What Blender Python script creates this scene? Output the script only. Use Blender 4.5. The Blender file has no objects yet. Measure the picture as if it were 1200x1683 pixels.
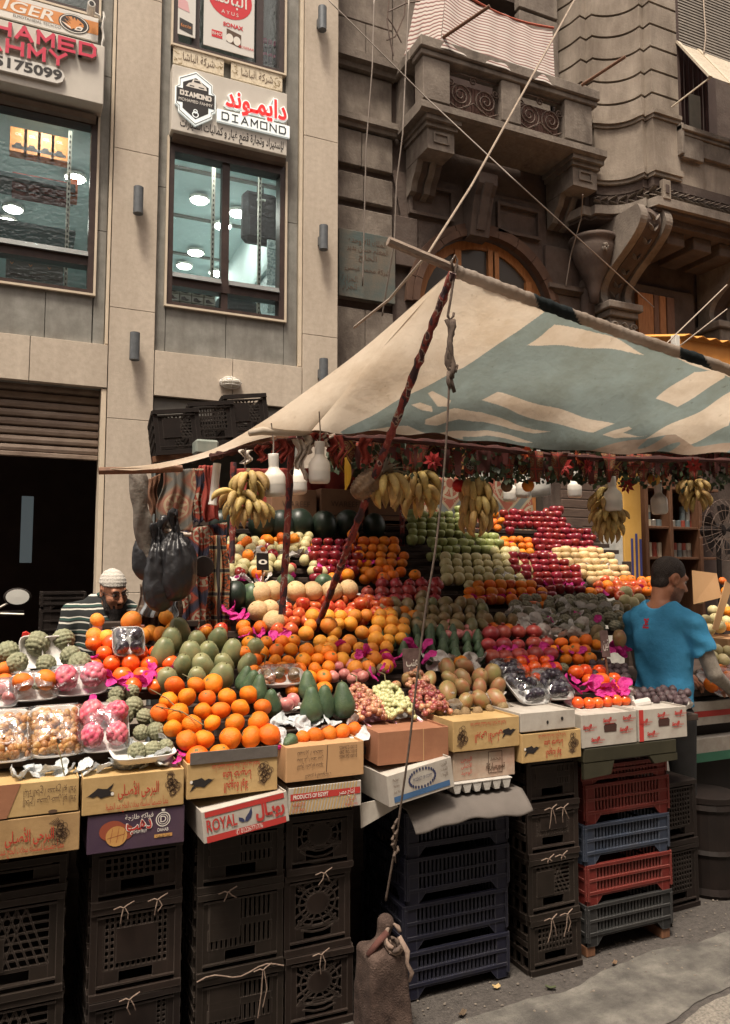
import bpy,bmesh,math,random
import numpy as np
from mathutils import Vector,Matrix,Euler
SC=bpy.context.scene
COL=SC.collection
R=math.radians
rnd=random.Random(11)
# ------------------------------------------------------------------ camera, sky, sun, exposure
F_PX,CAM_H,PITCH,YAW=1270.0,1.65,R(4.65),R(24.0)
cam=bpy.data.objects.new('camera',bpy.data.cameras.new('camera'))
COL.objects.link(cam)
cam.location=(0,0,CAM_H)
cam.rotation_euler=(R(90)+PITCH,0,-YAW)
cam.data.sensor_fit='VERTICAL'
cam.data.sensor_height=24.0
cam.data.lens=24.0*F_PX/1683.0
cam.data.clip_start=0.05
cam.data.clip_end=400
SC.camera=cam
SUN_ELEV,SUN_AZ=R(68),R(-140)          # azimuth measured from +Y towards +X
world=bpy.data.worlds.new("World")
SC.world=world
world.use_nodes=True
wn=world.node_tree
for n in list(wn.nodes):wn.nodes.remove(n)
sky=wn.nodes.new('ShaderNodeTexSky');sky.sky_type='NISHITA';sky.sun_disc=False
sky.sun_elevation=SUN_ELEV;sky.sun_rotation=SUN_AZ
sky.dust_density=4.0;sky.air_density=1.0
hsv=wn.nodes.new('ShaderNodeHueSaturation');hsv.inputs['Saturation'].default_value=0.22
tint=wn.nodes.new('ShaderNodeMix');tint.data_type='RGBA';tint.blend_type='MULTIPLY'
tint.inputs[0].default_value=1.0;tint.inputs[7].default_value=(1.0,0.875,0.765,1)
bg=wn.nodes.new('ShaderNodeBackground');bg.inputs['Strength'].default_value=0.085
wo=wn.nodes.new('ShaderNodeOutputWorld')
wn.links.new(sky.outputs[0],hsv.inputs['Color']);wn.links.new(hsv.outputs[0],tint.inputs[6])
wn.links.new(tint.outputs[2],bg.inputs['Color']);wn.links.new(bg.outputs[0],wo.inputs[0])
sl=bpy.data.lights.new('sun','SUN');sl.energy=1.5;sl.angle=R(11);sl.color=(1.0,0.895,0.745)
sun=bpy.data.objects.new('sun',sl);COL.objects.link(sun)
_d=-Vector((math.sin(SUN_AZ)*math.cos(SUN_ELEV),math.cos(SUN_AZ)*math.cos(SUN_ELEV),math.sin(SUN_ELEV)))
sun.rotation_euler=_d.to_track_quat('-Z','Y').to_euler()
sun.location=(0,-5,12)
vs=SC.view_settings
vs.view_transform='Standard';vs.look='None';vs.exposure=1.72;vs.gamma=1.0
vs.use_curve_mapping=False
# ------------------------------------------------------------------ picture point -> point on a real plane
_fw=Vector((math.sin(YAW)*math.cos(PITCH),math.cos(YAW)*math.cos(PITCH),math.sin(PITCH)))
_rt=Vector((math.cos(YAW),-math.sin(YAW),0.0))
_up=_rt.cross(_fw)
CAMP=Vector((0,0,CAM_H))
def ray(px,py):return _fw+_rt*((px-600)/F_PX)-_up*((py-841.5)/F_PX)
def at(px,py,Y):                          # on the plane parallel to the street at depth Y
 d=ray(px,py);return CAMP+d*(Y/d.y)
def at_z(px,py,Z):
 d=ray(px,py);return CAMP+d*((Z-CAM_H)/d.z)
def on_slope(px,py,s=0.5,y0=2.8,z0=1.0):  # on the sloping fruit display
 d=ray(px,py);return CAMP+d*((CAM_H-z0+s*y0)/(s*d.y-d.z))
def px_of(p):
 v=Vector(p)-CAMP;d=v.dot(_fw)
 return 600+F_PX*v.dot(_rt)/d,841.5-F_PX*v.dot(_up)/d
# ------------------------------------------------------------------ materials
MATS={}
def mat(name,c1,c2=None,scale=6.0,rough=0.7,bump=0.0,bscale=60.0,spec=0.4,vary=0.0,metal=0.0,
  detail=6.0,stretch=None,contrast=(0.35,0.65),coat=0.0,emit=None,estr=0.0,trans=0.0,dirt=None,sss=0.0,edge=None):
 m=bpy.data.materials.new(name);m.use_nodes=True
 t=m.node_tree;N=t.nodes;L=t.links
 b=N['Principled BSDF']
 b.inputs['Roughness'].default_value=rough
 b.inputs['Specular IOR Level'].default_value=spec
 b.inputs['Metallic'].default_value=metal
 if coat:b.inputs['Coat Weight'].default_value=coat
 if sss:
  b.inputs['Subsurface Weight'].default_value=sss
  b.inputs['Subsurface Radius'].default_value=(0.02,0.008,0.004)
  b.inputs['Subsurface Scale'].default_value=0.5
 col=c1+(1,)
 b.inputs['Base Color'].default_value=col
 tc=N.new('ShaderNodeTexCoord')
 src=tc.outputs['Object']
 if stretch:
  mp=N.new('ShaderNodeMapping');mp.inputs['Scale'].default_value=stretch
  L.new(src,mp.inputs['Vector']);src=mp.outputs[0]
 out=None
 if c2 is not None:
  nz=N.new('ShaderNodeTexNoise');nz.inputs['Scale'].default_value=scale
  nz.inputs['Detail'].default_value=detail;nz.inputs['Roughness'].default_value=0.62
  L.new(src,nz.inputs['Vector'])
  if vary:
   oi=N.new('ShaderNodeObjectInfo');ad=N.new('ShaderNodeVectorMath');ad.operation='ADD'
   mu=N.new('ShaderNodeMath');mu.operation='MULTIPLY';mu.inputs[1].default_value=37.0
   L.new(oi.outputs['Random'],mu.inputs[0]);L.new(src,ad.inputs[0]);L.new(mu.outputs[0],ad.inputs[1])
   L.new(ad.outputs[0],nz.inputs['Vector'])
  rp=N.new('ShaderNodeValToRGB')
  rp.color_ramp.elements[0].position,rp.color_ramp.elements[1].position=contrast
  rp.color_ramp.elements[0].color=c1+(1,);rp.color_ramp.elements[1].color=c2+(1,)
  L.new(nz.outputs['Fac'],rp.inputs['Fac']);out=rp.outputs['Color']
 if dirt is not None:
  n2=N.new('ShaderNodeTexNoise');n2.inputs['Scale'].default_value=dirt[1];n2.inputs['Detail'].default_value=9
  n2.inputs['Roughness'].default_value=0.7
  mp2=N.new('ShaderNodeMapping');mp2.inputs['Scale'].default_value=dirt[3]if len(dirt)>3 else(1,1,1)
  L.new(tc.outputs['Object'],mp2.inputs['Vector']);L.new(mp2.outputs[0],n2.inputs['Vector'])
  r2=N.new('ShaderNodeValToRGB');r2.color_ramp.elements[0].position=0.42;r2.color_ramp.elements[1].position=0.72
  r2.color_ramp.elements[0].color=(0,0,0,1);r2.color_ramp.elements[1].color=(dirt[2],)*3+(1,)
  L.new(n2.outputs['Fac'],r2.inputs['Fac'])
  mx=N.new('ShaderNodeMix');mx.data_type='RGBA'
  L.new(r2.outputs['Color'],mx.inputs[0])
  if out is not None:L.new(out,mx.inputs[6])
  else:mx.inputs[6].default_value=col
  mx.inputs[7].default_value=dirt[0]+(1,)
  out=mx.outputs[2]
 if vary:
  oi=N.new('ShaderNodeObjectInfo')
  mr=N.new('ShaderNodeMapRange');mr.inputs['To Min'].default_value=1-vary;mr.inputs['To Max'].default_value=1+vary*0.7
  L.new(oi.outputs['Random'],mr.inputs['Value'])
  h=N.new('ShaderNodeHueSaturation')
  mr2=N.new('ShaderNodeMapRange');mr2.inputs['To Min'].default_value=0.5-vary*0.05;mr2.inputs['To Max'].default_value=0.5+vary*0.05
  wn_=N.new('ShaderNodeTexWhiteNoise');wn_.noise_dimensions='1D'
  L.new(oi.outputs['Random'],wn_.inputs['W']);L.new(wn_.outputs['Value'],mr2.inputs['Value'])
  L.new(mr2.outputs[0],h.inputs['Hue']);L.new(mr.outputs[0],h.inputs['Value'])
  if out is not None:L.new(out,h.inputs['Color'])
  else:h.inputs['Color'].default_value=col
  out=h.outputs['Color']
 if edge is not None:                     # dusty wear and painted-on edge highlights along sharp edges
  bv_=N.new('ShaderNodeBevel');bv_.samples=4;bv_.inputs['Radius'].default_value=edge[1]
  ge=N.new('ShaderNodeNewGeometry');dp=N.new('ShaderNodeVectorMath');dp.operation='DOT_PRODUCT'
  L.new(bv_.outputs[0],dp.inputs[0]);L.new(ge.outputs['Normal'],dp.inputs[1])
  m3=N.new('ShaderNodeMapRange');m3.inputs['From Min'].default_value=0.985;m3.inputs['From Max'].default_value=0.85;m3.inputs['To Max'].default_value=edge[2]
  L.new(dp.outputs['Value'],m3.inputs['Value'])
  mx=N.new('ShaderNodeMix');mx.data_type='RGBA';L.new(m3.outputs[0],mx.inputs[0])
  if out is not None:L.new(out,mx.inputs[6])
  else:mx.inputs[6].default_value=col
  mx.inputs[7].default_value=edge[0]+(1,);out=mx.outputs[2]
 if out is not None:L.new(out,b.inputs['Base Color'])
 if bump:
  bn=N.new('ShaderNodeTexNoise');bn.inputs['Scale'].default_value=bscale;bn.inputs['Detail'].default_value=5
  L.new(src,bn.inputs['Vector'])
  bp=N.new('ShaderNodeBump');bp.inputs['Strength'].default_value=bump;bp.inputs['Distance'].default_value=0.01
  L.new(bn.outputs['Fac'],bp.inputs['Height']);L.new(bp.outputs[0],b.inputs['Normal'])
 if emit is not None:
  b.inputs['Emission Color'].default_value=emit+(1,);b.inputs['Emission Strength'].default_value=estr
 if trans:
  o=N['Material Output'];tl=N.new('ShaderNodeBsdfTranslucent');ms=N.new('ShaderNodeMixShader')
  ms.inputs[0].default_value=trans
  if out is not None:L.new(out,tl.inputs['Color'])
  else:tl.inputs['Color'].default_value=col
  L.new(b.outputs[0],ms.inputs[1]);L.new(tl.outputs[0],ms.inputs[2]);L.new(ms.outputs[0],o.inputs['Surface'])
 MATS[name]=m
 return m
def film_mat(name,glossy=0.16,tintc=(0.95,0.96,0.97),rough=0.08):
 m=bpy.data.materials.new(name);m.use_nodes=True
 t=m.node_tree;N=t.nodes;L=t.links
 for n in list(N):N.remove(n)
 o=N.new('ShaderNodeOutputMaterial');tr=N.new('ShaderNodeBsdfTransparent');gl=N.new('ShaderNodeBsdfGlossy')
 tr.inputs[0].default_value=tintc+(1,);gl.inputs['Roughness'].default_value=rough
 fr=N.new('ShaderNodeLayerWeight');fr.inputs['Blend'].default_value=0.28
 ma=N.new('ShaderNodeMath');ma.operation='MULTIPLY_ADD';ma.inputs[1].default_value=0.55;ma.inputs[2].default_value=glossy*0.5
 tc=N.new('ShaderNodeTexCoord');nz=N.new('ShaderNodeTexNoise');nz.inputs['Scale'].default_value=30
 nz.inputs['Detail'].default_value=3
 bp=N.new('ShaderNodeBump');bp.inputs['Strength'].default_value=0.7;bp.inputs['Distance'].default_value=0.012
 L.new(tc.outputs['Object'],nz.inputs['Vector']);L.new(nz.outputs[0],bp.inputs['Height']);L.new(bp.outputs[0],gl.inputs['Normal'])
 mx=N.new('ShaderNodeMixShader')
 L.new(fr.outputs['Fresnel'],ma.inputs[0]);L.new(ma.outputs[0],mx.inputs[0])
 L.new(tr.outputs[0],mx.inputs[1]);L.new(gl.outputs[0],mx.inputs[2]);L.new(mx.outputs[0],o.inputs[0])
 MATS[name]=m
 return m
# ------------------------------------------------------------------ geometry builder
class MB:
 def __init__(self):self.v=[];self.f=[];self.mi=[];self.cur=0
 def add(self,verts,faces):
  o=len(self.v);self.v.extend([tuple(p)for p in verts])
  for f in faces:self.f.append(tuple(i+o for i in f));self.mi.append(self.cur)
 def box(self,x0,x1,y0,y1,z0,z1):
  if x0>x1:x0,x1=x1,x0
  if y0>y1:y0,y1=y1,y0
  if z0>z1:z0,z1=z1,z0
  self.add([(x0,y0,z0),(x1,y0,z0),(x1,y1,z0),(x0,y1,z0),(x0,y0,z1),(x1,y0,z1),(x1,y1,z1),(x0,y1,z1)],
                 [(0,3,2,1),(4,5,6,7),(0,1,5,4),(1,2,6,5),(2,3,7,6),(3,0,4,7)]);return self
 def rbox(self,x0,x1,y0,y1,z0,z1,b=0.006):
  """box with chamfered edges"""
  if x0>x1:x0,x1=x1,x0
  if y0>y1:y0,y1=y1,y0
  if z0>z1:z0,z1=z1,z0
  b=min(b,(x1-x0)*.45,(y1-y0)*.45,(z1-z0)*.45)
  bm=bmesh.new();bmesh.ops.create_cube(bm,size=1)
  for v in bm.verts:
   v.co.x=x0 if v.co.x<0 else x1;v.co.y=y0 if v.co.y<0 else y1;v.co.z=z0 if v.co.z<0 else z1
  bmesh.ops.bevel(bm,geom=bm.edges[:],offset=b,segments=1,affect='EDGES')
  bm.verts.index_update()
  self.add([v.co[:]for v in bm.verts],[[v.index for v in f.verts]for f in bm.faces]);bm.free();return self
 def bar(self,a,b,w,h=None,up=(0,0,1)):
  a=Vector(a);b=Vector(b);h=h or w
  d=(b-a).normalized();u=Vector(up)
  if abs(d.dot(u))>0.98:u=Vector((0,1,0))
  s=d.cross(u).normalized();u=s.cross(d).normalized()
  vs_=[]
  for p in(a,b):
   for i,j in((-1,-1),(1,-1),(1,1),(-1,1)):vs_.append(p+s*(i*w/2)+u*(j*h/2))
  self.add(vs_,[(0,1,2,3)[::-1],(4,5,6,7),(0,1,5,4),(1,2,6,5),(2,3,7,6),(3,0,4,7)]);return self
 def tube(self,pts,r,seg=8,cap=True,jitter=0.0):
  pts=[Vector(p)for p in pts];n=len(pts)
  rr=r if hasattr(r,'__len__')else[r]*n
  up=Vector((0,0,1));rings=[]
  for i,p in enumerate(pts):
   d=(pts[min(i+1,n-1)]-pts[max(i-1,0)]).normalized()
   if i==0:
    s=d.cross(up)
    if s.length<0.05:s=d.cross(Vector((1,0,0)))
    s.normalize()
   else:
    s=(s-d*s.dot(d)).normalized()
   u=d.cross(s)
   rings.append([p+(s*math.cos(a)+u*math.sin(a))*rr[i]*(1+rnd.uniform(-jitter,jitter))for a in[2*math.pi*k/seg for k in range(seg)]])
  vs_=[q for g in rings for q in g];fs=[]
  for i in range(n-1):
   for k in range(seg):
    k2=(k+1)%seg;fs.append((i*seg+k,i*seg+k2,(i+1)*seg+k2,(i+1)*seg+k))
  if cap:fs.append(tuple(range(seg))[::-1]);fs.append(tuple((n-1)*seg+k for k in range(seg)))
  self.add(vs_,fs);return self
 def lathe(self,prof,c=(0,0,0),seg=20,axis='z',sx=1,sy=1,cap=True):
  vs_=[];fs=[];n=len(prof)
  for r,z in prof:
   for k in range(seg):
    a=2*math.pi*k/seg
    x,y=r*math.cos(a)*sx,r*math.sin(a)*sy
    p=(x,y,z)if axis=='z' else((x,z,y)if axis=='y' else(z,x,y))
    vs_.append((c[0]+p[0],c[1]+p[1],c[2]+p[2]))
  for i in range(n-1):
   for k in range(seg):
    k2=(k+1)%seg;fs.append((i*seg+k,i*seg+k2,(i+1)*seg+k2,(i+1)*seg+k))
  if cap and prof[0][0]>1e-5:fs.append(tuple(range(seg))[::-1])
  if cap and prof[-1][0]>1e-5:fs.append(tuple((n-1)*seg+k for k in range(seg)))
  self.add(vs_,fs);return self
 def prism(self,poly,ax,a0,a1):
  """poly: 2-D outline; ax 'x': poly=(y,z) run a0..a1 in x; 'y': (x,z); 'z': (x,y)"""
  n=len(poly);vs_=[]
  for a in(a0,a1):
   for p in poly:
    vs_.append((a,p[0],p[1])if ax=='x' else((p[0],a,p[1])if ax=='y' else(p[0],p[1],a)))
  fs=[tuple(range(n))[::-1],tuple(n+k for k in range(n))]
  for k in range(n):
   k2=(k+1)%n;fs.append((k,k2,n+k2,n+k))
  self.add(vs_,fs);return self
 def grid(self,fn,nu,nv):
  vs_=[fn(i/nu,j/nv)for j in range(nv+1)for i in range(nu+1)]
  fs=[(j*(nu+1)+i,j*(nu+1)+i+1,(j+1)*(nu+1)+i+1,(j+1)*(nu+1)+i)for j in range(nv)for i in range(nu)]
  self.add(vs_,fs);return self
 def poly(self,pts):self.add(pts,[tuple(range(len(pts)))]);return self
 def mesh(self,name,mats,smooth=False,fix=False):
  me=bpy.data.meshes.new(name)
  me.from_pydata(self.v,[],self.f)
  for m in(mats if isinstance(mats,(list,tuple))else[mats]):me.materials.append(m)
  if len(me.materials)>1:me.polygons.foreach_set('material_index',self.mi)
  if fix:
   bm=bmesh.new();bm.from_mesh(me);bmesh.ops.recalc_face_normals(bm,faces=bm.faces[:]);bm.to_mesh(me);bm.free()
  if smooth:me.polygons.foreach_set('use_smooth',[True]*len(me.polygons))
  me.update();return me
 def build(self,name,mats,parent=None,smooth=False,local=False,fix=True,solid=0.0):
  me=self.mesh(name,mats,smooth,fix)
  o=bpy.data.objects.new(name,me);COL.objects.link(o)
  if solid:
   s=o.modifiers.new('thickness','SOLIDIFY');s.thickness=solid;s.offset=0
  if parent is not None:attach(o,parent,local)
  return o
def wpos(o):
 p=Vector(o.location)
 while o.parent:o=o.parent;p+=Vector(o.location)
 return p
def attach(o,parent,local=False):
 if not local and o.type=='MESH':       # vertices were given in world space; only translated parents are used this way
  o.data.transform(Matrix.Translation(-wpos(parent)))
 o.parent=parent
def thing(name,label,cat,loc=(0,0,0),rot=(0,0,0),group=None):
 o=bpy.data.objects.new(name,None);COL.objects.link(o)
 o.empty_display_size=0.05
 o.location=loc;o.rotation_euler=rot
 return tag(o,label,cat,group)
def tag(o,label,cat,group=None,kind=None):
 if label:o['label']=label
 if cat:o['category']=cat
 if group:o['group']=group
 if kind:o['kind']=kind
 return o
def struct(o,label=None):o['kind']='structure';return tag(o,label,None)
def copy_tree(o,parent=None):
 c=o.copy();COL.objects.link(c);c.parent=parent
 for ch in o.children:copy_tree(ch,c)
 return c
def solo(mb,name,m,label,cat,group=None,smooth=False,origin=None,**k):
 """a thing that is one mesh, its origin moved to its own place"""
 me=mb.mesh(name,m,smooth,True)
 vs_=np.array([v.co[:]for v in me.vertices]);c=Vector(origin)if origin is not None else Vector(((vs_[:,0].min()+vs_[:,0].max())/2,(vs_[:,1].min()+vs_[:,1].max())/2,vs_[:,2].min()))
 me.transform(Matrix.Translation(-c))
 o=bpy.data.objects.new(name,me);COL.objects.link(o);o.location=c
 if k.get('solid'):
  s=o.modifiers.new('thickness','SOLIDIFY');s.thickness=k['solid'];s.offset=0
 return tag(o,label,cat,group)
def inst(name,me,parent=None,loc=(0,0,0),rot=(0,0,0),scale=(1,1,1)):
 o=bpy.data.objects.new(name,me);COL.objects.link(o)
 o.location=loc;o.rotation_euler=rot;o.scale=scale if hasattr(scale,'__len__')else(scale,)*3
 if parent is not None:o.parent=parent
 return o
# ------------------------------------------------------------------ lettering (Latin and joined Arabic)
_AF={'ا':'FE8D','أ':'FE83','إ':'FE87','ب':'FE8F','ة':'FE93','ت':'FE95','ج':'FE9D','ح':'FEA1','خ':'FEA5','د':'FEA9','ذ':'FEAB','ر':'FEAD','ز':'FEAF','س':'FEB1','ش':'FEB5','ص':'FEB9','ض':'FEBD','ط':'FEC1','ظ':'FEC5','ع':'FEC9','غ':'FECD','ف':'FED1','ق':'FED5','ك':'FED9','ل':'FEDD','م':'FEE1','ن':'FEE5','ه':'FEE9','و':'FEED','ى':'FEEF','ي':'FEF1','ئ':'FE89'}
_AR='اأإدذرزوةى'
def arabic(s):
 seq=[];i=0;n=len(s);J=set(_AF)|{'ـ'}
 while i<n:
  ch=s[i]
  if ch in _AF:
   pj=i>0 and s[i-1]in J and s[i-1]not in _AR
   if ch=='ل' and i+1<n and s[i+1]in 'اأ':
    seq.append(chr((0xFEFB if s[i+1]=='ا' else 0xFEF7)+(1 if pj else 0)));i+=2;continue
   nj=ch not in _AR and i+1<n and s[i+1]in J
   b=int(_AF[ch],16)
   seq.append(chr(b+((1 if pj else 0)if ch in _AR else(3 if pj and nj else 2 if nj else 1 if pj else 0))))
  elif ch=='ـ':seq.append(ch)
  else:seq.append(ch)
  i+=1
 return ''.join(reversed(seq))
TEXTS=[]
def text(body,parent,x,z,size,m,y=-0.002,width=None,ar=False,bold=0.0,flip=False,extrude=0.0,shear=0.0,name='lettering',align='CENTER',tilt=0.0):
 """lettering on a front face, in the parent's local x-z plane"""
 cu=bpy.data.curves.new(name,'FONT');cu.body=arabic(body)if ar else body
 cu.align_x=align;cu.align_y='CENTER';cu.size=size;cu.offset=bold;cu.extrude=extrude;cu.shear=shear
 cu.resolution_u=3
 o=bpy.data.objects.new(name,cu);COL.objects.link(o)
 cu.materials.append(m)
 TEXTS.append((o,parent,Vector((x,y,z)),(R(90),(math.pi if flip else 0)+tilt,0),width,name))
def finish_texts():
 bpy.context.view_layer.update()
 dg=bpy.context.evaluated_depsgraph_get()
 made=[]
 for o,parent,loc,rot,width,name in TEXTS:
  me=bpy.data.meshes.new_from_object(o.evaluated_get(dg));made.append(me)
 for(o,parent,loc,rot,width,name),me in zip(TEXTS,made):
  bpy.data.objects.remove(o)
  if len(me.vertices)==0:continue
  if width:
   a=np.array([v.co.x for v in me.vertices]);w=a.max()-a.min();c=(a.max()+a.min())/2
   me.transform(Matrix.Translation((-c,0,0)));me.transform(Matrix.Scale(width/w,4,(1,0,0)))
  ob=bpy.data.objects.new(name,me);COL.objects.link(ob)
  ob.parent=parent;ob.location=loc
  ob.rotation_euler=Euler((R(90),0,0))if not rot[1]else(Matrix.Rotation(rot[1],3,'Y')@Matrix.Rotation(R(90),3,'X')).to_euler()
STROKES={'M':[[(0,0),(0,1),(.5,.35),(1,1),(1,0)]],'O':[[(0,0),(0,1),(1,1),(1,0),(0,0)]],'H':[[(0,0),(0,1)],[(1,0),(1,1)],[(0,.5),(1,.5)]],'A':[[(0,0),(.5,1),(1,0)],[(.22,.33),(.78,.33)]],
 'E':[[(1,1),(0,1),(0,0),(1,0)],[(0,.5),(.85,.5)]],'D':[[(0,0),(0,1),(.8,1),(1,.8),(1,.2),(.8,0),(0,0)]],'F':[[(1,1),(0,1),(0,0)],[(0,.5),(.85,.5)]],'Y':[[(0,1),(.5,.5),(1,1)],[(.5,.5),(.5,0)]],'I':[[(.5,0),(.5,1)],[(.1,1),(.9,1)],[(.1,0),(.9,0)]],'N':[[(0,0),(0,1),(1,0),(1,1)]]}
def block_letters(body,parent,x,z,w,h,sw,m,y0,y1,gap=0.45):
 """raised block capitals, one mesh per letter"""
 n=len(body);lw=w/(n+(n-1)*gap)
 for i,ch in enumerate(body):
  mb=MB();x0=x-w/2+i*lw*(1+gap);k=0;wd=lw
  for pl in STROKES[ch]:
   for(a,b),(c,d)in zip(pl[:-1],pl[1:]):
    ax,az,bx,bz=x0+a*wd,z-h/2+b*h,x0+c*wd,z-h/2+d*h;l=math.hypot(bx-ax,bz-az);ex,ez=(bx-ax)/l*sw*0.5,(bz-az)/l*sw*0.5
    q=stroke([(ax-ex,az-ez),(bx+ex,bz+ez)],sw)[0]
    mb.prism(q,'y',y0-0.0003*k,y1);k+=1
  mb.build('letter',m,parent,local=True)
def decal(parent,polys,m,name='printed_mark',y=-0.0015):
 """flat print on a front face: polys are lists of (x, z) in the parent's local frame"""
 mb=MB()
 for p in polys:mb.poly([(q[0],y,q[1])for q in p])
 me=mb.mesh(name,m,False,False)
 o=bpy.data.objects.new(name,me);COL.objects.link(o);o.parent=parent
 if len(polys)>4:o['kind']='stuff'
 return o
def ring(cx,cz,r,w,seg=10,sx=1.0):
 out=[]
 for k in range(seg):
  a,b=2*math.pi*k/seg,2*math.pi*(k+1)/seg
  out.append([(cx+math.cos(a)*r*sx,cz+math.sin(a)*r),(cx+math.cos(b)*r*sx,cz+math.sin(b)*r),
     (cx+math.cos(b)*(r-w)*sx,cz+math.sin(b)*(r-w)),(cx+math.cos(a)*(r-w)*sx,cz+math.sin(a)*(r-w))])
 return out
def stroke(pts,w):
 out=[]
 for(x0,z0),(x1,z1)in zip(pts[:-1],pts[1:]):
  dx,dz=x1-x0,z1-z0;l=math.hypot(dx,dz)or 1;nx,nz=-dz/l*w/2,dx/l*w/2
  out.append([(x0+nx,z0+nz),(x0-nx,z0-nz),(x1-nx,z1-nz),(x1+nx,z1+nz)])
 return out
def disc(cx,cz,rx,rz,seg=16):return[(cx+math.cos(2*math.pi*k/seg)*rx,cz+math.sin(2*math.pi*k/seg)*rz)for k in range(seg)]
# ------------------------------------------------------------------ smooth solid mesher (blended capsules and ellipsoids)
class Solid:
 def __init__(self,lo,hi,h):
  self.lo=np.array(lo,np.float32);self.h=h
  self.n=np.ceil((np.array(hi)-self.lo)/h).astype(int)+1
  self.val=np.full(self.n,9.0,np.float32)
  self.ax=[self.lo[i]+h*np.arange(self.n[i],dtype=np.float32)for i in range(3)]
 def _sub(self,lo,hi):
  i0=np.clip(np.floor((np.array(lo)-self.lo)/self.h).astype(int),0,self.n-1)
  i1=np.clip(np.ceil((np.array(hi)-self.lo)/self.h).astype(int)+1,1,self.n)
  s=tuple(slice(a,b)for a,b in zip(i0,i1))
  return s,np.meshgrid(*[self.ax[k][s[k]]for k in range(3)],indexing='ij')
 def _mix(self,s,d,k,cut):
  a=self.val[s]
  if cut:d=-d;h=np.clip(0.5-0.5*(d-a)/k,0,1);self.val[s]=a*(1-(1-h))if False else(a*h+d*(1-h)+k*h*(1-h));return
  h=np.clip(0.5+0.5*(d-a)/k,0,1)
  self.val[s]=d*(1-h)+a*h-k*h*(1-h)
 def cap(self,a,b,ra,rb=None,k=0.02,cut=False,squash=None):
  rb=ra if rb is None else rb
  a=np.array(a,np.float32);b=np.array(b,np.float32);pad=max(ra,rb)+3*k+2*self.h
  s,(X,Y,Z)=self._sub(np.minimum(a,b)-pad,np.maximum(a,b)+pad)
  d=b-a;L2=max(float(d@d),1e-9)
  t=np.clip(((X-a[0])*d[0]+(Y-a[1])*d[1]+(Z-a[2])*d[2])/L2,0,1)
  dist=np.sqrt((X-a[0]-t*d[0])**2+(Y-a[1]-t*d[1])**2+(Z-a[2]-t*d[2])**2)-(ra+(rb-ra)*t)
  self._mix(s,dist,k,cut);return self
 def ell(self,c,r,k=0.02,rot=None,cut=False):
  c=np.array(c,np.float32);pad=max(r)+3*k+2*self.h
  s,(X,Y,Z)=self._sub(c-pad,c+pad)
  P=np.stack([X-c[0],Y-c[1],Z-c[2]],-1)
  if rot is not None:P=P@np.array(Euler(rot).to_matrix(),np.float32)
  rr=np.array(r,np.float32)
  k0=np.linalg.norm(P/rr,axis=-1);k1=np.linalg.norm(P/(rr*rr),axis=-1)
  self._mix(s,k0*(k0-1)/np.maximum(k1,1e-6),k,cut);return self
 def warp(self,fn):
  X,Y,Z=np.meshgrid(*self.ax,indexing='ij');self.val=self.val+fn(X,Y,Z).astype(np.float32);return self
 def mesh(self,name,mats,pick=None):
  v=self.val;neg=v<0;n=self.n
  cells=np.zeros(n-1,bool);cnt=np.zeros(n-1,np.float32);acc=np.zeros(tuple(n-1)+(3,),np.float32)
  for ax in range(3):
   a=[slice(None)]*3;b=[slice(None)]*3;a[ax]=slice(0,-1);b[ax]=slice(1,None)
   va,vb=v[tuple(a)],v[tuple(b)]
   cr=(va<0)!=(vb<0)
   idx=np.argwhere(cr)
   if len(idx)==0:continue
   t=va[cr]/(va[cr]-vb[cr])
   p=idx.astype(np.float32).copy();p[:,ax]+=t
   o1,o2=[k for k in range(3)if k!=ax]
   for d1 in(0,1):
    for d2 in(0,1):
     c=idx.copy();c[:,o1]-=d1;c[:,o2]-=d2
     ok=((c>=0)&(c<(n-1))).all(1)
     cc=c[ok];np.add.at(acc,tuple(cc.T),p[ok]);np.add.at(cnt,tuple(cc.T),1)
  ids=np.full(tuple(n-1),-1,np.int64);ci=np.argwhere(cnt>0)
  ids[tuple(ci.T)]=np.arange(len(ci))
  pos=acc[tuple(ci.T)]/cnt[tuple(ci.T)][:,None]*self.h+self.lo
  faces=[]
  for ax in range(3):
   a=[slice(None)]*3;b=[slice(None)]*3;a[ax]=slice(0,-1);b[ax]=slice(1,None)
   va,vb=v[tuple(a)],v[tuple(b)]
   o1,o2=[(1,2),(2,0),(0,1)][ax]
   for sgn in(0,1):
    cr=((va<0)&(vb>=0))if sgn==0 else((va>=0)&(vb<0))
    idx=np.argwhere(cr)
    if len(idx)==0:continue
    q=[]
    for d1,d2 in((1,1),(0,1),(0,0),(1,0)):
     c=idx.copy();c[:,o1]-=d1;c[:,o2]-=d2;q.append(c)
    ok=np.ones(len(idx),bool)
    for c in q:ok&=((c>=0)&(c<(n-1))).all(1)
    f=np.stack([ids[tuple(c[ok].T)]for c in q],1)
    faces.append(f if sgn==0 else f[:,::-1])
  f=np.concatenate(faces)
  me=bpy.data.meshes.new(name);me.from_pydata(pos.tolist(),[],f.tolist())
  ms=mats if isinstance(mats,(list,tuple))else[mats]
  for m in ms:me.materials.append(m)
  me.polygons.foreach_set('use_smooth',[True]*len(me.polygons))
  if pick is not None:
   cen=pos[f].mean(1);me.polygons.foreach_set('material_index',pick(cen).astype(np.int32))
  me.update();return me
def noise3(X,Y,Z,seed=0,oct=4,base=6.0):
 r_=np.random.RandomState(seed);s=0;a=1.0
 for o in range(oct):
  for q in range(3):
   k=r_.normal(size=3);k=k/np.linalg.norm(k)*base*(1.9**o);s=s+a*np.sin(k[0]*X+k[1]*Y+k[2]*Z+r_.uniform(0,6.28))
  a*=0.55
 return s/3
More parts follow.
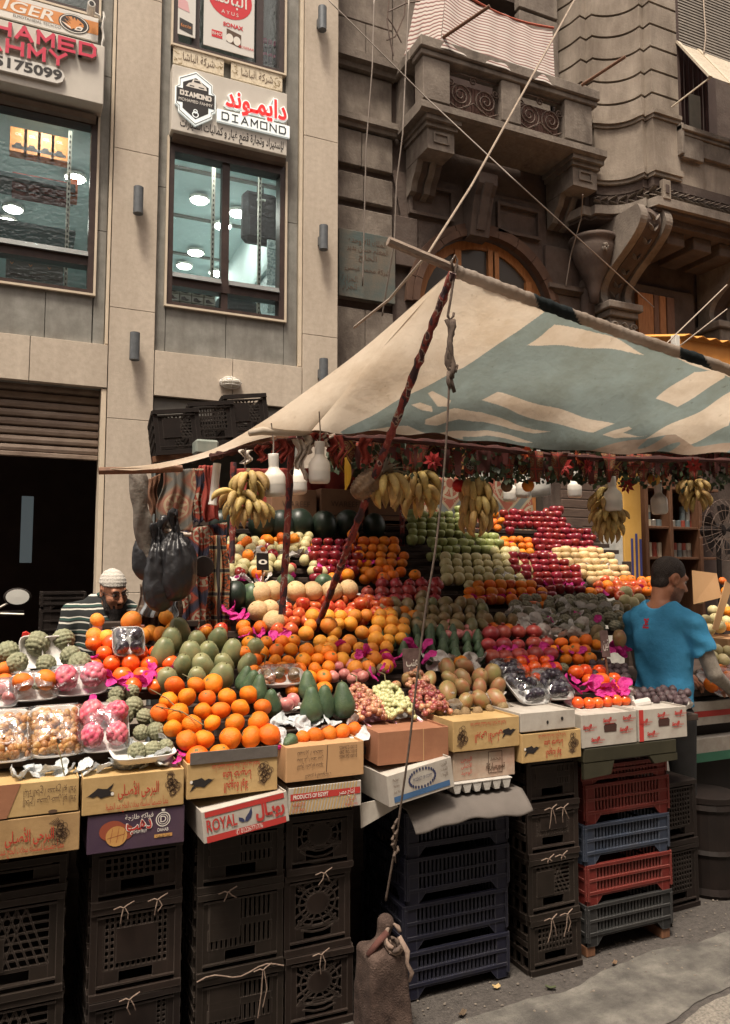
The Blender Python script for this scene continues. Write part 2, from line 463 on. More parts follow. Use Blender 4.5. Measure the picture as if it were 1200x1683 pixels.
# ================================================================== MATERIALS
beige=mat('beige_cladding',(0.46,0.39,0.315),(0.54,0.465,0.38),22,0.8,0.12,90,dirt=((0.33,0.27,0.21),1.3,0.6,(1.6,1,0.3)))
greyc=mat('grey_cladding',(0.18,0.175,0.155),(0.27,0.265,0.24),7,0.8,0.10,70,dirt=((0.12,0.105,0.09),1.8,0.7,(2.5,1,0.5)))
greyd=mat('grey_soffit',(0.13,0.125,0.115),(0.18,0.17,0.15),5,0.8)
trimc=mat('pale_trim',(0.55,0.46,0.35),(0.62,0.53,0.41),8,0.7)
frame_m=mat('brown_window_frame',(0.035,0.022,0.02),(0.055,0.035,0.03),12,0.4)
sash_m=mat('grey_sash',(0.10,0.105,0.105),(0.14,0.14,0.14),12,0.4)
shut_m=mat('shutter_slats',(0.22,0.16,0.12),(0.30,0.23,0.18),5,0.6,dirt=((0.10,0.06,0.045),3,0.7,(1,1,3)))
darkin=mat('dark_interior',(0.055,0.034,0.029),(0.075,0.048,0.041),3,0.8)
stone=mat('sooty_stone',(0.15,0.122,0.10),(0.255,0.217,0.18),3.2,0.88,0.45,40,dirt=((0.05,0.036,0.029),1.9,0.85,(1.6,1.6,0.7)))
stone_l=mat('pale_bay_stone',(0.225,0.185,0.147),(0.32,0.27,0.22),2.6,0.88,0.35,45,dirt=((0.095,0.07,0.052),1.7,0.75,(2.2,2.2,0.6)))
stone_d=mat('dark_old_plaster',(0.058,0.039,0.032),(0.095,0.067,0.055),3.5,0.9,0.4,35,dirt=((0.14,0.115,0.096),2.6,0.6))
iron=mat('rusty_iron',(0.07,0.045,0.035),(0.12,0.08,0.06),20,0.7)
slats_m=mat('red_brown_slats',(0.13,0.065,0.05),(0.20,0.11,0.085),8,0.7,stretch=(8,8,1))
oldwood=mat('orange_brown_wood',(0.27,0.105,0.033),(0.40,0.17,0.058),6,0.6,stretch=(10,10,1.5))
oldwood_d=mat('dark_brown_wood',(0.12,0.055,0.03),(0.18,0.085,0.045),6,0.6,stretch=(10,10,1.5))
shutwood=mat('pale_wood_shutter',(0.40,0.34,0.26),(0.55,0.48,0.38),12,0.7,stretch=(1,1,8))
shutgrey=mat('grey_wood_shutter',(0.17,0.15,0.13),(0.23,0.20,0.17),10,0.7)
glass_dark=mat('dark_glass',(0.06,0.052,0.045),None,rough=0.25,spec=0.6)
white_sign=mat('white_signboard',(0.50,0.465,0.41),(0.56,0.52,0.46),5,0.5)
white_lit=mat('lit_white_plate',(0.8,0.82,0.8),None,rough=0.5,emit=(0.82,0.95,0.92),estr=0.10)
red_lit=mat('lit_red_letters',(0.75,0.02,0.02),None,rough=0.4,emit=(1.0,0.02,0.02),estr=0.25)
pinkred=mat('crimson_letters',(0.58,0.03,0.075),None,rough=0.45)
letter_side=mat('letter_returns',(0.45,0.36,0.33),None,rough=0.5)
ink=mat('black_ink',(0.018,0.014,0.014),None,rough=0.6)
ink_red=mat('red_ink',(0.42,0.045,0.025),None,rough=0.7)
ink_brown=mat('brown_ink',(0.09,0.05,0.03),None,rough=0.7)
ink_white=mat('white_ink',(0.7,0.66,0.6),None,rough=0.6)
orange_sign=mat('orange_sign',(0.55,0.20,0.05),(0.62,0.25,0.07),4,0.5)
lampgrey=mat('grey_lamp_metal',(0.10,0.11,0.12),(0.14,0.15,0.16),20,0.45,metal=0.3)
plastic_w=mat('white_plastic',(0.62,0.60,0.56),(0.70,0.68,0.63),10,0.4)
room_w=mat('room_paint',(0.50,0.60,0.60),(0.56,0.66,0.66),2,0.7)
lampglow=mat('ceiling_lamp_glow',(1,1,1),None,emit=(1.0,0.96,0.86),estr=22.0)
pane_m=film_mat('window_glass',0.10,(0.93,0.98,0.98),0.02)
plain_w=mat('white_paper',(0.62,0.60,0.56),None,rough=0.6)
# ================================================================== STREET
asph=mat('street_asphalt',(0.034,0.029,0.027),(0.07,0.061,0.056),26,0.8,0.9,90,dirt=((0.10,0.088,0.076),75,0.8))
mb=MB();mb.poly([(-150,-150,0),(150,-150,0),(150,150,0),(-150,150,0)])
struct(mb.build('street',asph))
conc=mat('worn_concrete',(0.07,0.064,0.058),(0.19,0.177,0.155),7,0.85,0.9,130,detail=10,dirt=((0.05,0.046,0.042),1.7,0.95,(0.9,2.2,1)))
mb=MB()
def wob(t,s):return 0.05*math.sin(t*3.1+s)+0.03*math.sin(t*7.3+s*2)+0.012*math.sin(t*17+s)+0.004*math.sin(t*61+s)
E0=[(x,2.60+wob(x,1)*0.6+max(0,x-2)*0.15,0.004)for x in np.linspace(0.4,6.5,260)]
E1=[(x,2.29+wob(x,4)*0.5+0.12*(x-2.0),0.004)for x in np.linspace(0.4,6.5,260)]
for i in range(259):
 mb.poly([E1[i],E1[i+1],(E0[i+1][0],max(E0[i+1][1],E1[i+1][1]+0.02),0.004),(E0[i][0],max(E0[i][1],E1[i][1]+0.02),0.004)])
struct(mb.build('concrete_patch',conc))
gravel_m=mat('exposed_aggregate',(0.11,0.10,0.088),(0.25,0.225,0.19),90,0.85,0.9,110)
mb=MB()
E2=[(x,2.26+wob(x,4)*0.5+0.12*(x-2.0),0.004)for x in np.linspace(0.4,6.5,260)]
for i in range(259):mb.poly([(E2[i][0],0.2,0.004),(E2[i+1][0],0.2,0.004),E2[i+1],E2[i]])
struct(mb.build('aggregate_strip',gravel_m))
opp=mat('opposite_facade',(0.20,0.155,0.115),(0.27,0.215,0.165),1.5,0.85)
mb=MB();mb.box(-40,40,-9,-7,0,13)
for i in range(20):
 for k in range(3):mb.box(-38+i*4,-36.4+i*4,-7,-6.9,2+k*3.6,4.4+k*3.6)
struct(mb.build('street_facade',opp))
for px,py,c_,l_,lab in[(1133,1454,(0.55,0.52,0.47),0.035,'white paper scrap on the ground right of the coloured crates'),(816,1624,(0.42,0.30,0.14),0.03,'pale peel scrap on the ground before the navy crates'),(905,1625,(0.05,0.06,0.025),0.04,'dry leaf scrap on the concrete before the brown stack'),(1010,1585,(0.16,0.10,0.06),0.03,'brown card scrap on the ground before the red stack'),(760,1668,(0.10,0.07,0.045),0.04,'brown husk on the ground right of the sack')]:
 p=at_z(px,py,0.006);k_=px*0.1
 solo(MB().grid(lambda u,v:(p.x+(u-0.5)*l_*math.cos(k_)-(v-0.5)*l_*0.5*math.sin(k_),p.y+(u-0.5)*l_*math.sin(k_)+(v-0.5)*l_*0.5*math.cos(k_),0.008+0.012*abs(u-0.5)+0.006*math.sin(v*5+k_)**2),6,4),lab.split()[1]+'_scrap',mat('scrap_%d'%px,c_,None,rough=0.8),lab,'scrap',solid=0.001)
peb=mat('pebble',(0.20,0.17,0.14),(0.09,0.075,0.065),30,0.8)
mb=MB()
for i in range(320):
 x=rnd.uniform(1.3,5.5);y=2.66+max(0,x-2)*0.13+rnd.gauss(0.05,0.10);r=rnd.uniform(0.002,0.0065)
 mb.lathe([(0,-r*0.3),(r,0),(r*0.7,r*0.5),(0,r*0.7)],(x,y,0.005),5,sx=rnd.uniform(0.7,1.4))
o=mb.build('pebbles',peb);o['kind']='stuff';o['label']='loose pale pebbles scattered on the dark asphalt in front of the crates'
# ================================================================== MODERN SHOP BUILDING
FY=6.8
bld=thing('shop_building','modern building clad in beige and grey stone panels, left of the old facade','building',(1.0,FY,0))
WIN2=(1.10,2.19,4.03,5.53);WIN1=(-1.05,0.49,4.03,5.60)
def clad(x0,x1,z0,z1,m,y=FY,t=0.03,name='cladding_panel'):
 g=0.0025
 b_=MB().rbox(x0+g,x1-g,y,y+t,z0+g,z1-g,0.002)
 return b_.build(name,m,bld)
w=MB()
for x0,x1,z0,z1 in[(0.60,1.02,0,9),(2.32,2.715,0,9),(-1.7,0.6,3.23,4.03),(1.02,2.32,3.23,4.03),(-1.7,0.6,5.60,6.46),(1.02,2.32,5.53,6.46),
     (-1.7,-1.05,4.03,5.60),(0.49,0.6,4.03,5.60),(1.02,1.10,4.03,5.53),(2.19,2.32,4.03,5.53),(-1.7,0.6,8.2,9),(1.02,2.32,7.9,9)]:
 w.box(x0,x1,FY+0.032,FY+0.25,z0,z1)
w.box(2.50,2.715,FY+0.25,FY+7,0,9)
w.box(-1.7,2.72,FY+0.03,FY+7,9.0,9.2)
w.build('wall',greyc,bld)
PZ=[0,1.5,2.97,3.93,5.35,6.80,8.2,9.0]
for z0,z1 in zip(PZ[:-1],PZ[1:]):
 clad(0.625,1.005,z0,z1,beige,FY-0.045,0.075)
PZ2=[0,1.4,2.6,3.92,5.88,7.4,9.0]
for z0,z1 in zip(PZ2[:-1],PZ2[1:]):clad(2.365,2.72,z0,z1,beige,FY-0.045,0.075)
for x0,x1 in[(-1.7,-0.85),(-0.85,0.015),(0.015,0.622)]:clad(x0,x1,3.225,3.60,beige,FY-0.04,0.07)
for x0,x1 in[(1.008,1.70),(1.70,2.362)]:clad(x0,x1,3.20,3.60,beige,FY-0.04,0.07)
clad(0.592,0.622,3.605,9.0,trimc,FY-0.03,0.06,'trim_strip');clad(2.325,2.362,3.605,9.0,trimc,FY-0.03,0.06,'trim_strip')
for x0,x1,z0,z1 in[(1.008,1.10,3.605,5.1),(1.008,1.10,5.1,6.9),(2.19,2.322,3.605,5.0),(2.19,2.322,5.0,7.4),(1.10,1.64,3.605,4.02),(1.64,2.19,3.605,4.02),(1.10,2.19,5.54,5.66),
     (-1.7,-0.9,3.605,4.02),(-0.9,0.12,3.605,4.02),(0.12,0.49,3.605,4.02),(0.495,0.59,3.605,4.6),(0.495,0.59,4.6,6.0),(0.495,0.59,6.0,9.0),(-1.7,0.49,5.61,5.74)]:
 clad(x0,x1,z0,z1,greyc)
def window(x0,x1,z0,z1,split,mulls,name='window'):
 fr=MB();t=0.05;y0,y1=FY-0.012,FY+0.12
 fr.box(x0,x0+t,y0,y1,z0,z1);fr.box(x1-t,x1,y0,y1,z0,z1);fr.box(x0+t,x1-t,y0,y1,z0,z0+t*0.7);fr.box(x0+t,x1-t,y0,y1,z1-t*1.6,z1)
 if split:fr.box(x0+t,x1-t,y0+0.01,y1,split-0.055,split+0.02)
 o=fr.build(name,frame_m,bld)
 m2=MB()
 for mx in mulls:
  m2.box(mx-0.035,mx+0.035,FY+0.01,FY+0.09,(split or z0)+0.02,z1-t*1.6)
  if split:m2.box(mx-0.03,mx+0.03,FY+0.012,FY+0.09,z0+t*0.7,split-0.055)
 if mulls:attach(m2.build('mullion',frame_m),o,True);
 s=MB();xs=[x0+t]+[q for mx in mulls for q in(mx-0.036,mx+0.036)]+[x1-t]
 if split:
  for a,b in zip(xs[0::2],xs[1::2]):s.prism([(FY-0.03,split+0.02),(FY+0.05,split+0.02),(FY+0.05,split+0.075),(FY+0.01,split+0.075)],'x',a,b)
  attach(s.build('sash_rail',sash_m),o,True)
 p=MB();p.box(x0+t,x1-t,FY+0.06,FY+0.066,z0+0.02,z1-0.04)
 attach(p.build('pane',pane_m),o,True)
 tr=MB();q=0.018
 tr.box(x0-q,x0,FY-0.03,FY+0.05,z0-q,z1+0.05);tr.box(x1,x1+q,FY-0.03,FY+0.05,z0-q,z1+0.05);tr.box(x0,x1,FY-0.03,FY+0.05,z0-q,z0)
 attach(tr.build('window_trim',trimc),o,True)
 for c in o.children:c.data.transform(Matrix.Translation(-wpos(o)))
 return o
window(*WIN2,4.27,[1.625]);window(*WIN1,4.33,[-0.55])
for x0,x1 in[(1.12,2.17),(-1.05,0.47)]:
 MB().prism([(FY-0.005,5.57),(FY-0.10,5.57),(FY-0.07,5.535),(FY-0.005,5.53)],'x',x0,x1).build('window_hood',mat('hood_stone',(0.13,0.095,0.075),(0.18,0.14,0.11),6,0.7),bld)
window(1.11,2.17,6.46,7.9,None,[1.32,1.93],'upper_window');window(-1.05,0.47,6.52,8.2,None,[-0.3],'upper_window')
def room(x0,x1,z0,z1,depth):
 r=MB()
 r.add([(x0,FY+0.26,z0),(x1,FY+0.26,z0),(x1,FY+depth,z0),(x0,FY+depth,z0),(x0,FY+0.26,z1),(x1,FY+0.26,z1),(x1,FY+depth,z1),(x0,FY+depth,z1)],
          [(0,1,2,3),(7,6,5,4),(1,5,6,2),(2,6,7,3),(3,7,4,0)])
 return r.build('room',room_w,bld,fix=False)
room(0.98,2.48,3.5,5.93,5.5);room(-3.6,0.85,3.5,5.9,5.5)
def ceiling_lamp(px,py,z,r=0.13,lab=''):
 p=at_z(px,py,z)
 t=thing('ceiling_lamp',lab,'ceiling lamp',(p.x,p.y,z-0.03),group='round ceiling lamps inside the shop')
 MB().lathe([(0,0.03),(r+0.02,0.03),(r+0.02,0.0),(r,-0.003),(r,0.0)],seg=20).build('housing',plastic_w,t,local=True)
 MB().lathe([(0,-0.014),(r*0.95,-0.012),(r*0.97,-0.004),(0,-0.003)],seg=20).build('diffuser',lampglow,t,local=True)
for px,py,lab in[(328,325,'lit round ceiling lamp high in the left pane of the middle shop window'),(322,412,'lit round ceiling lamp low in the left pane of the middle shop window'),
                  (303,434,'lowest lit round ceiling lamp at the left edge of the middle shop window'),(391,347,'lit round ceiling lamp beside the black bag in the shop window'),
                  (366,368,'lit round ceiling lamp half hidden by the window mullion'),(356,446,'lit round ceiling lamp low beside the window mullion')]:
 ceiling_lamp(px,py,5.90,0.095,lab)
for x_,lab in((0.05,'added unseen fill lamp inside the head of the left window'),(1.6,'added unseen fill lamp inside the head of the middle window')):
 q=Vector((x_,FY+0.42,5.87));t=thing('ceiling_lamp',lab,'ceiling lamp',q,group='round ceiling lamps inside the shop');MB().lathe([(0,-0.012),(0.11,-0.012),(0.12,0.0),(0,0.01)],seg=20).build('diffuser',lampglow,t,local=True)  # extra lamps out of view, added to brighten the goods behind the panes
for px,py,lab in[(124,289,'lit ceiling lamp right of the red cartons in the left window'),(22,340,'upper lit ceiling lamp at the left photo edge in the left window'),(12,360,'lower lit ceiling lamp at the left photo edge in the left window')]:
 ceiling_lamp(px,py,5.87,0.095,lab)
tealshelf=mat('teal_shelf',(0.04,0.07,0.075),(0.06,0.09,0.10),5,0.5)
steel=mat('slotted_steel',(0.45,0.42,0.36),(0.55,0.52,0.46),30,0.5,metal=0.3)
def post(px,py0,py1,lab,Y=7.35):
 a=at(px,py0,Y);b=at(px,py1,Y)
 m_=MB();m_.box(a.x-0.016,a.x+0.016,Y,Y+0.03,b.z,a.z)
 k=int((a.z-b.z)/0.05);m_.cur=1
 for i in range(k):m_.box(a.x-0.006,a.x+0.006,Y-0.003,Y-0.001,b.z+0.02+i*0.05,b.z+0.045+i*0.05)
 solo(m_,'shelf_post',[steel,ink],lab,'shelf post',group='slotted shelf posts in the windows')
post(352,262,505,'slotted steel shelf post in the left half of the middle window')
post(428,283,520,'slotted steel shelf post crossing the black bag in the middle window')
post(116,215,474,'slotted steel shelf post right of the orange cartons in the left window')
bagm=mat('black_nylon',(0.018,0.017,0.02),(0.03,0.028,0.032),30,0.7)
p=at(431,348,7.7)
t=thing('backpack','black square backpack hanging inside the middle shop window','bag',(p.x,7.7,p.z-0.33))
MB().rbox(-0.20,0.20,0,0.16,0,0.56,0.05).build('body',bagm,t,local=True)
MB().rbox(-0.15,0.15,-0.03,0.0,0.03,0.28,0.012).build('front_pocket',bagm,t,local=True)
MB().tube([(-0.04,0.05,0.555),(-0.04,0.05,0.63),(0.02,0.05,0.63),(0.02,0.05,0.555)],0.009,6).build('handle',bagm,t,local=True)
MB().box(-0.06,0.03,-0.035,-0.002,0.44,0.455).build('buckle',plastic_w,t,local=True)
def carton_row(n,px0,px1,pyb,Y,w,h,d,m,cat,labf,group,extra=None):
 for i in range(n):
  q=at(px0+(px1-px0)*(i/(max(n-1,1))),pyb,Y)
  z=at(px0,pyb,Y).z
  t=thing('carton',labf(i),cat,(q.x,Y,z),group=group)
  MB().rbox(-w/2,w/2,0,d,0,h,0.004).build('carton_body',m,t,local=True)
  if extra:extra(t,w,h)
def shelf(px0,px1,py,Y,lab,d=0.35):
 a=at(px0,py,Y);b=at(px1,py,Y)
 solo(MB().rbox(a.x,b.x,Y-0.02,Y+d,a.z-0.05,a.z-0.002,0.004),'shelf',tealshelf,lab,'shelf',group='teal shelves in the left window')
orc=mat('orange_carton',(0.50,0.17,0.04),(0.58,0.22,0.06),6,0.5);rdc=mat('dark_red_carton',(0.22,0.04,0.035),(0.30,0.06,0.05),6,0.5)
dkc=mat('dark_grey_carton',(0.06,0.065,0.065),(0.09,0.09,0.09),6,0.5)
def car_print(t,w,h):
 decal(t,[[(-w*.36,h*.14),(w*.36,h*.14),(w*.38,h*.24),(w*.2,h*.28),(w*.12,h*.38),(-w*.14,h*.38),(-w*.24,h*.27),(-w*.38,h*.24)]],ink,'printed_car')
 text('OIL',t,0,h*0.72,h*0.16,ink_white,-0.003)
def lab_print(t,w,h):
 decal(t,[[(-w*.3,h*.12),(w*.3,h*.12),(w*.3,h*.22),(-w*.3,h*.22)]],ink,'printed_mark');decal(t,stroke([(-w*.3,h*.85),(-w*.22,h*.74),(-w*.14,h*.85)],h*.03),orc,'printed_mark')
carton_row(4,30,98,250,7.5,0.150,0.235,0.12,orc,'carton',lambda i:['leftmost','second','third','rightmost'][i]+' orange carton with a black car on the upper shelf in the left window','orange cartons on the shelf',car_print)
carton_row(4,34,100,319,7.5,0.150,0.20,0.12,rdc,'carton',lambda i:['leftmost','second','third','rightmost'][i]+' dark red carton on the lower shelf in the left window','dark red cartons on the shelf',lab_print)
carton_row(1,119,119,327,7.5,0.09,0.20,0.12,mat('orange_red_carton',(0.5,0.12,0.05),None,rough=0.5),'carton',lambda i:'small orange red carton at the right end of the lower shelf','single carton',lab_print)
carton_row(3,26,88,456,7.3,0.165,0.16,0.12,dkc,'carton',lambda i:['left','middle','right'][i]+' dark grey carton behind the low pane of the left window','dark cartons behind the low pane',lab_print)
shelf(-150,126,252,7.45,'upper teal shelf under the orange cartons in the left window');shelf(-150,126,334,7.45,'lower teal shelf under the red cartons in the left window')
wc=mat('white_spark_box',(0.42,0.40,0.35),(0.5,0.47,0.42),8,0.6)
names4=['bottom','second','third','top'];cols4=['leftmost','second','third','rightmost']
def spark(t,w,h):decal(t,[[(-w*.4,h*.25),(w*.1,h*.15),(w*.42,h*.35),(w*.1,h*.5),(-w*.1,h*.8),(-w*.4,h*.7)]],ink,'printed_mark')
for c_ in range(4):
 for r_ in range(4):
  q=at(285+c_*20,506+c_*2.2-r_*12.6,7.2)
  t=thing('parts_box','%s white and black box in the %s pile behind the low window pane'%(names4[r_],cols4[c_]),'box',(q.x,7.2,at(285,506-r_*12.6,7.2).z),group='white boxes piled behind the low pane')
  MB().rbox(-0.052,0.052,0,0.1,0,0.066,0.003).build('box_body',wc,t,local=True);spark(t,0.1,0.066)
tyre_m=mat('dark_round_cover',(0.045,0.06,0.07),(0.06,0.08,0.09),8,0.5)
q=at(392,520,7.4)
solo(MB().lathe([(0,0.0),(0.22,0.0),(0.26,0.04),(0.22,0.1),(0,0.12)],(q.x,7.4,q.z),28,'y'),'steering_cover',tyre_m,'dark round cover standing behind the low right pane of the middle window','round cover')
tilem=mat('silver_packets',(0.20,0.26,0.27),(0.60,0.66,0.66),38,0.4,contrast=(0.4,0.6))
for k,(px0,px1,py0,py1,lab)in enumerate([(440,462,392,470,'upper hanging string of silver packets at the right edge of the middle window'),(440,462,478,516,'lower hanging string of silver packets at the right edge of the middle window')]):
 a=at(px0,py0,7.6);b=at(px1,py1,7.6)
 m_=MB()
 nz_=max(2,int((a.z-b.z)/0.09))
 for i in range(nz_):m_.rbox(a.x,b.x+0.05,7.6+0.01*(i%2),7.63,b.z+i*(a.z-b.z)/nz_,b.z+(i+0.94)*(a.z-b.z)/nz_,0.004)
 solo(m_,'packet_string',tilem,lab,'packets')
wp=thing('tiled_panel','pale tiled wall strip deep inside the middle shop window at right','wall panel',(2.44,9.5,3.6));MB().rbox(2.41,2.47,7.6,12.2,3.6,5.0,0.004).build('panel_body',tilem,wp);MB().rbox(2.38,2.475,7.6,12.2,5.02,5.10,0.004).build('panel_rail',room_w,wp)
for i,y_ in enumerate((7.9,9.0,10.1,11.2)):MB().box(0.99,2.47,y_,y_+0.05,5.905,5.928).build('ceiling_rib',greyd,bld)
for i,(z_,m_)in enumerate([(4.1,orc),(4.5,dkc),(4.9,wc),(5.25,rdc)]):
 for k in range(7):MB().rbox(1.02+k*0.13,1.13+k*0.13,12.0,12.25,z_,z_+0.22-0.03*(k%3),0.006).build('stock_box',m_ if(k+i)%3 else tealshelf,bld)
 MB().box(1.0,1.95,11.95,12.28,z_-0.03,z_-0.005).build('stock_shelf',tealshelf,bld)
s2=thing('shop_sign','white lightbox sign with red Arabic lettering and a black car badge above the middle window','sign',(1.632,FY-0.14,5.572))
MB().rbox(-0.54,0.53,0,0.13,0,0.612,0.006).build('sign_box',white_sign,s2,local=True)
hexo=[(-0.50,0.33),(-0.50,0.42),(-0.485,0.44),(-0.485,0.49),(-0.335,0.575),(-0.185,0.49),(-0.185,0.44),(-0.17,0.42),(-0.17,0.22),(-0.20,0.19),(-0.335,0.075),(-0.47,0.19),(-0.50,0.22)]
hexo=[(-0.515,0.24),(-0.515,0.40),(-0.485,0.42),(-0.485,0.49),(-0.335,0.578),(-0.185,0.49),(-0.185,0.42),(-0.155,0.40),(-0.155,0.24),(-0.185,0.22),(-0.185,0.175),(-0.335,0.07),(-0.485,0.175),(-0.485,0.22)]
bd=MB().prism(hexo,'y',-0.022,0.0).build('badge',white_lit,s2,local=True)
def inset(poly,k,c=(-0.335,0.325)):return[(c[0]+(x-c[0])*k,c[1]+(z-c[1])*k)for x,z in poly]
hx=[(-0.475,0.245),(-0.475,0.48),(-0.335,0.56),(-0.195,0.48),(-0.195,0.245),(-0.195,0.185),(-0.335,0.088),(-0.475,0.185)]
o1=inset(hexo,0.95);o2=inset(hexo,0.92)
decal(bd,[[o1[i],o1[(i+1)%len(o1)],o2[(i+1)%len(o2)],o2[i]]for i in range(len(o1))],ink,'badge_outline',-0.0235)
h3=inset(hx,0.82)
decal(bd,[h3],ink,'badge_field',-0.0232)
decal(bd,[[(-0.50,0.262),(-0.17,0.262),(-0.17,0.392),(-0.50,0.392)]],ink,'badge_band',-0.0236)
block_letters('DIAMOND',bd,-0.335,0.352,0.27,0.036,0.012,ink_white,-0.0246,-0.0238,0.5)
text('MOHAMED FAHMY',bd,-0.335,0.290,0.040,ink_white,-0.0242,width=0.30)
decal(bd,[[(-0.425,0.42),(-0.40,0.455),(-0.375,0.465),(-0.36,0.50),(-0.30,0.505),(-0.27,0.468),(-0.245,0.455),(-0.235,0.42)]],ink_white,'badge_car',-0.0240)
decal(bd,[[(-0.355,0.475),(-0.35,0.492),(-0.305,0.495),(-0.288,0.472)],[(-0.39,0.43),(-0.35,0.43),(-0.35,0.44),(-0.39,0.44)],[(-0.31,0.43),(-0.26,0.43),(-0.26,0.44),(-0.31,0.44)]],ink,'badge_car_glass',-0.0246)
decal(bd,ring(-0.335,0.175,0.03,0.009,12)+ring(-0.335,0.205,0.02,0.008,10),white_lit,'badge_knot',-0.0244)
decal(s2,[],white_lit)if False else None
text('دايمـوند',s2,0.225,0.405,0.235,white_lit,-0.012,width=0.61,ar=True,bold=0.020,extrude=0.010)
text('دايمـوند',s2,0.225,0.405,0.235,red_lit,-0.026,width=0.58,ar=True,bold=0.006,extrude=0.003,name='lettering')
pl=MB().rbox(-0.14,0.55,-0.024,0,0.165,0.285,0.004).build('name_plate',white_lit,s2,local=True)
block_letters('DIAMOND',pl,0.205,0.226,0.60,0.066,0.011,ink,-0.0258,-0.0245,0.55)
text('لإستيراد وتجارة قطع غيار و كماليات السيارات',s2,0.015,0.085,0.105,ink,-0.002,width=0.96,ar=True,bold=0.0015)
s1=thing('shop_sign','white shop sign with raised crimson letters and a black phone number above the left window','sign',(-0.012,FY-0.22,5.603))
MB().rbox(-1.05,0.525,0,0.20,0,0.52,0.006).build('sign_box',white_sign,s1,local=True)
for body,x,z,wd in[('MOHAMED',-0.10,0.425,1.08),('FAHMY',-0.165,0.285,0.76)]:
 block_letters(body,s1,x,z,wd,0.098,0.030,letter_side,-0.034,0.0)
 block_letters(body,s1,x,z,wd,0.098,0.026,pinkred,-0.038,-0.0345)
nb=MB().prism([(-0.9,0.075),(0.16,0.075),(0.20,0.10),(0.215,0.15),(0.195,0.19),(0.15,0.21),(-0.9,0.21)],'y',-0.028,0.0).build('number_plate',plain_w,s1,local=True)
text('01005175099',nb,-0.205,0.143,0.115,ink,-0.0295,width=0.80,bold=0.004)
so=thing('banner_sign','orange and white banner with an oval tiger head badge at the top left','sign',(0.0,FY-0.03,6.275))
MB().rbox(-1.05,0.468,0,0.02,0,0.215,0.002).build('banner_board',plain_w,so,local=True)
decal(so,[[(-1.05,0.06),(0.468,0.06),(0.468,0.175),(-1.05,0.175)]],orange_sign,'orange_band')
text('TIGER',so,-0.14,0.115,0.135,ink_white,-0.0032,width=0.50,shear=0.2,bold=0.002)
text('ELMOTAHIDAL TECH.CO',so,-0.02,0.035,0.035,ink,-0.0032,width=0.37)
ov=[disc(0.27,0.105,0.125,0.085,24)]
decal(so,ov,ink,'tiger_oval',-0.0034);decal(so,ring(0.27,0.105,0.08,0.006,24,1.45),ink_white,'oval_line',-0.0040)
decal(so,[[(0.20,0.15),(0.25,0.165),(0.30,0.155),(0.345,0.12),(0.35,0.10),(0.33,0.075),(0.33,0.055),(0.29,0.05),(0.27,0.065),(0.25,0.05),(0.22,0.06),(0.17,0.10),(0.23,0.09),(0.19,0.125),(0.24,0.12)]],orange_sign,'tiger_face',-0.0044)
decal(so,[[(0.275,0.05),(0.33,0.055),(0.345,0.085),(0.32,0.095),(0.29,0.08)],[(0.16,0.105),(0.22,0.065),(0.25,0.052),(0.24,0.07)]],ink_white,'tiger_muzzle',-0.0048)
decal(so,[[(0.29,0.062),(0.325,0.065),(0.325,0.075),(0.30,0.076)],[(0.31,0.11),(0.335,0.113),(0.32,0.122)],[(0.25,0.165),(0.262,0.14),(0.268,0.165)],[(0.275,0.162),(0.287,0.135),(0.295,0.158)],[(0.21,0.15),(0.25,0.12),(0.222,0.152)],[(0.2,0.12),(0.25,0.095),(0.215,0.123)]],ink,'tiger_stripes',-0.0052)
cream=mat('cream_patterned_panel',(0.50,0.42,0.30),(0.62,0.54,0.41),30,0.6,contrast=(0.42,0.5))
gold=mat('gold_flourish',(0.28,0.20,0.09),None,rough=0.5)
for x0,x1,lab in[(1.115,1.58,'left cream panel with brown Arabic script over the car badge sign'),(1.65,2.15,'right cream panel with brown Arabic script over the car badge sign')]:
 t=thing('name_panel',lab,'sign',((x0+x1)/2,FY-0.02,6.275),group='cream name panels')
 w_=x1-x0
 MB().rbox(-w_/2,w_/2,0,0.02,0,0.165,0.002).build('panel_board',cream,t,local=True)
 text('شركة الباشا',t,0.0,0.085,0.105,ink_brown,-0.003,width=w_*0.62,ar=True)
 fl=[]
 for i in range(16):
  cx=rnd.choice([-1,1])*rnd.uniform(0.36,0.48)*w_;cz=rnd.uniform(0.02,0.15);a=rnd.uniform(0,6.28)
  fl+=stroke([(cx+0.022*math.cos(a+b*0.7)*(1-b*0.1),cz+0.016*math.sin(a+b*0.7))for b in range(4)],0.006)
 fl=[[(max(-w_/2,min(w_/2,x)),max(0,min(0.165,z)))for x,z in q]for q in fl]
 decal(t,fl,gold,'printed_flourish')
po=thing('window_poster','large white poster with a red oval and Arabic script in the top window','poster',(1.63,FY-0.022,6.53))
MB().box(-0.245,0.235,0,0.008,0,1.2).build('poster_sheet',plain_w,po,local=True)
redp=mat('poster_red',(0.55,0.02,0.03),None,rough=0.5)
decal(po,[disc(0.0,0.52,0.21,0.2,28)],redp,'red_oval');text('الباشا',po,0.0,0.52,0.19,ink_white,-0.003,width=0.32,ar=True,bold=0.002);text('A Y U S',po,0.0,0.375,0.05,ink_white,-0.003)
text('SONAX',po,0.03,0.255,0.055,redp,-0.003,bold=0.002)
decal(po,[[(-0.17,0.10),(-0.07,0.10),(-0.07,0.17),(-0.17,0.17)]],redp,'printed_badge');text('BHO',po,-0.12,0.136,0.045,ink_white,-0.003)
decal(po,[[(-0.03,0.09),(0.11,0.06),(0.11,0.19),(-0.03,0.22)]],ink_brown,'printed_photo');decal(po,[disc(0.0,0.13,0.035,0.045,14),disc(0.07,0.12,0.035,0.045,14)],ink_white,'printed_wheels',-0.0025)
text('ROSEBAR',po,0.16,0.075,0.035,redp,-0.003)
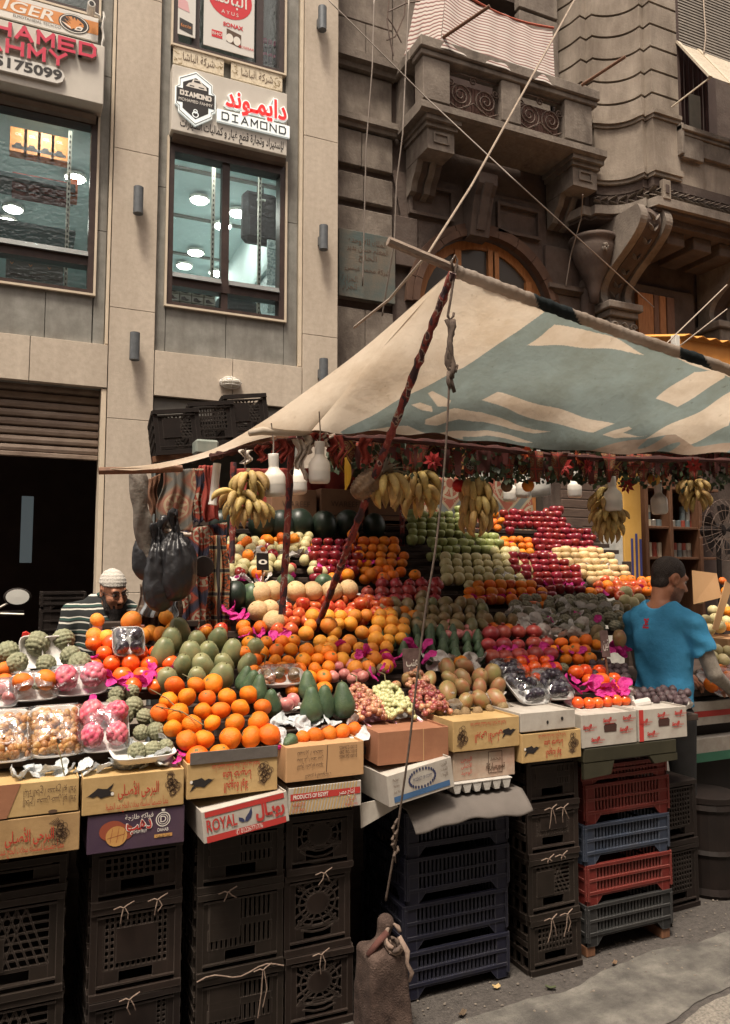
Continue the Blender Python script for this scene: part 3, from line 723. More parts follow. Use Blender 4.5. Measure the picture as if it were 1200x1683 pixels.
p2=thing('window_poster','narrow pink and white poster with a small black badge in the top window, left','poster',(1.235,FY-0.022,6.565))
MB().box(-0.085,0.075,0,0.008,0,1.2).build('poster_sheet',plain_w,p2,local=True)
decal(p2,[[(-0.07,0.05),(0.05,0.02),(0.05,0.13),(-0.07,0.16)]],ink,'printed_badge');text('fenix',p2,-0.01,0.09,0.05,orange_sign,-0.003)
decal(p2,[[(-0.085,0.25),(0.02,0.23),(0.0,0.33),(-0.06,0.36),(-0.085,0.36)]],mat('poster_pink',(0.62,0.35,0.36),None,rough=0.6),'pink_cloud');decal(p2,[[(0.0,0.46),(0.075,0.38),(0.075,0.7),(-0.02,0.7)]],redp,'red_corner')
blk=mat('black_bottle',(0.02,0.018,0.02),None,rough=0.3);pkc=mat('pink_cap',(0.6,0.05,0.16),None,rough=0.4)
for i in range(4):
 q=at(427+i*8.5,100+i*2,7.15)
 t=thing('spray_bottle','%s black spray bottle with a pink cap behind the top window'%cols4[i],'bottle',(q.x,7.15,at(427,101,7.15).z),group='black spray bottles')
 MB().lathe([(0,0),(0.024,0),(0.024,0.16),(0.012,0.2),(0.012,0.22)],seg=12).build('bottle_body',blk,t,local=True,smooth=False)
 MB().lathe([(0.015,0.2),(0.022,0.21),(0.022,0.25),(0,0.262)],seg=12).build('cap',pkc,t,local=True)
 MB().lathe([(0.0245,0.07),(0.0245,0.1)],seg=12).build('bottle_label',pkc,t,local=True)
wl=[(228,308,'grey tube wall lamp on the pilaster left of the middle window'),(530,12,'grey tube wall lamp at the top of the right pilaster'),(532,371,'grey tube wall lamp halfway up the right pilaster'),
      (222,547,'grey tube wall lamp on the pilaster above the roller shutter'),(532,590,'lowest grey tube wall lamp on the right pilaster, half behind the awning')]
for px,py,lab in wl:
 q=at(px,py,FY-0.13)
 t=thing('wall_lamp',lab,'wall lamp',(q.x,FY-0.13,q.z-0.235),group='grey tube wall lamps on the pilasters')
 MB().lathe([(0.036,0.006),(0.042,0),(0.042,0.235),(0.036,0.235),(0.036,0.012),(0,0.012)],seg=20).build('lamp_tube',lampgrey,t,local=True)
 MB().rbox(-0.03,0.03,0.035,0.085,0.06,0.15,0.004).build('bracket',lampgrey,t,local=True)
q=at(379,629,FY-0.06)
t=thing('bulkhead_lamp','white oval caged bulkhead lamp on the beige beam above the black crates','wall lamp',(q.x,FY-0.042,q.z))
MB().lathe([(0.10,0.0),(0.10,-0.02),(0.088,-0.03)],seg=28,axis='y',sy=0.56).build('lamp_base',plastic_w,t,local=True)
MB().lathe([(0.085,-0.02),(0.083,-0.045),(0.066,-0.07),(0.03,-0.082),(0,-0.085)],seg=28,axis='y',sy=0.52).build('lamp_glass',mat('milky_glass',(0.66,0.62,0.54),None,rough=0.3),t,local=True,smooth=True)
for k in(-0.5,0,0.5):MB().tube([(0.10*math.cos(a)*math.cos(0)if k==0 else 0.10*math.cos(a)*0.86,-0.02-0.072*math.sin(a),k*0.055)for a in np.linspace(0,math.pi,12)],0.0035,5).build('cage_bar',plastic_w,t,local=True)
MB().tube([(0,-0.02-0.072*math.sin(a),0.055*math.cos(a))for a in np.linspace(0,math.pi,12)],0.0035,5).build('cage_bar',plastic_w,t,local=True)
q=at(150,12,FY-0.16)
t=thing('security_camera','small white security camera on the wall beside the orange banner','camera',(q.x,FY-0.04,q.z))
MB().tube([(0.09,0.02,0),(0.07,-0.04,0.0),(0.02,-0.06,0.0)],0.012,8).build('arm',plastic_w,t,local=True)
MB().lathe([(0,-0.17),(0.03,-0.17),(0.034,-0.16),(0.034,-0.05),(0.02,-0.03),(0,-0.03)],seg=14,axis='y').build('camera_body',plastic_w,t,local=True)
MB().lathe([(0,-0.172),(0.02,-0.172),(0.02,-0.168)],seg=12,axis='y').build('lens',ink,t,local=True)
solo(MB().tube([(0.505+0.008*math.sin(k*1.7),FY-0.05,6.55-k*0.05)for k in range(10)],[0.008+0.004*(k%2)for k in range(10)],6),'cable',plastic_w,'twisted pale cable running down beside the orange banner','cable')
sh=thing('roller_shutter','half lowered rusty brown roller shutter over the dark doorway at left','shutter',(-0.5,FY+0.12,2.64))
for i in range(8):
 z=2.66+i*0.073
 MB().prism([(FY+0.14,z+0.003),(FY+0.11,z+0.012),(FY+0.105,z+0.035),(FY+0.11,z+0.06),(FY+0.14,z+0.070)],'x',-1.7,0.575).build('shutter_slat',shut_m,sh)
MB().rbox(-1.7,0.575,FY+0.10,FY+0.15,2.625,2.662,0.004).build('bottom_bar',shut_m,sh)
clad(0.577,0.622,0,3.22,trimc,FY-0.03,0.26,'door_jamb')
dr=MB()
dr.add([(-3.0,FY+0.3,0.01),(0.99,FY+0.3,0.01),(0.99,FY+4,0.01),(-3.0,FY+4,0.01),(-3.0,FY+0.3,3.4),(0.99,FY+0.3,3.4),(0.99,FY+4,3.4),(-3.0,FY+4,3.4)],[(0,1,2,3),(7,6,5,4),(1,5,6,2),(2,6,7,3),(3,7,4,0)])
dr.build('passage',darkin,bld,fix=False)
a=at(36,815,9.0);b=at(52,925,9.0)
solo(MB().rbox(a.x,b.x,9.0,9.03,b.z,a.z,0.004),'door_pane',mat('glowing_door_glass',(0.20,0.24,0.25),None,rough=0.2,emit=(0.5,0.62,0.66),estr=0.03),'narrow door pane with a painted-in glow deep in the dark passage','door')  # faint glow put into the pane material, which is no lamp
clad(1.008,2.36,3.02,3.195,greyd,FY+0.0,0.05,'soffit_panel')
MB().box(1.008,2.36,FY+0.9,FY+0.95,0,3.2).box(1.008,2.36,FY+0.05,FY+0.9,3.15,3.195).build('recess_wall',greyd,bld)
MB().rbox(1.01,1.045,FY+0.0,FY+0.8,0,3.02,0.004).build('recess_jamb',mat('pale_blue_jamb',(0.30,0.34,0.34),None,rough=0.5),bld)
# ================================================================== OLD STONE BUILDING
OY=7.0
old=thing('stone_building','grimy old stone apartment building with a balcony, carved brackets and a bay window','building',(5.0,OY,0))
MB().box(2.73,3.75,OY+0.06,OY+0.5,0,10).box(5.60,12,OY+0.06,OY+0.5,5.8,10).box(3.75,5.6,OY+0.06,OY+0.5,5.9,6.3).box(5.35,12,OY+0.06,OY+0.5,0,5.85).box(3.75,5.35,OY+0.06,OY+0.5,0,2.2).box(3.75,5.6,OY+0.06,OY+0.5,8.3,10).build('wall',stone_d,old)
def block(x0,x1,z0,z1,m=stone,y=OY,t=0.08,name='stone_block',b=0.008):
 g=0.003
 return MB().rbox(x0+g,x1-g,y,y+t,z0+g,z1-g,b).build(name,m,old)
for z0,z1,n,dy in[(3.2,4.34,2,0),(4.43,5.40,1,0.01),(5.47,5.76,2,0),(5.84,6.22,2,0),(6.36,6.86,1,0.015),(7.03,7.42,2,0),(7.42,7.86,1,0),(7.86,8.4,2,0),(8.4,9.2,1,0)]:
 xs=np.linspace(2.735,3.44,n+1)+np.array([0]+[rnd.uniform(-0.05,0.05)for _ in range(n-1)]+[0])
 for i in range(n):block(xs[i],xs[i+1],z0,z1,stone,OY+dy)
def band(x0,x1,z0,z1,out,m=stone,y=OY,name='moulding'):
 return MB().prism([(y+0.08,z0),(y-out*0.35,z0),(y-out*0.5,z0+(z1-z0)*0.3),(y-out,z0+(z1-z0)*0.45),(y-out,z1),(y+0.08,z1)],'x',x0,x1).build(name,m,old)
band(2.735,3.47,6.24,6.355,0.07);band(2.735,3.47,6.87,7.02,0.10)
pq=thing('painted_plaque','faded blue and ochre stone plaque with black Arabic lines left of the arched door','plaque',(3.13,OY-0.035,4.43))
pqm=mat('faded_plaque',(0.07,0.095,0.09),(0.15,0.12,0.09),2.2,0.8,0.2,50,contrast=(0.38,0.6))
MB().rbox(-0.315,0.315,0,0.035,0,0.70,0.004).build('plaque_board',pqm,pq,local=True)
for s,z,sz,wd in[('الملك لله وحده',0.60,0.085,0.42),('المعلم حسن بدير',0.52,0.08,0.46),('الحاج',0.435,0.08,0.2),('شركة محمد عيسى',0.31,0.075,0.5)]:text(s,pq,0.0,z,sz,ink_brown,-0.003,width=wd,ar=True)
text('الجزارة',pq,-0.2,0.19,0.085,ink_brown,-0.003,width=0.17,ar=True);text('الجزار',pq,-0.2,0.11,0.085,ink_brown,-0.003,width=0.16,ar=True)
AX,AZ,AR=4.58,4.50,0.86
def arc(r,a0,a1,n):return[(AX+r*math.cos(a),AZ+r*math.sin(a))for a in np.linspace(a0,a1,n)]
outer=[(3.44,3.0),(3.44,5.9),(5.40,5.9),(5.40,3.0)]
a_=arc(AR,math.pi,0,21)
mb=MB()
top=[(3.44+(5.40-3.44)*i/20,5.9)for i in range(21)]
for i in range(20):
 mb.add([(top[i][0],OY+0.02,top[i][1]),(top[i+1][0],OY+0.02,top[i+1][1]),(a_[i+1][0],OY+0.02,a_[i+1][1]),(a_[i][0],OY+0.02,a_[i][1])],[(0,3,2,1)])
 mb.add([(a_[i][0],OY+0.02,a_[i][1]),(a_[i+1][0],OY+0.02,a_[i+1][1]),(a_[i+1][0],OY+0.42,a_[i+1][1]),(a_[i][0],OY+0.42,a_[i][1])],[(0,1,2,3)])
mb.box(3.44,AX-AR,OY+0.02,OY+0.42,2.2,AZ);mb.box(AX+AR,5.40,OY+0.02,OY+0.42,2.2,AZ)
mb.build('arch_wall',stone_d,old)
brownst=mat('red_brown_moulding',(0.075,0.038,0.024),(0.11,0.06,0.038),5,0.8,0.2,50)
for r0,r1,yy in[(0.86,0.93,-0.06),(0.935,1.0,-0.03)]:
 n=11
 for i in range(n):
  t0,t1=math.pi*(i+0.015)/n,math.pi*(i+0.985)/n
  pts=[(AX+r1*math.cos(t),AZ+r1*math.sin(t))for t in np.linspace(t0,t1,5)]+[(AX+r0*math.cos(t),AZ+r0*math.sin(t))for t in np.linspace(t1,t0,5)]
  MB().prism(pts,'y',OY+yy,OY+0.03).build('arch_stone',brownst,old)
door=MB()
dy=OY+0.07
for i in range(16):
 t0,t1=math.pi*i/16,math.pi*(i+1)/16
 door.add([(AX+0.85*math.cos(t0),dy,AZ+0.85*math.sin(t0)),(AX+0.85*math.cos(t1),dy,AZ+0.85*math.sin(t1)),(AX+0.75*math.cos(t1),dy,AZ+0.75*math.sin(t1)),(AX+0.75*math.cos(t0),dy,AZ+0.75*math.sin(t0))],[(0,1,2,3)])
 door.add([(AX+0.75*math.cos(t0),dy,AZ+0.75*math.sin(t0)),(AX+0.75*math.cos(t1),dy,AZ+0.75*math.sin(t1)),(AX+0.75*math.cos(t1),dy+0.06,AZ+0.75*math.sin(t1)),(AX+0.75*math.cos(t0),dy+0.06,AZ+0.75*math.sin(t0))],[(0,1,2,3)])
dd=door.build('arched_door',oldwood,old)
m2=MB()
for x in(-0.80,-0.33,0.10,0.16,0.6):m2.box(AX+x-0.04,AX+x+0.04,dy-0.02,dy+0.05,2.3,AZ+math.sqrt(max(0.76**2-x*x,0.0)))
m2.box(AX-0.80,AX+0.8,dy-0.03,dy+0.05,4.30,4.42)
attach(m2.build('door_stile',oldwood),dd,True);
g=MB();g.box(AX-0.85,AX+0.85,dy+0.02,dy+0.03,2.3,AZ);g.prism(arc(0.84,math.pi,0,17),'y',dy+0.022,dy+0.032)
attach(g.build('pane',glass_dark),dd,True)
for c in dd.children:c.data.transform(Matrix.Translation(-wpos(old)))
lou=MB()
for i in range(30):lou.prism([(OY+0.12,3.0+i*0.05),(OY+0.16,3.03+i*0.05),(OY+0.165,3.045+i*0.05),(OY+0.125,3.015+i*0.05)],'x',3.50,3.74)
o=lou.build('louvre_shutter',oldwood_d,old)
def raised_frame(x0,x1,z0,z1,m=stone_d,w_=0.035,y=OY):
 f=MB()
 f.box(x0,x1,y-0.03,y+0.03,z0,z0+w_);f.box(x0,x1,y-0.03,y+0.03,z1-w_,z1);f.box(x0,x0+w_,y-0.028,y+0.03,z0+w_,z1-w_);f.box(x1-w_,x1,y-0.028,y+0.03,z0+w_,z1-w_)
 return f.build('panel_frame',m,old)
raised_frame(3.62,4.16,5.45,5.80);raised_frame(4.72,5.30,5.45,5.80)
for x0,x1,z0,z1 in[(5.36,6.02,4.95,5.42),(5.40,6.05,4.36,4.86),(5.36,6.02,3.9,4.28),(3.45,3.72,4.86,5.40)]:
 block(x0,x1,z0,z1,stone_d,OY-0.02,0.06)
band(5.36,6.05,4.86,4.95,0.09,stone_d);band(5.36,6.05,4.28,4.36,0.09,stone_d)
BY=6.42
bal=thing('balcony','stone balcony with scrolled ironwork between square posts and striped cloth above','balcony',(4.6,OY,6.25))
MB().prism([(OY+0.02,6.25),(BY+0.04,6.25),(BY,6.27),(BY,6.34),(BY+0.05,6.37),(OY+0.02,6.37)],'x',3.47,5.80).build('slab',stone,bal)
MB().rbox(3.45,5.70,BY-0.03,BY+0.22,6.88,7.0,0.012).rbox(3.45,3.68,BY+0.22,OY+0.04,6.88,7.0,0.012).build('top_rail',stone,bal)
MB().rbox(3.47,5.68,BY+0.0,BY+0.20,6.82,6.878,0.008).build('rail_moulding',stone,bal)
for x0,x1 in[(3.50,3.81),(4.43,4.67),(5.25,5.62)]:
 MB().rbox(x0,x1,BY+0.02,BY+0.20,6.372,6.818,0.008).build('post',stone,bal)
MB().rbox(3.50,3.62,6.86,OY+0.06,6.372,6.878,0.006).build('post',stone,bal)
for x0,x1 in[(3.812,4.428),(4.672,5.248)]:
 sl_=MB();n=15
 for i in range(n):
  x=x0+(x1-x0)*(i+0.5)/n;sl_.box(x-0.017,x+0.017,BY+0.15,BY+0.165,6.375,6.72)
 sl_.build('back_slat',slats_m,bal)
 def spiral(cx,cz,r,turns,s0,sgn=1):return[(cx+sgn*r*(1-t*0.88)*math.cos(s0+turns*2*math.pi*t),BY+0.08,cz+r*(1-t*0.88)*math.sin(s0+turns*2*math.pi*t))for t in np.linspace(0,1,34)]
 iw=MB();c=(x0+x1)/2;q=(x1-x0)/4
 iw.tube(spiral(c-q,6.55,0.135,2.3,-1.2),0.010,5);iw.tube(spiral(c+q,6.55,0.135,2.3,-1.2,-1),0.010,5)
 iw.tube(spiral(c-q*1.75,6.67,0.05,1.5,2.5),0.009,5);iw.tube(spiral(c+q*1.75,6.67,0.05,1.5,2.5,-1),0.009,5)
 iw.tube(spiral(c,6.74,0.05,1.5,0.5),0.009,5);iw.tube([(x0+0.01,BY+0.08,6.45),(x0+0.12,BY+0.08,6.40),(c-q,BY+0.08,6.41),(c,BY+0.08,6.5),(c+q,BY+0.08,6.41),(x1-0.12,BY+0.08,6.40),(x1-0.01,BY+0.08,6.45)],0.009,5)
 iw.tube([(x0,BY+0.08,6.78),(x1,BY+0.08,6.78)],0.010,5)
 iw.build('iron_scroll',iron,bal,smooth=True)
def bracket(x0,x1):
 d=OY-BY
 b_=MB()
 b_.box(x0-0.05,x1+0.05,BY+0.05,OY+0.02,6.20,6.248);b_.box(x0-0.025,x1+0.025,BY+0.09,OY+0.02,6.15,6.198)
 b_.box(x0,x1,BY+0.12,OY+0.02,5.93,6.148)
 o=b_.build('bracket_block',stone,bal)
 f=MB();cx=(x0+x1)/2
 f.box(cx-0.09,cx+0.09,BY+0.105,BY+0.118,6.0,6.02);f.box(cx-0.09,cx+0.09,BY+0.105,BY+0.118,6.09,6.11);f.box(cx-0.09,cx-0.07,BY+0.105,BY+0.118,6.02,6.09);f.box(cx+0.07,cx+0.09,BY+0.105,BY+0.118,6.02,6.09)
 f.build('bracket_panel',stone,bal)
 prof=[(OY+0.02,5.928),(BY+0.34,5.928),(BY+0.36,5.90),(BY+0.40,5.82),(BY+0.46,5.76),(OY-0.10,5.72),(OY-0.08,5.66),(OY+0.02,5.62)]
 w_=x1-x0
 for i in range(4):
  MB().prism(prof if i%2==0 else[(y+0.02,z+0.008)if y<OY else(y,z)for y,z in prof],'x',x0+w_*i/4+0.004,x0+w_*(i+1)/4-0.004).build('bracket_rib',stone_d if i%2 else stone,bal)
bracket(3.60,3.91);bracket(5.42,5.75)
MB().prism([(OY+0.02,5.92),(OY-0.30,5.92),(OY-0.30,5.80),(OY-0.22,5.70),(OY-0.16,5.5),(OY-0.12,5.30),(OY+0.02,5.28)],'x',4.30,4.54).build('keystone',stone_d,bal)
MB().prism([(OY-0.2,5.82),(OY-0.33,5.80),(OY-0.26,5.68),(OY-0.19,5.5),(OY-0.15,5.36),(OY-0.1,5.36)],'x',4.37,4.47).build('keystone_leaf',stone_d,bal)
stripe=bpy.data.materials.new('striped_cotton');stripe.use_nodes=True
_t=stripe.node_tree;_b=_t.nodes['Principled BSDF'];_b.inputs['Roughness'].default_value=0.9
at_=_t.nodes.new('ShaderNodeAttribute');at_.attribute_name='print';_t.links.new(at_.outputs['Color'],_b.inputs['Base Color'])
tl_=_t.nodes.new('ShaderNodeBsdfTranslucent');mx_=_t.nodes.new('ShaderNodeMixShader');mx_.inputs[0].default_value=0.25
_t.links.new(at_.outputs['Color'],tl_.inputs['Color']);_t.links.new(_b.outputs[0],mx_.inputs[1]);_t.links.new(tl_.outputs[0],mx_.inputs[2]);_t.links.new(mx_.outputs[0],_t.nodes['Material Output'].inputs[0])
def cloth_attr(me,cols):
 a=me.color_attributes.new('print','FLOAT_COLOR','POINT');a.data.foreach_set('color',np.asarray(cols,np.float32).ravel())
def stripes_cloth(name,P00,P10,P01,P11,nstripe,sag,label,parent=None):
 mb=MB();nu,nv=60,220
 A,B,C_,D=map(Vector,(P00,P10,P01,P11))
 def fn(u,v):
  p=(A*(1-u)+B*u)*(1-v)+(C_*(1-u)+D*u)*v
  return p+Vector((0,-0.012*math.sin(u*16+v*3)*(1-v)-0.004*math.sin(u*37),-sag*math.sin(math.pi*u)*v-sag*0.3*math.sin(u*9)*v))
 mb.grid(fn,nu,nv)
 me=mb.mesh(name,stripe,True)
 cols=[]
 for j in range(nv+1):
  ph=(j/nv*nstripe)%1.0
  c=(0.68,0.62,0.57,1)if ph<0.58 else((0.20,0.11,0.10,1)if ph<0.84 else(0.45,0.22,0.20,1))
  cols+=[c]*(nu+1)
 cloth_attr(me,cols)
 o=bpy.data.objects.new(name,me);COL.objects.link(o);return tag(o,label,'cloth')
q0=at(735,95,6.5);
c1=stripes_cloth('striped_cloth',at(724,78,6.39),at(914,142,6.39),at(734,-28,6.5),at(908,47,6.5),19,0.10,'large red and white striped cloth hung over the balcony rail')
c2=stripes_cloth('striped_cloth',at(660,112,6.95),at(724,78,6.39),at(690,-30,6.95),at(734,-28,6.5),19,0.0,'narrow side piece of striped cloth at the left end of the balcony')
solo(MB().tube([at(733,-30,6.5)+Vector((0,0,-0.1*math.sin(math.pi*k/12)))+(at(910,46,6.5)-at(733,-30,6.5))*(k/12)for k in range(13)],0.012,6),'clothes_line',mat('orange_red_hem',(0.42,0.10,0.06),None,rough=0.8),'orange red cord along the top edge of the striped cloth','cord')
for(a,b,Y0,Y1,w_,lab)in[((728,62),(805,10),6.40,5.95,0.035,'dark wooden pole sticking out above the striped cloth'),((956,140),(1028,93),6.35,5.9,0.035,'dark wooden pole sticking out at the right end of the balcony')]:
 solo(MB().tube([at(a[0],a[1],Y0),at(b[0],b[1],Y1)],0.017,8),'awning_pole',oldwood_d,lab,'pole',group='wooden poles on the balcony')
for x0,x1,z0,z1,m,yy in[(3.45,4.1,7.03,9,stone,0.02),(4.1,5.0,7.03,8.6,darkin,0.35),(5.0,5.55,7.4,8.1,stone,-0.1),(5.0,5.55,8.13,9,stone,-0.1),(5.05,5.5,6.38,7.38,stone,0.0)]:
 block(x0,x1,z0,z1,m,OY+yy,0.1)
PLAN=[(5.600,7.10),(5.678,6.852),(5.697,6.698),(5.792,6.711),(5.808,6.626)]
c0=Vector((5.808,6.626));c1_=Vector((6.189,6.284))
for i in range(1,12):
 t=i/12;a=t*math.pi/2
 PLAN.append((c0.x+(c1_.x-c0.x)*math.sin(a)**1.15,c0.y+(c1_.y-c0.y)*(1-math.cos(a))**1.0))
PLAN+=[(6.189,6.284),(6.255,6.298),(6.262,6.20),(6.66,6.20)]
def offset(plan,d):
 out=[]
 for i,(x,y)in enumerate(plan):
  p0=plan[max(i-1,0)];p1=plan[min(i+1,len(plan)-1)]
  tx,ty=p1[0]-p0[0],p1[1]-p0[1];l=math.hypot(tx,ty);out.append((x+ty/l*d,y-tx/l*d))
 return out
def course(z0,z1,d=0.0,m=stone_l,name='stone_course',plan=None,back=0.5):
 pl_=offset(plan or PLAN,d)
 poly=pl_+[(pl_[-1][0],7.2),(pl_[0][0],7.2)]
 return MB().prism(poly,'z',z0,z1).build(name,m,old)
zs=[8.60,8.35,8.09,7.83,7.56,7.285,7.015,6.80]
for a,b in zip(zs[1:],zs[:-1]):course(a+0.014,b-0.014)
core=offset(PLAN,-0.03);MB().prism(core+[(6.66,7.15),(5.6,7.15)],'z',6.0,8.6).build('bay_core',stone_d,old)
course(6.765,6.81,0.045,name='cornice');course(6.725,6.763,0.02,name='cornice');
course(6.17,6.722,0.0,name='stone_panel')
course(6.10,6.165,0.035,name='lip_moulding');course(6.06,6.098,0.015,name='lip_moulding')
FR=PLAN[:-1]+[(7.9,6.20)]
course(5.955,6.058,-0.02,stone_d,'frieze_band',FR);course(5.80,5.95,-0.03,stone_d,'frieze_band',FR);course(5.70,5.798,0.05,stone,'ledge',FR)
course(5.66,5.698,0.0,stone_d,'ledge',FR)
leafm=MB().lathe([(0,-0.5),(0.32,-0.3),(0.42,0),(0.32,0.3),(0,0.5)],seg=8,sx=0.35).mesh('carved_leaf',stone,True,True)
pl_=offset(FR,-0.02);L_=0;pts=[]
for(xa,ya),(xb,yb)in zip(pl_[4:-1],pl_[5:]):
 l=math.hypot(xb-xa,yb-ya);n=max(1,int(l/0.02))
 for i in range(n):pts.append((xa+(xb-xa)*i/n,ya+(yb-ya)*i/n,math.atan2(yb-ya,xb-xa)))
k=0
for i in range(0,len(pts),4):
 x,y,a=pts[i]
 for row in range(2):
  inst('carved_leaf',leafm,old,Vector((x,y-0.01,5.842+row*0.062+0.008*math.sin(i)))-Vector(old.location),(0,R(62 if row else 118),a),(0.06,0.10,0.125))
MB().rbox(6.33,6.44,6.14,6.20,5.78,6.0,0.004).build('frieze_tablet',stone_l,old)
MB().rbox(6.36,6.41,6.13,6.142,5.84,5.94,0.003).build('tablet_recess',stone_d,old)
MB().box(6.66,7.9,6.22,6.4,6.06,6.62).build('bay_wall',stone_l,old)
MB().rbox(6.62,7.9,6.12,6.3,6.64,6.70,0.006).rbox(6.64,7.9,6.15,6.3,6.60,6.638,0.004).build('window_sill',stone,old)
MB().rbox(6.62,6.66,6.13,6.22,6.36,6.72,0.004).rbox(6.66,6.98,6.16,6.215,6.34,6.598,0.006).rbox(6.98,7.9,6.17,6.215,6.40,6.598,0.006).build('apron_panel',stone,old)
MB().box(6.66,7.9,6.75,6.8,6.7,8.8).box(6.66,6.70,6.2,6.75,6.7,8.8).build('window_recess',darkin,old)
for i in range(9):MB().tube([(6.74+i*0.075,6.42+0.03*(i%2),6.7),(6.74+i*0.075,6.42,8.2)],0.03,6).build('curtain_fold',mat('maroon_curtain',(0.07,0.035,0.035),None,rough=0.9)if i==0 else MATS['maroon_curtain'],old)
MB().box(7.0,7.18,6.36,6.37,6.7,7.3).build('pane',mat('grey_curtain',(0.26,0.25,0.22),(0.34,0.32,0.28),6,0.6),old)
ls=MB()
for i in range(22):z=7.72+i*0.036;ls.prism([(6.23,z),(6.20,z+0.006),(6.205,z+0.03),(6.235,z+0.022)],'x',6.665,7.9)
ls.build('louvre_shutter',shutgrey,old)
pr=thing('propped_shutter','pale slatted wooden shutter propped open over the upper right window','shutter',(6.67,6.18,7.70))
s_a,s_b=Vector((0,0,0)),Vector((0,-0.42,-0.66))
for i in range(24):
 a0=s_b*(i/24);a1=s_b*((i+0.86)/24)
 m_=MB();dq=Vector((0,0.012,0.008))
 m_.add([(0.02,a0.y,a0.z),(1.2,a0.y,a0.z),(1.2,a1.y,a1.z),(0.02,a1.y,a1.z)]+[(x,p.y+0.012,p.z+0.008)for x,p in((0.02,a0),(1.2,a0),(1.2,a1),(0.02,a1))],[(0,1,2,3),(7,6,5,4),(0,4,5,1),(1,5,6,2),(2,6,7,3),(3,7,4,0)])
 m_.build('slat',shutwood,pr,local=True)
for x in(0.0,0.32):MB().bar((x,0.01,0.02),(x,s_b.y+0.005,s_b.z),0.05,0.022,(0,1,0)).build('stile',shutwood,pr,local=True)
MB().bar((0.02,s_b.y,s_b.z+0.01),(0.06-0.2,0.0,-0.80),0.014).build('prop_stick',shutwood,pr,local=True)
con=thing('scroll_console','tall S curved stone console with carved leaves carrying the bay window','bracket',(6.15,6.6,4.75))
prof=[]
for t in np.linspace(0,1,26):
 y=6.24+0.56*(0.5-0.5*math.cos(math.pi*t))-0.10*math.sin(2*math.pi*t);z=5.68-0.93*t
 prof.append((y,z))
def srib(x0,x1,d,m,nm):
 p=[(y+d,z)for y,z in prof];poly=p+[(7.0,4.75),(7.0,5.68)]
 mb=MB()
 for i in range(len(p)-1):mb.prism([p[i],(7.0,p[i][1]),(7.0,p[i+1][1]),p[i+1]],'x',x0,x1)
 return mb.build(nm,m,con)
srib(6.0,6.10,-0.04,stone,'console_rib');srib(6.13,6.33,0.0,stone_d,'console_core');srib(6.36,6.46,-0.04,stone,'console_rib')
srib(6.10,6.13,0.03,stone_d,'console_groove');srib(6.33,6.36,0.03,stone_d,'console_groove')
lm=leafm.copy();
for i in range(7):
 y,z=prof[3+i*3]
 for sx in(-1,1):inst('console_leaf',leafm,con,Vector((6.23+sx*0.04,y-0.008,z))-Vector(con.location),(R(-18),R(35*sx),0),(0.05,0.08,0.13))
MB().lathe([(0,4.72),(0.05,4.74),(0.06,4.86),(0.10,5.0),(0.20,5.2),(0.25,5.36),(0.24,5.42),(0.27,5.44),(0.27,5.48),(0.2,5.5)],(5.88,6.78,0),24).build('pendant_boss',stone_d,old,smooth=True)
for i in range(5):inst('boss_flower',leafm,old,Vector((5.845+0.03*math.cos(i*1.26),6.535,5.30+0.03*math.sin(i*1.26)))-Vector(old.location),(R(80),0,i*1.26),(0.05,0.06,0.05))
cap_=thing('pilaster','fluted stone pilaster with a scrolled capital under the S curved console','pilaster',(6.2,6.75,3.0))
MB().rbox(5.96,6.46,6.62,7.0,4.66,4.745,0.01).build('abacus',stone,cap_);MB().rbox(6.0,6.42,6.66,7.0,4.58,4.658,0.01).build('abacus',stone,cap_)
MB().rbox(6.03,6.39,6.70,7.0,4.28,4.578,0.01).build('capital_block',stone,cap_)
for x in(6.07,6.35):
 MB().tube([(x+0.05*(1-t)*math.cos(9*t),6.68,4.47+0.05*(1-t)*math.sin(9*t))for t in np.linspace(0,0.9,18)],0.018,6).build('volute',stone,cap_)
MB().tube([(6.21+0.06*math.sin(t*3.1),6.68,4.52-0.16*t)for t in np.linspace(0,1,8)],0.022,6).build('capital_leaf',stone,cap_)
MB().rbox(6.06,6.36,6.74,7.0,3.0,4.278,0.01).build('pilaster_shaft',stone_d,cap_)
MB().lathe([(0.09,4.4),(0.09,4.95),(0.11,4.97),(0.11,5.03),(0.085,5.06),(0.085,5.12),(0.105,5.15),(0.1,5.2)],(5.93,6.95,0),14).build('colonnette',stone_d,old)
MB().rbox(6.50,7.6,6.93,6.99,3.0,5.15,0.01).build('door_surround',stone_d,old)
for x0,x1,m in[(6.62,6.86,oldwood),(6.87,6.95,oldwood_d),(6.96,7.06,oldwood),(7.08,7.2,oldwood_d)]:MB().rbox(x0,x1,6.87,6.93,4.2,5.02,0.006).build('door_panel',m,old)
MB().rbox(6.42,8.6,6.75,7.0,3.6,4.19,0.02).build('dado_block',stone,old)
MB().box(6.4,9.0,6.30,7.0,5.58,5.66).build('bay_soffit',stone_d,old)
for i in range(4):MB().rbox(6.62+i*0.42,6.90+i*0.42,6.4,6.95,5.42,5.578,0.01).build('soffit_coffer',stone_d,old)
con2=thing('scroll_console','second S curved console at the right photo edge above the orange roof','bracket',(8.0,6.6,4.4))
def srib2(x0,x1,d,m,nm):
 mb=MB();p=[(y+d,z)for y,z in prof]
 for i in range(len(p)-1):mb.prism([p[i],(7.0,p[i][1]),(7.0,p[i+1][1]),p[i+1]],'x',x0,x1)
 return mb.build(nm,m,con2)
srib2(7.72,7.80,-0.03,stone,'console_rib');srib2(7.82,8.0,0,stone_d,'console_core');srib2(8.02,8.1,-0.03,stone,'console_rib')
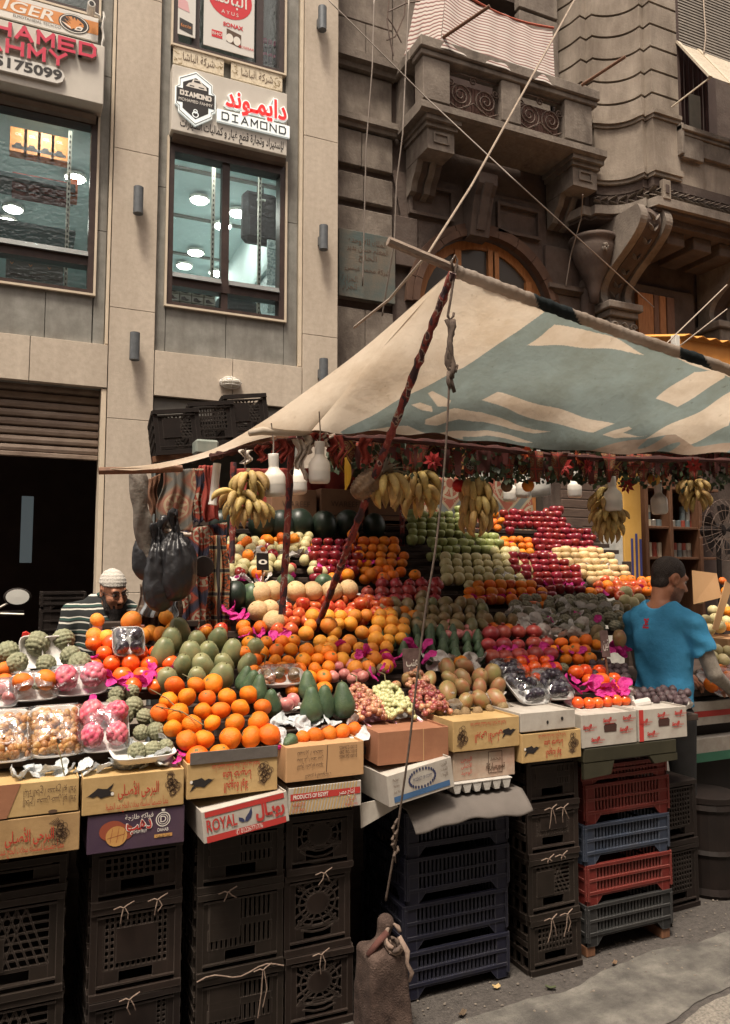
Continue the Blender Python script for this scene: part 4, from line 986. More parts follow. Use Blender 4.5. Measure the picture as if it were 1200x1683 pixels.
MB().rbox(7.66,8.2,6.62,7.0,4.66,4.745,0.01).rbox(7.72,8.14,6.66,7.0,4.35,4.658,0.01).build('console_capital',stone,con2)
ko=mat('orange_corrugated',(0.55,0.22,0.04),(0.68,0.32,0.07),8,0.6,stretch=(1,6,1));kw=mat('orange_fascia',(0.50,0.19,0.03),(0.58,0.24,0.05),4,0.6)
KY=5.2
ks=thing('kiosk_roof','sunlit orange corrugated roof edge of a kiosk at the right photo edge','roof',(at(1130,585,KY)))
a=at(1117,555,KY);b=at(1300,611,KY)
mb=MB()
for i in range(14):
 u0,u1=i/14,(i+1)/14
 x0,x1=a.x+(b.x+0.8-a.x)*u0,a.x+(b.x+0.8-a.x)*u1
 xm=(x0+x1)/2
 mb.add([(x0,KY-0.05,a.z),(xm,KY-0.05,a.z+0.03),(x1,KY-0.05,a.z),(x0,KY+0.75,a.z+0.22),(xm,KY+0.75,a.z+0.25),(x1,KY+0.75,a.z+0.22)],[(0,1,4,3),(1,2,5,4)])
o=mb.build('roof_sheet',ko,ks,solid=0.006)
MB().rbox(a.x,b.x+0.8,KY,KY+0.03,a.z-0.22,a.z-0.01,0.004).build('fascia_board',kw,ks)
MB().rbox(a.x-0.06,a.x-0.005,KY-0.01,KY+0.05,a.z-0.24,a.z+0.02,0.004).build('end_board',plastic_w,ks)
YC=6.3
yel=mat('yellow_painted_column',(0.55,0.30,0.06),(0.62,0.36,0.09),4,0.6);navy=mat('navy_stripe',(0.04,0.045,0.16),None,rough=0.5)
a=at(1030,945,YC);b=at(1057,945,YC)
yc=thing('painted_column','yellow painted column with navy blue stripes behind the right fruit tiers','column',((a.x+b.x)/2,YC,0))
MB().rbox(a.x-0.02,b.x,YC,YC+0.4,0,3.4,0.006).build('column_body',yel,yc)
for i,(p0,p1)in enumerate([(1038,885),(1045,877),(1052,886)]):
 q0=at(p0,p1,YC);MB().rbox(q0.x-0.014,q0.x+0.014,YC-0.012,YC-0.001,1.2,q0.z,0.003).build('navy_stripe',navy,yc)
a=at(992,885,6.2);b=at(1024,885,6.2)
solo(MB().rbox(a.x,b.x,6.2,6.25,0.5,at(1000,880,6.2).z,0.005),'marbled_panel',mat('grey_marble',(0.36,0.36,0.33),(0.55,0.53,0.48),12,0.5),'grey marbled panel left of the yellow column','panel')
mb=thing('plank_wall','dark weathered plank wall behind the right bananas','wall',(at(990,900,6.4).x,6.4,0))
a=at(955,800,6.4);b=at(1030,800,6.4)
z=1.2
while z<2.75:
 MB().rbox(a.x-0.25,b.x,6.4,6.43,z,z+0.088,0.006).build('plank',mat('dark_plank',(0.07,0.045,0.035),(0.12,0.08,0.06),5,0.8,stretch=(1,6,12))if z<1.21 else MATS['dark_plank'],mb);z+=0.095
shp=thing('shop_shelving','dark shop shelving full of small tins behind the blue shirt man','shelving',(at(1110,860,6.6).x,6.6,0))
a=at(1060,800,6.6);b=at(1150,800,6.6)
MB().box(a.x,b.x+0.6,6.95,6.98,0,3.2).build('back_board',darkin,shp)
zz=[at(1100,y,6.6).z for y in(915,865,800,760)]
for z in zz:MB().rbox(a.x,b.x+0.3,6.6,6.95,z-0.03,z,0.004).build('shelf_board',oldwood_d,shp)
for x in(a.x,at(1100,800,6.6).x,at(1148,800,6.6).x):MB().rbox(x-0.025,x+0.025,6.58,6.95,0,3.1,0.004).build('upright',oldwood_d,shp)
tin=[mat('tin_silver',(0.35,0.33,0.30),None,rough=0.35,metal=0.5),mat('tin_blue',(0.13,0.16,0.17),None,rough=0.5),mat('tin_red',(0.28,0.06,0.04),None,rough=0.5),mat('tin_cream',(0.5,0.45,0.35),None,rough=0.5)]
tms=[MB().lathe([(0,0),(0.034,0),(0.034,0.075),(0.031,0.08),(0,0.08)],seg=10).mesh('tin',m,False,True)for m in tin]
n_=0
for zi,z in enumerate(zz[:3]):
 for x in np.arange(a.x+0.07,b.x,0.075):
  for k in range(rnd.choice([1,2,3,3])if zi else 2):
   if z+0.085*(k+1)>3.0:continue
   o=inst('tin',rnd.choice(tms),None,(x+rnd.uniform(-0.006,0.006),6.72,z+0.001+k*0.082))
   tag(o,'small tin on the dark shop shelves behind the blue shirt man','tin','tins stacked on the shop shelves')
solo(MB().grid(lambda u,v:(at(775,780,5.7).x+u*0.85,5.7+0.03*math.sin(u*13),2.36+v*0.5+0.02*math.sin(u*7)),24,6),'bright_gap_sheet',mat('bright_gap_sheet',(0.75,0.74,0.70),None,rough=0.7,trans=0.5),'white sheet added to stand for the bright gap under the stall roof','sheet',smooth=True,solid=0.004)  # added sheet standing in for the bright background beyond the gap
ropem=mat('pale_rope',(0.30,0.245,0.195),(0.38,0.31,0.25),60,0.9);wirem=mat('grey_wire',(0.26,0.22,0.19),None,rough=0.7)
def line(name,pts,r,m,label,cat='wire',sag=0.0,group=None,n=14):
 P_=[Vector(p)for p in pts];out=[]
 for a_1,b_1 in zip(P_[:-1],P_[1:]):
  for k in range(n):t=k/n;out.append(a_1*(1-t)+b_1*t+Vector((0,0,-sag*4*t*(1-t))))
 out.append(P_[-1])
 mb=MB().tube(out,r,6);return solo(mb,name,m,label,cat,group,smooth=True)
line('wire',[at(540,0,6.6),at(700,160,6.3),at(850,300,5.6),at(1075,505,6.5)],0.006,wirem,'thin wire slanting down to the right in front of the balcony')
line('wire',[at(615,0,6.6),at(612,110,6.6),at(602,240,6.7),at(596,470,6.9)],0.007,wirem,'pale wire hanging down the wall left of the balcony')
line('wire',[at(672,0,6.4),at(662,220,6.4),at(652,300,6.5),at(648,400,6.6),at(628,520,6.9)],0.007,wirem,'pale wire hanging past the left balcony bracket')
line('wire',[at(958,320,6.2),at(955,360,6.5),at(938,420,6.8),at(930,470,6.9)],0.006,wirem,'thin wire dangling from the right balcony bracket')
line('rope',[at(1090,570,3.2),at(1195,468,4.0)],0.004,ropem,'upper pale rope rising to the right from the awning hem','rope')
line('rope',[at(1118,568,3.4),at(1195,508,4.0)],0.004,ropem,'lower pale rope rising to the right from the awning hem','rope')
line('rope',[at(582,538,3.3),at(640,492,3.0),at(694,428,2.62)],0.006,ropem,'pale cord from the awning pole down to the left roof post','rope')
line('rope',[at(1155,-20,6.2),at(1160,60,6.1),at(1157,88,6.1)],0.008,ropem,'pale cord hanging in front of the propped shutter','rope')
sf=thing('aerial','broken aerial frame fixed to the wall left of the striped cloth','aerial',at(650,60,6.7))
for pts in[[(668,-10),(665,25),(650,60),(636,66)],[(640,-5),(637,30),(645,40),(660,70)],[(637,20),(668,5),(690,2)],[(636,30),(640,60),(647,92)]]:
 MB().tube([at(x,y,6.7)for x,y in pts],0.008,5).build('aerial_rod',iron,sf)
# ================================================================== FRUIT STALL STRUCTURE
kraft=mat('yellow_kraft_card',(0.40,0.26,0.105),(0.48,0.33,0.15),7,0.8,0.08,60,dirt=((0.24,0.14,0.055),3,0.5,(1,1,2)))
kraft_d=mat('stained_kraft_card',(0.30,0.185,0.08),(0.40,0.26,0.12),4,0.8,0.08,60,dirt=((0.14,0.075,0.035),2.6,0.7,(1,1,1.5)))
tan_c=mat('tan_card',(0.42,0.24,0.115),(0.48,0.29,0.145),6,0.75,0.06,60,dirt=((0.3,0.16,0.07),3,0.4))
brown_c=mat('brown_card',(0.27,0.115,0.06),(0.33,0.15,0.08),6,0.75,0.06,60,dirt=((0.17,0.07,0.04),4,0.5))
purple_c=mat('purple_card',(0.042,0.022,0.045),(0.06,0.033,0.062),6,0.6,dirt=((0.09,0.06,0.06),5,0.35))
white_c=mat('white_card',(0.40,0.37,0.33),(0.48,0.45,0.40),5,0.7,0.06,50,dirt=((0.20,0.15,0.12),4,0.7))
grey_c=mat('grey_card',(0.085,0.073,0.065),(0.13,0.115,0.103),5,0.8,0.1,60,dirt=((0.12,0.10,0.09),5,0.5))
pulp=mat('egg_tray_pulp',(0.36,0.34,0.31),(0.44,0.42,0.39),30,0.95,0.2,120)
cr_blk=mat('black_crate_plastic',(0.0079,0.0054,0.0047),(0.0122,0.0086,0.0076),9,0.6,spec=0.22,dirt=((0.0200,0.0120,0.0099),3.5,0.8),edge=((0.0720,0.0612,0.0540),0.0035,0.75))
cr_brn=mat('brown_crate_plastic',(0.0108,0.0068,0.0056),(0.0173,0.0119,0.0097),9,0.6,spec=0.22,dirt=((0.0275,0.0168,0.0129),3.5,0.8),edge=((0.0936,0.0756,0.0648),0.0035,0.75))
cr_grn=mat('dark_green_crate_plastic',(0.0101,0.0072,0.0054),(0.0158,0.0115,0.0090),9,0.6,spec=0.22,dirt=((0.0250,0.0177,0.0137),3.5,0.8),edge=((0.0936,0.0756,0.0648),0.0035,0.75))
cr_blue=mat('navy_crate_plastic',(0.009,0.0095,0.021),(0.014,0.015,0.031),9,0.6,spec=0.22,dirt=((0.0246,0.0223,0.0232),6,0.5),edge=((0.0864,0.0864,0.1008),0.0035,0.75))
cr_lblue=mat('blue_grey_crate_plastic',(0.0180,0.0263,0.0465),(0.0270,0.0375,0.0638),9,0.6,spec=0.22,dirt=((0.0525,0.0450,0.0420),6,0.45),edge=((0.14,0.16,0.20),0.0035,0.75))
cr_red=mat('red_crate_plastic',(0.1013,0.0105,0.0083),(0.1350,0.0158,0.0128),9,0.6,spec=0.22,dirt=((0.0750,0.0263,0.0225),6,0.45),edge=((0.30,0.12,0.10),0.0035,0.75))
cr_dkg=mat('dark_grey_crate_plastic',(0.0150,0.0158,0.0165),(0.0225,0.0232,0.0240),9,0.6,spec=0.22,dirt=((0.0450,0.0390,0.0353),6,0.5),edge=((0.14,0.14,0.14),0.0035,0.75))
twine_m=mat('pale_twine',(0.15,0.10,0.08),(0.24,0.18,0.14),60,0.9)
printred=mat('box_red_print',(0.42,0.035,0.03),None,rough=0.6)
printblue=mat('box_blue_print',(0.05,0.12,0.25),None,rough=0.6)
leafink=mat('navy_leaf_print',(0.03,0.035,0.09),None,rough=0.6)
CY=2.78
# ---------------------------------------------------------------- upright crates (long axis into the stall)
def lattice(kind,w,h):
 """front of a crate: real bars and holes"""
 mb=MB();t=0.014
 def b(x0,x1,z0,z1,y0=0.0,y1=t):mb.box(x0,x1,y0,y1,z0,z1)
 b(0,w,0,0.022,-0.008,t);b(0,w,h-0.020,h,-0.008,t);b(0,0.022,0.022,h-0.020);b(w-0.022,w,0.022,h-0.020)
 b(0.022,w-0.022,h-0.034,h-0.028,-0.004);b(0.022,w-0.022,0.038,0.044,-0.004)
 x0,x1,z0,z1=0.045,w-0.045,0.088,h-0.034
 b(0.022,x0,0.044,h-0.034,0.004);b(x1,w-0.022,0.044,h-0.034,0.004)
 cx=w/2
 b(x0,cx-0.055,0.044,z0,0.004);b(cx+0.055,x1,0.044,z0,0.004);b(cx-0.055,cx+0.055,0.079,z0,0.004)
 def clipbar(ax0,az0,ax1,az1,wd):
  mb.bar((ax0,0.008,az0),(ax1,0.008,az1),wd,0.010,(0,1,0))
 if kind=='grid':
  n=10
  for i in range(1,n):x=x0+(x1-x0)*i/n;b(x-0.0035,x+0.0035,z0,z1,0.002,0.011)
  n=max(3,int((z1-z0)/0.021))
  for i in range(0,n+1):z=z0+(z1-z0)*i/n;b(x0,x1,z-0.0035,z+0.0035,0.003,0.012)
 elif kind=='patch':
  b(cx-0.065,cx+0.07,z0+0.02,z0+0.13,0.0,0.006)
  n=12
  for i in range(0,n+1):x=x0+(x1-x0)*i/n;b(x-0.0035,x+0.0035,z0,z1,0.004,0.012)
  n=8
  for i in range(0,n+1):z=z0+(z1-z0)*i/n;b(x0,x1,z-0.0035,z+0.0035,0.005,0.013)
 elif kind=='slots':
  zm=(z0+z1)/2
  for za,zb in((z0,zm-0.012),(zm+0.012,z1)):
   n=13
   for i in range(0,n+1):x=x0+(x1-x0)*i/n;b(x-0.0045,x+0.0045,za,zb,0.002,0.011)
  b(x0,x1,zm-0.012,zm+0.012,0.001);b(x0,x0+0.11,zm-0.05,z1,0.0,0.008)
 elif kind=='circle':
  cz=(z0+z1)/2
  for rr in(0.045,0.07,0.095,0.12):
   for i in range(18):
    a0,a1=2*math.pi*i/18,2*math.pi*(i+1)/18
    p=[(cx+rr*1.05*math.cos(a),cz+rr*0.85*math.sin(a))for a in(a0,a1)]
    if all(x0-0.005<q[0]<x1+0.005 for q in p):clipbar(p[0][0],p[0][1],p[1][0],p[1][1],0.006)
  for i in range(18):
   a=2*math.pi*i/18;ex,ez=cx+0.16*math.cos(a),cz+0.12*math.sin(a)
   ex=min(max(ex,x0),x1);ez=min(max(ez,z0),z1);clipbar(cx+0.04*math.cos(a),cz+0.034*math.sin(a),ex,ez,0.006)
  mb.prism(disc(cx,cz,0.045,0.038,16),'y',0.002,0.010)
  b(x0,x1,z0-0.003,z0+0.004,0.004);b(x0,x1,z1-0.004,z1+0.003,0.004)
 elif kind=='diagonal':
  b(x0,x0+0.09,z0,z0+0.10,0.0,0.008)
  n=7
  for i in range(0,n+1):
   z=z0+(z1-z0)*i/n
   b(x0,x1,z-0.003,z+0.003,0.004,0.012)
  for i in range(-2,9):
   xa=x0+(x1-x0)*i/8;xb=xa+0.07*(1 if i<4 else-1)
   if x0<=xa<=x1 and x0<=xb<=x1:clipbar(xa,z0,xb,z1,0.006)
   elif x0<=xa<=x1:clipbar(xa,z0,xa,z1,0.006)
 return mb
LAT={}
def upright_crate(kind,m,w,h,loc,label,group,yaw=0.0,shell=True):
 key=(kind,m.name,round(w,3),round(h,3))
 if key not in LAT:
  f=lattice(kind,w,h).mesh('lattice_panel',m)
  s=MB();d=0.46
  for y in np.linspace(0.05,d,9):s.box(-0.004,0.006,y,y+0.012,0.0,h)
  for z in(0.0,0.07,h*0.5,h-0.08,h-0.02):s.box(-0.006,0.008,0.014,d,z,z+0.02)
  sm=s.mesh('side_panel',m)
  r=MB()
  r.box(0.008,w-0.008,0.014,d,0.0,0.006).box(0.008,w-0.008,0.014,d,h-0.008,h-0.002).box(0.01,w-0.01,d-0.01,d,0.006,h-0.008)
  LAT[key]=(f,sm,r.mesh('crate_shell',m))
 f,sm,r=LAT[key]
 t=thing('plastic_crate',label,'crate',loc,(0,0,yaw),group)
 inst('lattice_panel',f,t);inst('side_panel',sm,t,(0,0,0));inst('side_panel',sm,t,(w-0.002,0,0));inst('crate_shell',r,t)if shell else inst('lattice_panel',f,t,(0,0.40,0))
 return t
def stack(x0,w,ztop,items,col,group,yaw=0.0,y=CY):
 """items: list of (kind, material, height, words) from the top"""
 z=ztop
 for i,(kind,m,h,words)in enumerate(items):
  z-=h
  hh=h-0.003
  if z<-0.001:hh=h+z-0.003 if h+z>0.05 else 0;z=0
  if hh<0.05:break
  upright_crate(kind,m,w,hh,(x0+rnd.uniform(-0.004,0.004),y+rnd.uniform(-0.006,0.006),z+0.001),words+' '+col,group,yaw+rnd.uniform(-0.028,0.028))
g_='upright crates stacked under the stall'
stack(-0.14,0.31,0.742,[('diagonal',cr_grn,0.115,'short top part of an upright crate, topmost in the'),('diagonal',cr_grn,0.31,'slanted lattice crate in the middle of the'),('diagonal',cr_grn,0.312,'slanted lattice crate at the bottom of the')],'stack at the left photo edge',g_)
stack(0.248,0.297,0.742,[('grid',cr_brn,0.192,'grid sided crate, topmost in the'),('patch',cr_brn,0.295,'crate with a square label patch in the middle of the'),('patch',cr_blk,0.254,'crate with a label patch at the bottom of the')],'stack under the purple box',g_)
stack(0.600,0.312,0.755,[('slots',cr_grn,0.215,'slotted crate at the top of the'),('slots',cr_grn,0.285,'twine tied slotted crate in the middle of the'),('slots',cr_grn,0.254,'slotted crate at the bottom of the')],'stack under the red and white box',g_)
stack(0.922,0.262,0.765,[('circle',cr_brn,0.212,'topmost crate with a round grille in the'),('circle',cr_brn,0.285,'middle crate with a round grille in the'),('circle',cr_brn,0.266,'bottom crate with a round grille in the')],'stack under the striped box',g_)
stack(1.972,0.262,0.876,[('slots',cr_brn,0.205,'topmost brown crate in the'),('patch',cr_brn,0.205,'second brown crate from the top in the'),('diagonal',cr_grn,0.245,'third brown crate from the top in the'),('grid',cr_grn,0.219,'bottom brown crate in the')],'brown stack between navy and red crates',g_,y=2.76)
# ---------------------------------------------------------------- long slotted crates
def long_crate(m,w,h,loc,label,group,d=0.36,yaw=0.0):
 key=('long',m.name,round(w,3),round(h,3))
 if key not in LAT:
  t=0.012
  def panel(w,h,ns):
   f=MB()
   f.box(0,w,-0.006,t,h-0.014,h);f.box(0,w,-0.003,t,h*0.58,h*0.58+0.010);f.box(0.0,w,-0.004,t,h*0.26,h*0.26+0.012)
   f.box(0,0.055,0,t,0.0,h-0.014);f.box(w-0.055,w,0,t,0.0,h-0.014)
   f.prism([(0.055,0),(0.085,h*0.20),(0.085,h*0.26),(0.055,h*0.26)],'y',0.0,t);f.prism([(w-0.055,0),(w-0.055,h*0.26),(w-0.085,h*0.26),(w-0.085,h*0.20)],'y',0.0,t)
   f.box(0.085,w-0.085,0.0,t,h*0.20,h*0.26)
   for i in range(ns+1):
    x=0.055+(w-0.11)*i/ns;f.box(x-0.004,x+0.004,0.003,t-0.001,h*0.26+0.012,h-0.014)
   for x in(0.0,w-0.010):f.box(x,x+0.010,-0.007,0.0,0.02,h-0.014)
   return f
  LAT[key]=(panel(w,h,20).mesh('front_panel',m),panel(d,h,12).mesh('side_panel',m),MB().box(0.01,w-0.01,0.012,d-0.012,h*0.26,h*0.26+0.008).mesh('crate_floor',m))
 f,s,fl=LAT[key]
 o=thing('long_crate',label,'crate',loc,(0,0,yaw),group)
 inst('front_panel',f,o);inst('front_panel',f,o,(w,d,0),(0,0,math.pi));inst('side_panel',s,o,(0,d,0),(0,0,-math.pi/2));inst('side_panel',s,o,(w,0,0),(0,0,math.pi/2));inst('crate_floor',fl,o)
 return o
gb='navy crates stacked in the middle'
for i,(z,w_)in enumerate([(0.01,'bottom'),(0.185,'second from the bottom'),(0.362,'third from the bottom'),(0.537,'top')]):
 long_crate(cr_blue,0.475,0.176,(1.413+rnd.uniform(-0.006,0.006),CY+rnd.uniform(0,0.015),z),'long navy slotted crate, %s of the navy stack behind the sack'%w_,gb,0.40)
gr_='coloured crates stacked at the right'
for z,h,m,w_ in[(0.045,0.172,cr_dkg,'dark grey slotted crate at the bottom of the red and blue stack'),(0.217,0.170,cr_red,'lower red slotted crate between the dark grey and the blue one'),(0.387,0.170,cr_lblue,'blue slotted crate between the two red ones'),
               (0.557,0.170,cr_red,'upper red slotted crate above the blue one'),(0.727,0.080,cr_red,'topmost red crate, half hidden under the olive tray')]:
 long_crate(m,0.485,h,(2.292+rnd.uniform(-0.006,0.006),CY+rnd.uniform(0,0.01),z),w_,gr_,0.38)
for x,w_ in((2.29,'left'),(2.72,'right')):solo(MB().rbox(x,x+0.05,2.79,3.1,0,0.045,0.004),'wooden_block',oldwood_d,w_+' dark wooden block under the bottom grey crate','block')
olive=mat('olive_plastic',(0.022,0.020,0.010),(0.033,0.030,0.016),8,0.6)
mb=thing('plastic_drum','dark plastic drum in the shade behind the coloured crates at the right','drum',(at(1166,1470,3.12).x,3.12,0))
MB().lathe([(0,0),(0.15,0),(0.16,0.02),(0.15,0.05),(0.155,0.20),(0.165,0.22),(0.155,0.24),(0.15,0.42),(0.16,0.44),(0.15,0.47),(0,0.47)],seg=24).build('drum_body',cr_blk,mb,local=True);MB().lathe([(0,0.472),(0.155,0.472),(0.155,0.50),(0,0.505)],seg=24).build('drum_lid',cr_blk,mb,local=True)
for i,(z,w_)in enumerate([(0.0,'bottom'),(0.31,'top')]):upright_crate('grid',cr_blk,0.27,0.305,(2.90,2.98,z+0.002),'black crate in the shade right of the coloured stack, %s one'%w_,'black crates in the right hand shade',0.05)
t=thing('olive_tray','dark olive plastic tray upside down between the white boxes and the red crates','tray',(2.49,2.70,0.81))
MB().rbox(-0.265,0.265,0,0.42,0.035,0.10,0.006).build('tray_body',olive,t,local=True)
MB().prism([(-0.265,0.035),(-0.265,-0.03),(-0.12,-0.02),(-0.10,0.035)],'y',0.0,0.02).build('tray_flap',olive,t,local=True);MB().prism([(0.10,0.035),(0.13,0.0),(0.265,0.005),(0.265,0.035)],'y',0.0,0.02).build('tray_flap',olive,t,local=True)
def tie(x,z,dz,lab,y=CY-0.02):
 mb=MB()
 mb.tube([(x-0.03,y,z-0.005),(x-0.01,y-0.008,z+0.004),(x,y-0.012,z),(x+0.012,y-0.008,z+0.006),(x+0.035,y,z+0.012)],0.0024,5)
 mb.tube([(x,y-0.01,z),(x-0.006,y-0.012,z-dz*0.5),(x-0.015+rnd.uniform(-.01,.02),y-0.006,z-dz)],0.002,5)
 mb.tube([(x+0.004,y-0.01,z),(x+0.015,y-0.012,z-dz*0.4),(x+0.012+rnd.uniform(-.01,.02),y-0.006,z-dz*0.8)],0.002,5)
 solo(mb,'twine_knot',twine_m,lab,'twine',group='twine knots tying the crates')
for x,z,dz,lab in[(0.35,0.552,0.05,'left twine knot on the stack under the purple box'),(0.46,0.560,0.05,'right twine knot on the stack under the purple box'),(0.375,0.257,0.05,'lower twine knot on the stack under the purple box'),
 (0.70,0.545,0.03,'upper twine bow on the slotted stack'),(0.83,0.260,0.16,'long tailed twine knot on the slotted stack'),(1.06,0.555,0.04,'twine knot at the top of the round grille stack'),(1.05,0.27,0.07,'lower twine knot on the round grille stack')]:tie(x,z,dz,lab)
for x,z,dz,lab in[(2.07,0.672,0.08,'left twine end at the top of the brown stack'),(2.13,0.668,0.06,'right twine end at the top of the brown stack'),(2.05,0.47,0.02,'left twine knot halfway down the brown stack'),(2.12,0.475,0.02,'right twine knot halfway down the brown stack'),(2.06,0.228,0.09,'left twine end low on the brown stack'),(2.14,0.235,0.09,'right twine end low on the brown stack')]:tie(x,z,dz,lab,2.735)
solo(MB().tube([(0.60+0.312*k/10,CY-0.014,0.258+0.012*math.sin(k))for k in range(11)],0.0026,5),'twine_band',twine_m,'pale twine band round the middle of the slotted stack','twine')
# ---------------------------------------------------------------- printed cartons
def carton(x0,x1,z0,z1,m,label,group=None,y=2.70,d=0.36,tilt=0.0,yaw=0.0,lid=True,name='fruit_carton',pitch=0.0):
 w,h=x1-x0,z1-z0
 t=thing(name,label,'box',(x0,y,z0),(pitch,-tilt,yaw),group)
 mb=MB();e=0.004
 mb.rbox(0,w,0,e,0,h,0.002)
 mb.rbox(0,w,d-e,d,0,h,0.002);mb.rbox(0,e,e,d-e,0,h,0.001);mb.rbox(w-e,w,e,d-e,0,h,0.001);mb.box(e,w-e,e,d-e,0,e)
 if lid:mb.box(e,w-e,e,d-e,h-0.012,h-0.008)
 mb.build('carton_body',m,t,local=True)
 return t,w,h
EAGLE=[(0.03,0.47),(0.11,0.62),(0.145,0.70),(0.19,0.67),(0.235,0.66),(0.30,0.80),(0.275,0.66),(0.255,0.60),(0.30,0.56),(0.27,0.47),(0.22,0.45),(0.175,0.42),(0.14,0.50),(0.10,0.46),(0.06,0.50)]
def eagle(t,w,h,u0,flip=False,v0=0.0):
 p=[((u0+x)*w,(z+v0)*h)for x,z in EAGLE]
 if flip:p=[((u0+0.33-x)*w,(1.0-z-v0)*h)for x,z in EAGLE]
 q=p;decal(t,[[q[0],q[14],q[13],q[1]],[q[1],q[13],q[12],q[2]],[q[2],q[12],q[11],q[3]],[q[3],q[11],q[10],q[4]],[q[4],q[10],q[7]],[q[4],q[7],q[6],q[5]],[q[7],q[10],q[9],q[8]]],ink,'printed_eagle')
 hx,hz=(q[8][0]+q[9][0])/2,(q[8][1]+q[9][1])/2
 decal(t,[disc(hx,hz,0.016*w,0.05*h,8)],ink_white,'printed_head',-0.002)
def dates_art(t,w,h,u,v,su=0.10,flip=False,seed=0):
 r_=random.Random(seed);polys=[]
 for i in range(24):
  a=r_.uniform(0,6.28);q=math.sqrt(r_.random())
  polys+=ring((u+math.cos(a)*q*su*0.75)*w,(v+math.sin(a)*q*0.27)*h,0.011,0.0018,8,0.9)
 s=-1 if flip else 1
 for i in range(7):polys+=stroke([((u+su*(0.2-i*0.09))*w,(v+s*0.22)*h),((u-su*(0.2+i*0.13))*w,(v+s*(0.42-0.02*i))*h)],0.0016)
 polys=[[(min(max(x,0.004),w-0.004),min(max(z,0.004),h-0.004))for x,z in q]for q in polys]
 decal(t,polys,ink_brown,'printed_dates')
BARHI,FORSHOP,QUAL='البرحى الأصـلى','معبأ خصيصاً لسلسلة محلات الحاج عبد الحفيظ','الجودة اولا'
FORSHOP=FORSHOP.replace('ً','')
gc='printed fruit cartons along the stall front'
t,w,h=carton(-0.18,0.196,0.898,1.0,kraft,'yellow carton with upside down brown Arabic lines under the nut trays',gc)
decal(t,[[(0,0),(0.168,0),(0.205,h),(0,h)]],brown_c,'dark_corner')
text('الحاج / محسن حسن أبو العلا',t,0.29,h*0.40,0.030,ink_brown,-0.003,width=0.155,ar=True,flip=True);text('أبناء الحاج / ممدوح أبو العلا',t,0.29,h*0.68,0.030,ink_brown,-0.003,width=0.155,ar=True,flip=True)
decal(t,[disc(0.30,0.006,0.014,0.006,10)],ink_brown,'printed_stamp')
t,w,h=carton(-0.18,0.202,0.775,0.893,kraft_d,'stained yellow carton with red Arabic script, lower one at the left edge',gc)
text(BARHI,t,0.235,h*0.52,0.05,ink_red,-0.003,width=0.14,ar=True,bold=0.0006);text(FORSHOP,t,0.225,h*0.20,0.03,ink_red,-0.003,width=0.22,ar=True);dates_art(t,w,h,0.84,0.5,0.085,seed=1)
t,w,h=carton(0.207,0.531,0.877,0.996,kraft,'yellow carton with a black eagle and red Arabic script above the purple box',gc,y=2.70)
eagle(t,w,h,0.0);text(BARHI,t,0.54*w,h*0.56,0.05,ink_red,-0.003,width=0.13,ar=True,bold=0.0006);text(FORSHOP,t,0.53*w,h*0.17,0.03,ink_red,-0.003,width=0.20,ar=True);dates_art(t,w,h,0.89,0.62,0.075,seed=2)
t,w,h=carton(0.226,0.536,0.752,0.872,purple_c,'dark purple carton with a mango picture and a round badge',gc,y=2.705)
mang=mat('mango_print',(0.42,0.20,0.06),(0.50,0.28,0.09),14,0.6);mangr=mat('mango_print_red',(0.26,0.06,0.03),None,rough=0.6)
decal(t,[disc(0.25*w,0.55*h,0.042,0.032,20)],mangr,'printed_mango');decal(t,[disc(0.37*w,0.48*h,0.03,0.025,18)],mangr,'printed_mango',-0.0013);decal(t,[disc(0.29*w,0.40*h,0.034,0.032,20)],mang,'printed_mango',-0.0022)
decal(t,sum([stroke([(0.29*w+0.02*k,0.15*h+0.01),(0.29*w+0.02*k+0.008,0.62*h)],0.0012)for k in(-1,0,1)],[])+stroke([(0.26*w-0.02,0.36*h),(0.31*w+0.02,0.44*h)],0.0012),mangr,'mango_cuts',-0.0026)
text('دهب',t,0.52*w,0.66*h,0.06,ink_white,-0.0022,width=0.085,ar=True,bold=0.003);text('دهب',t,0.52*w,0.66*h,0.06,printred,-0.003,width=0.08,ar=True,bold=0.001)
text('فواكه طازجة',t,0.52*w,0.86*h,0.022,ink_white,-0.003,width=0.09,ar=True);text('PREMIUM FRUIT',t,0.52*w,0.45*h,0.014,ink_white,-0.003,width=0.05)
decal(t,ring(0.77*w,0.70*h,0.024,0.003,20)+ring(0.77*w,0.70*h,0.017,0.002,18),ink_white,'printed_badge');text('D',t,0.77*w,0.70*h,0.03,ink_white,-0.003);text('DAHAB',t,0.77*w,0.42*h,0.016,ink_white,-0.003,width=0.035)
decal(t,[[(0.755*w,0.92*h),(0.785*w,0.92*h),(0.79*w,0.98*h),(0.75*w,0.98*h)]],ink_white,'printed_crown');decal(t,[[(0.68*w,0.22*h),(0.87*w,0.22*h),(0.87*w,0.31*h),(0.68*w,0.31*h)]],mang,'printed_strip');text('جودة طبيعية',t,0.775*w,0.265*h,0.014,ink_brown,-0.003,width=0.045,ar=True)
t,w,h=carton(0.541,0.861,0.89,1.008,kraft,'yellow carton with upside down red script and a falling eagle under the orange heap',gc)
eagle(t,w,h,0.0,True);text(FORSHOP,t,0.53*w,h*0.83,0.028,ink_red,-0.003,width=0.17,ar=True,flip=True);text('معبا خصيصا',t,0.54*w,h*0.56,0.045,ink_red,-0.003,width=0.10,ar=True,flip=True,bold=0.0005);text(QUAL,t,0.53*w,h*0.24,0.045,ink_red,-0.003,width=0.085,ar=True,flip=True,bold=0.0005)
dates_art(t,w,h,0.86,0.58,0.09,True,3)
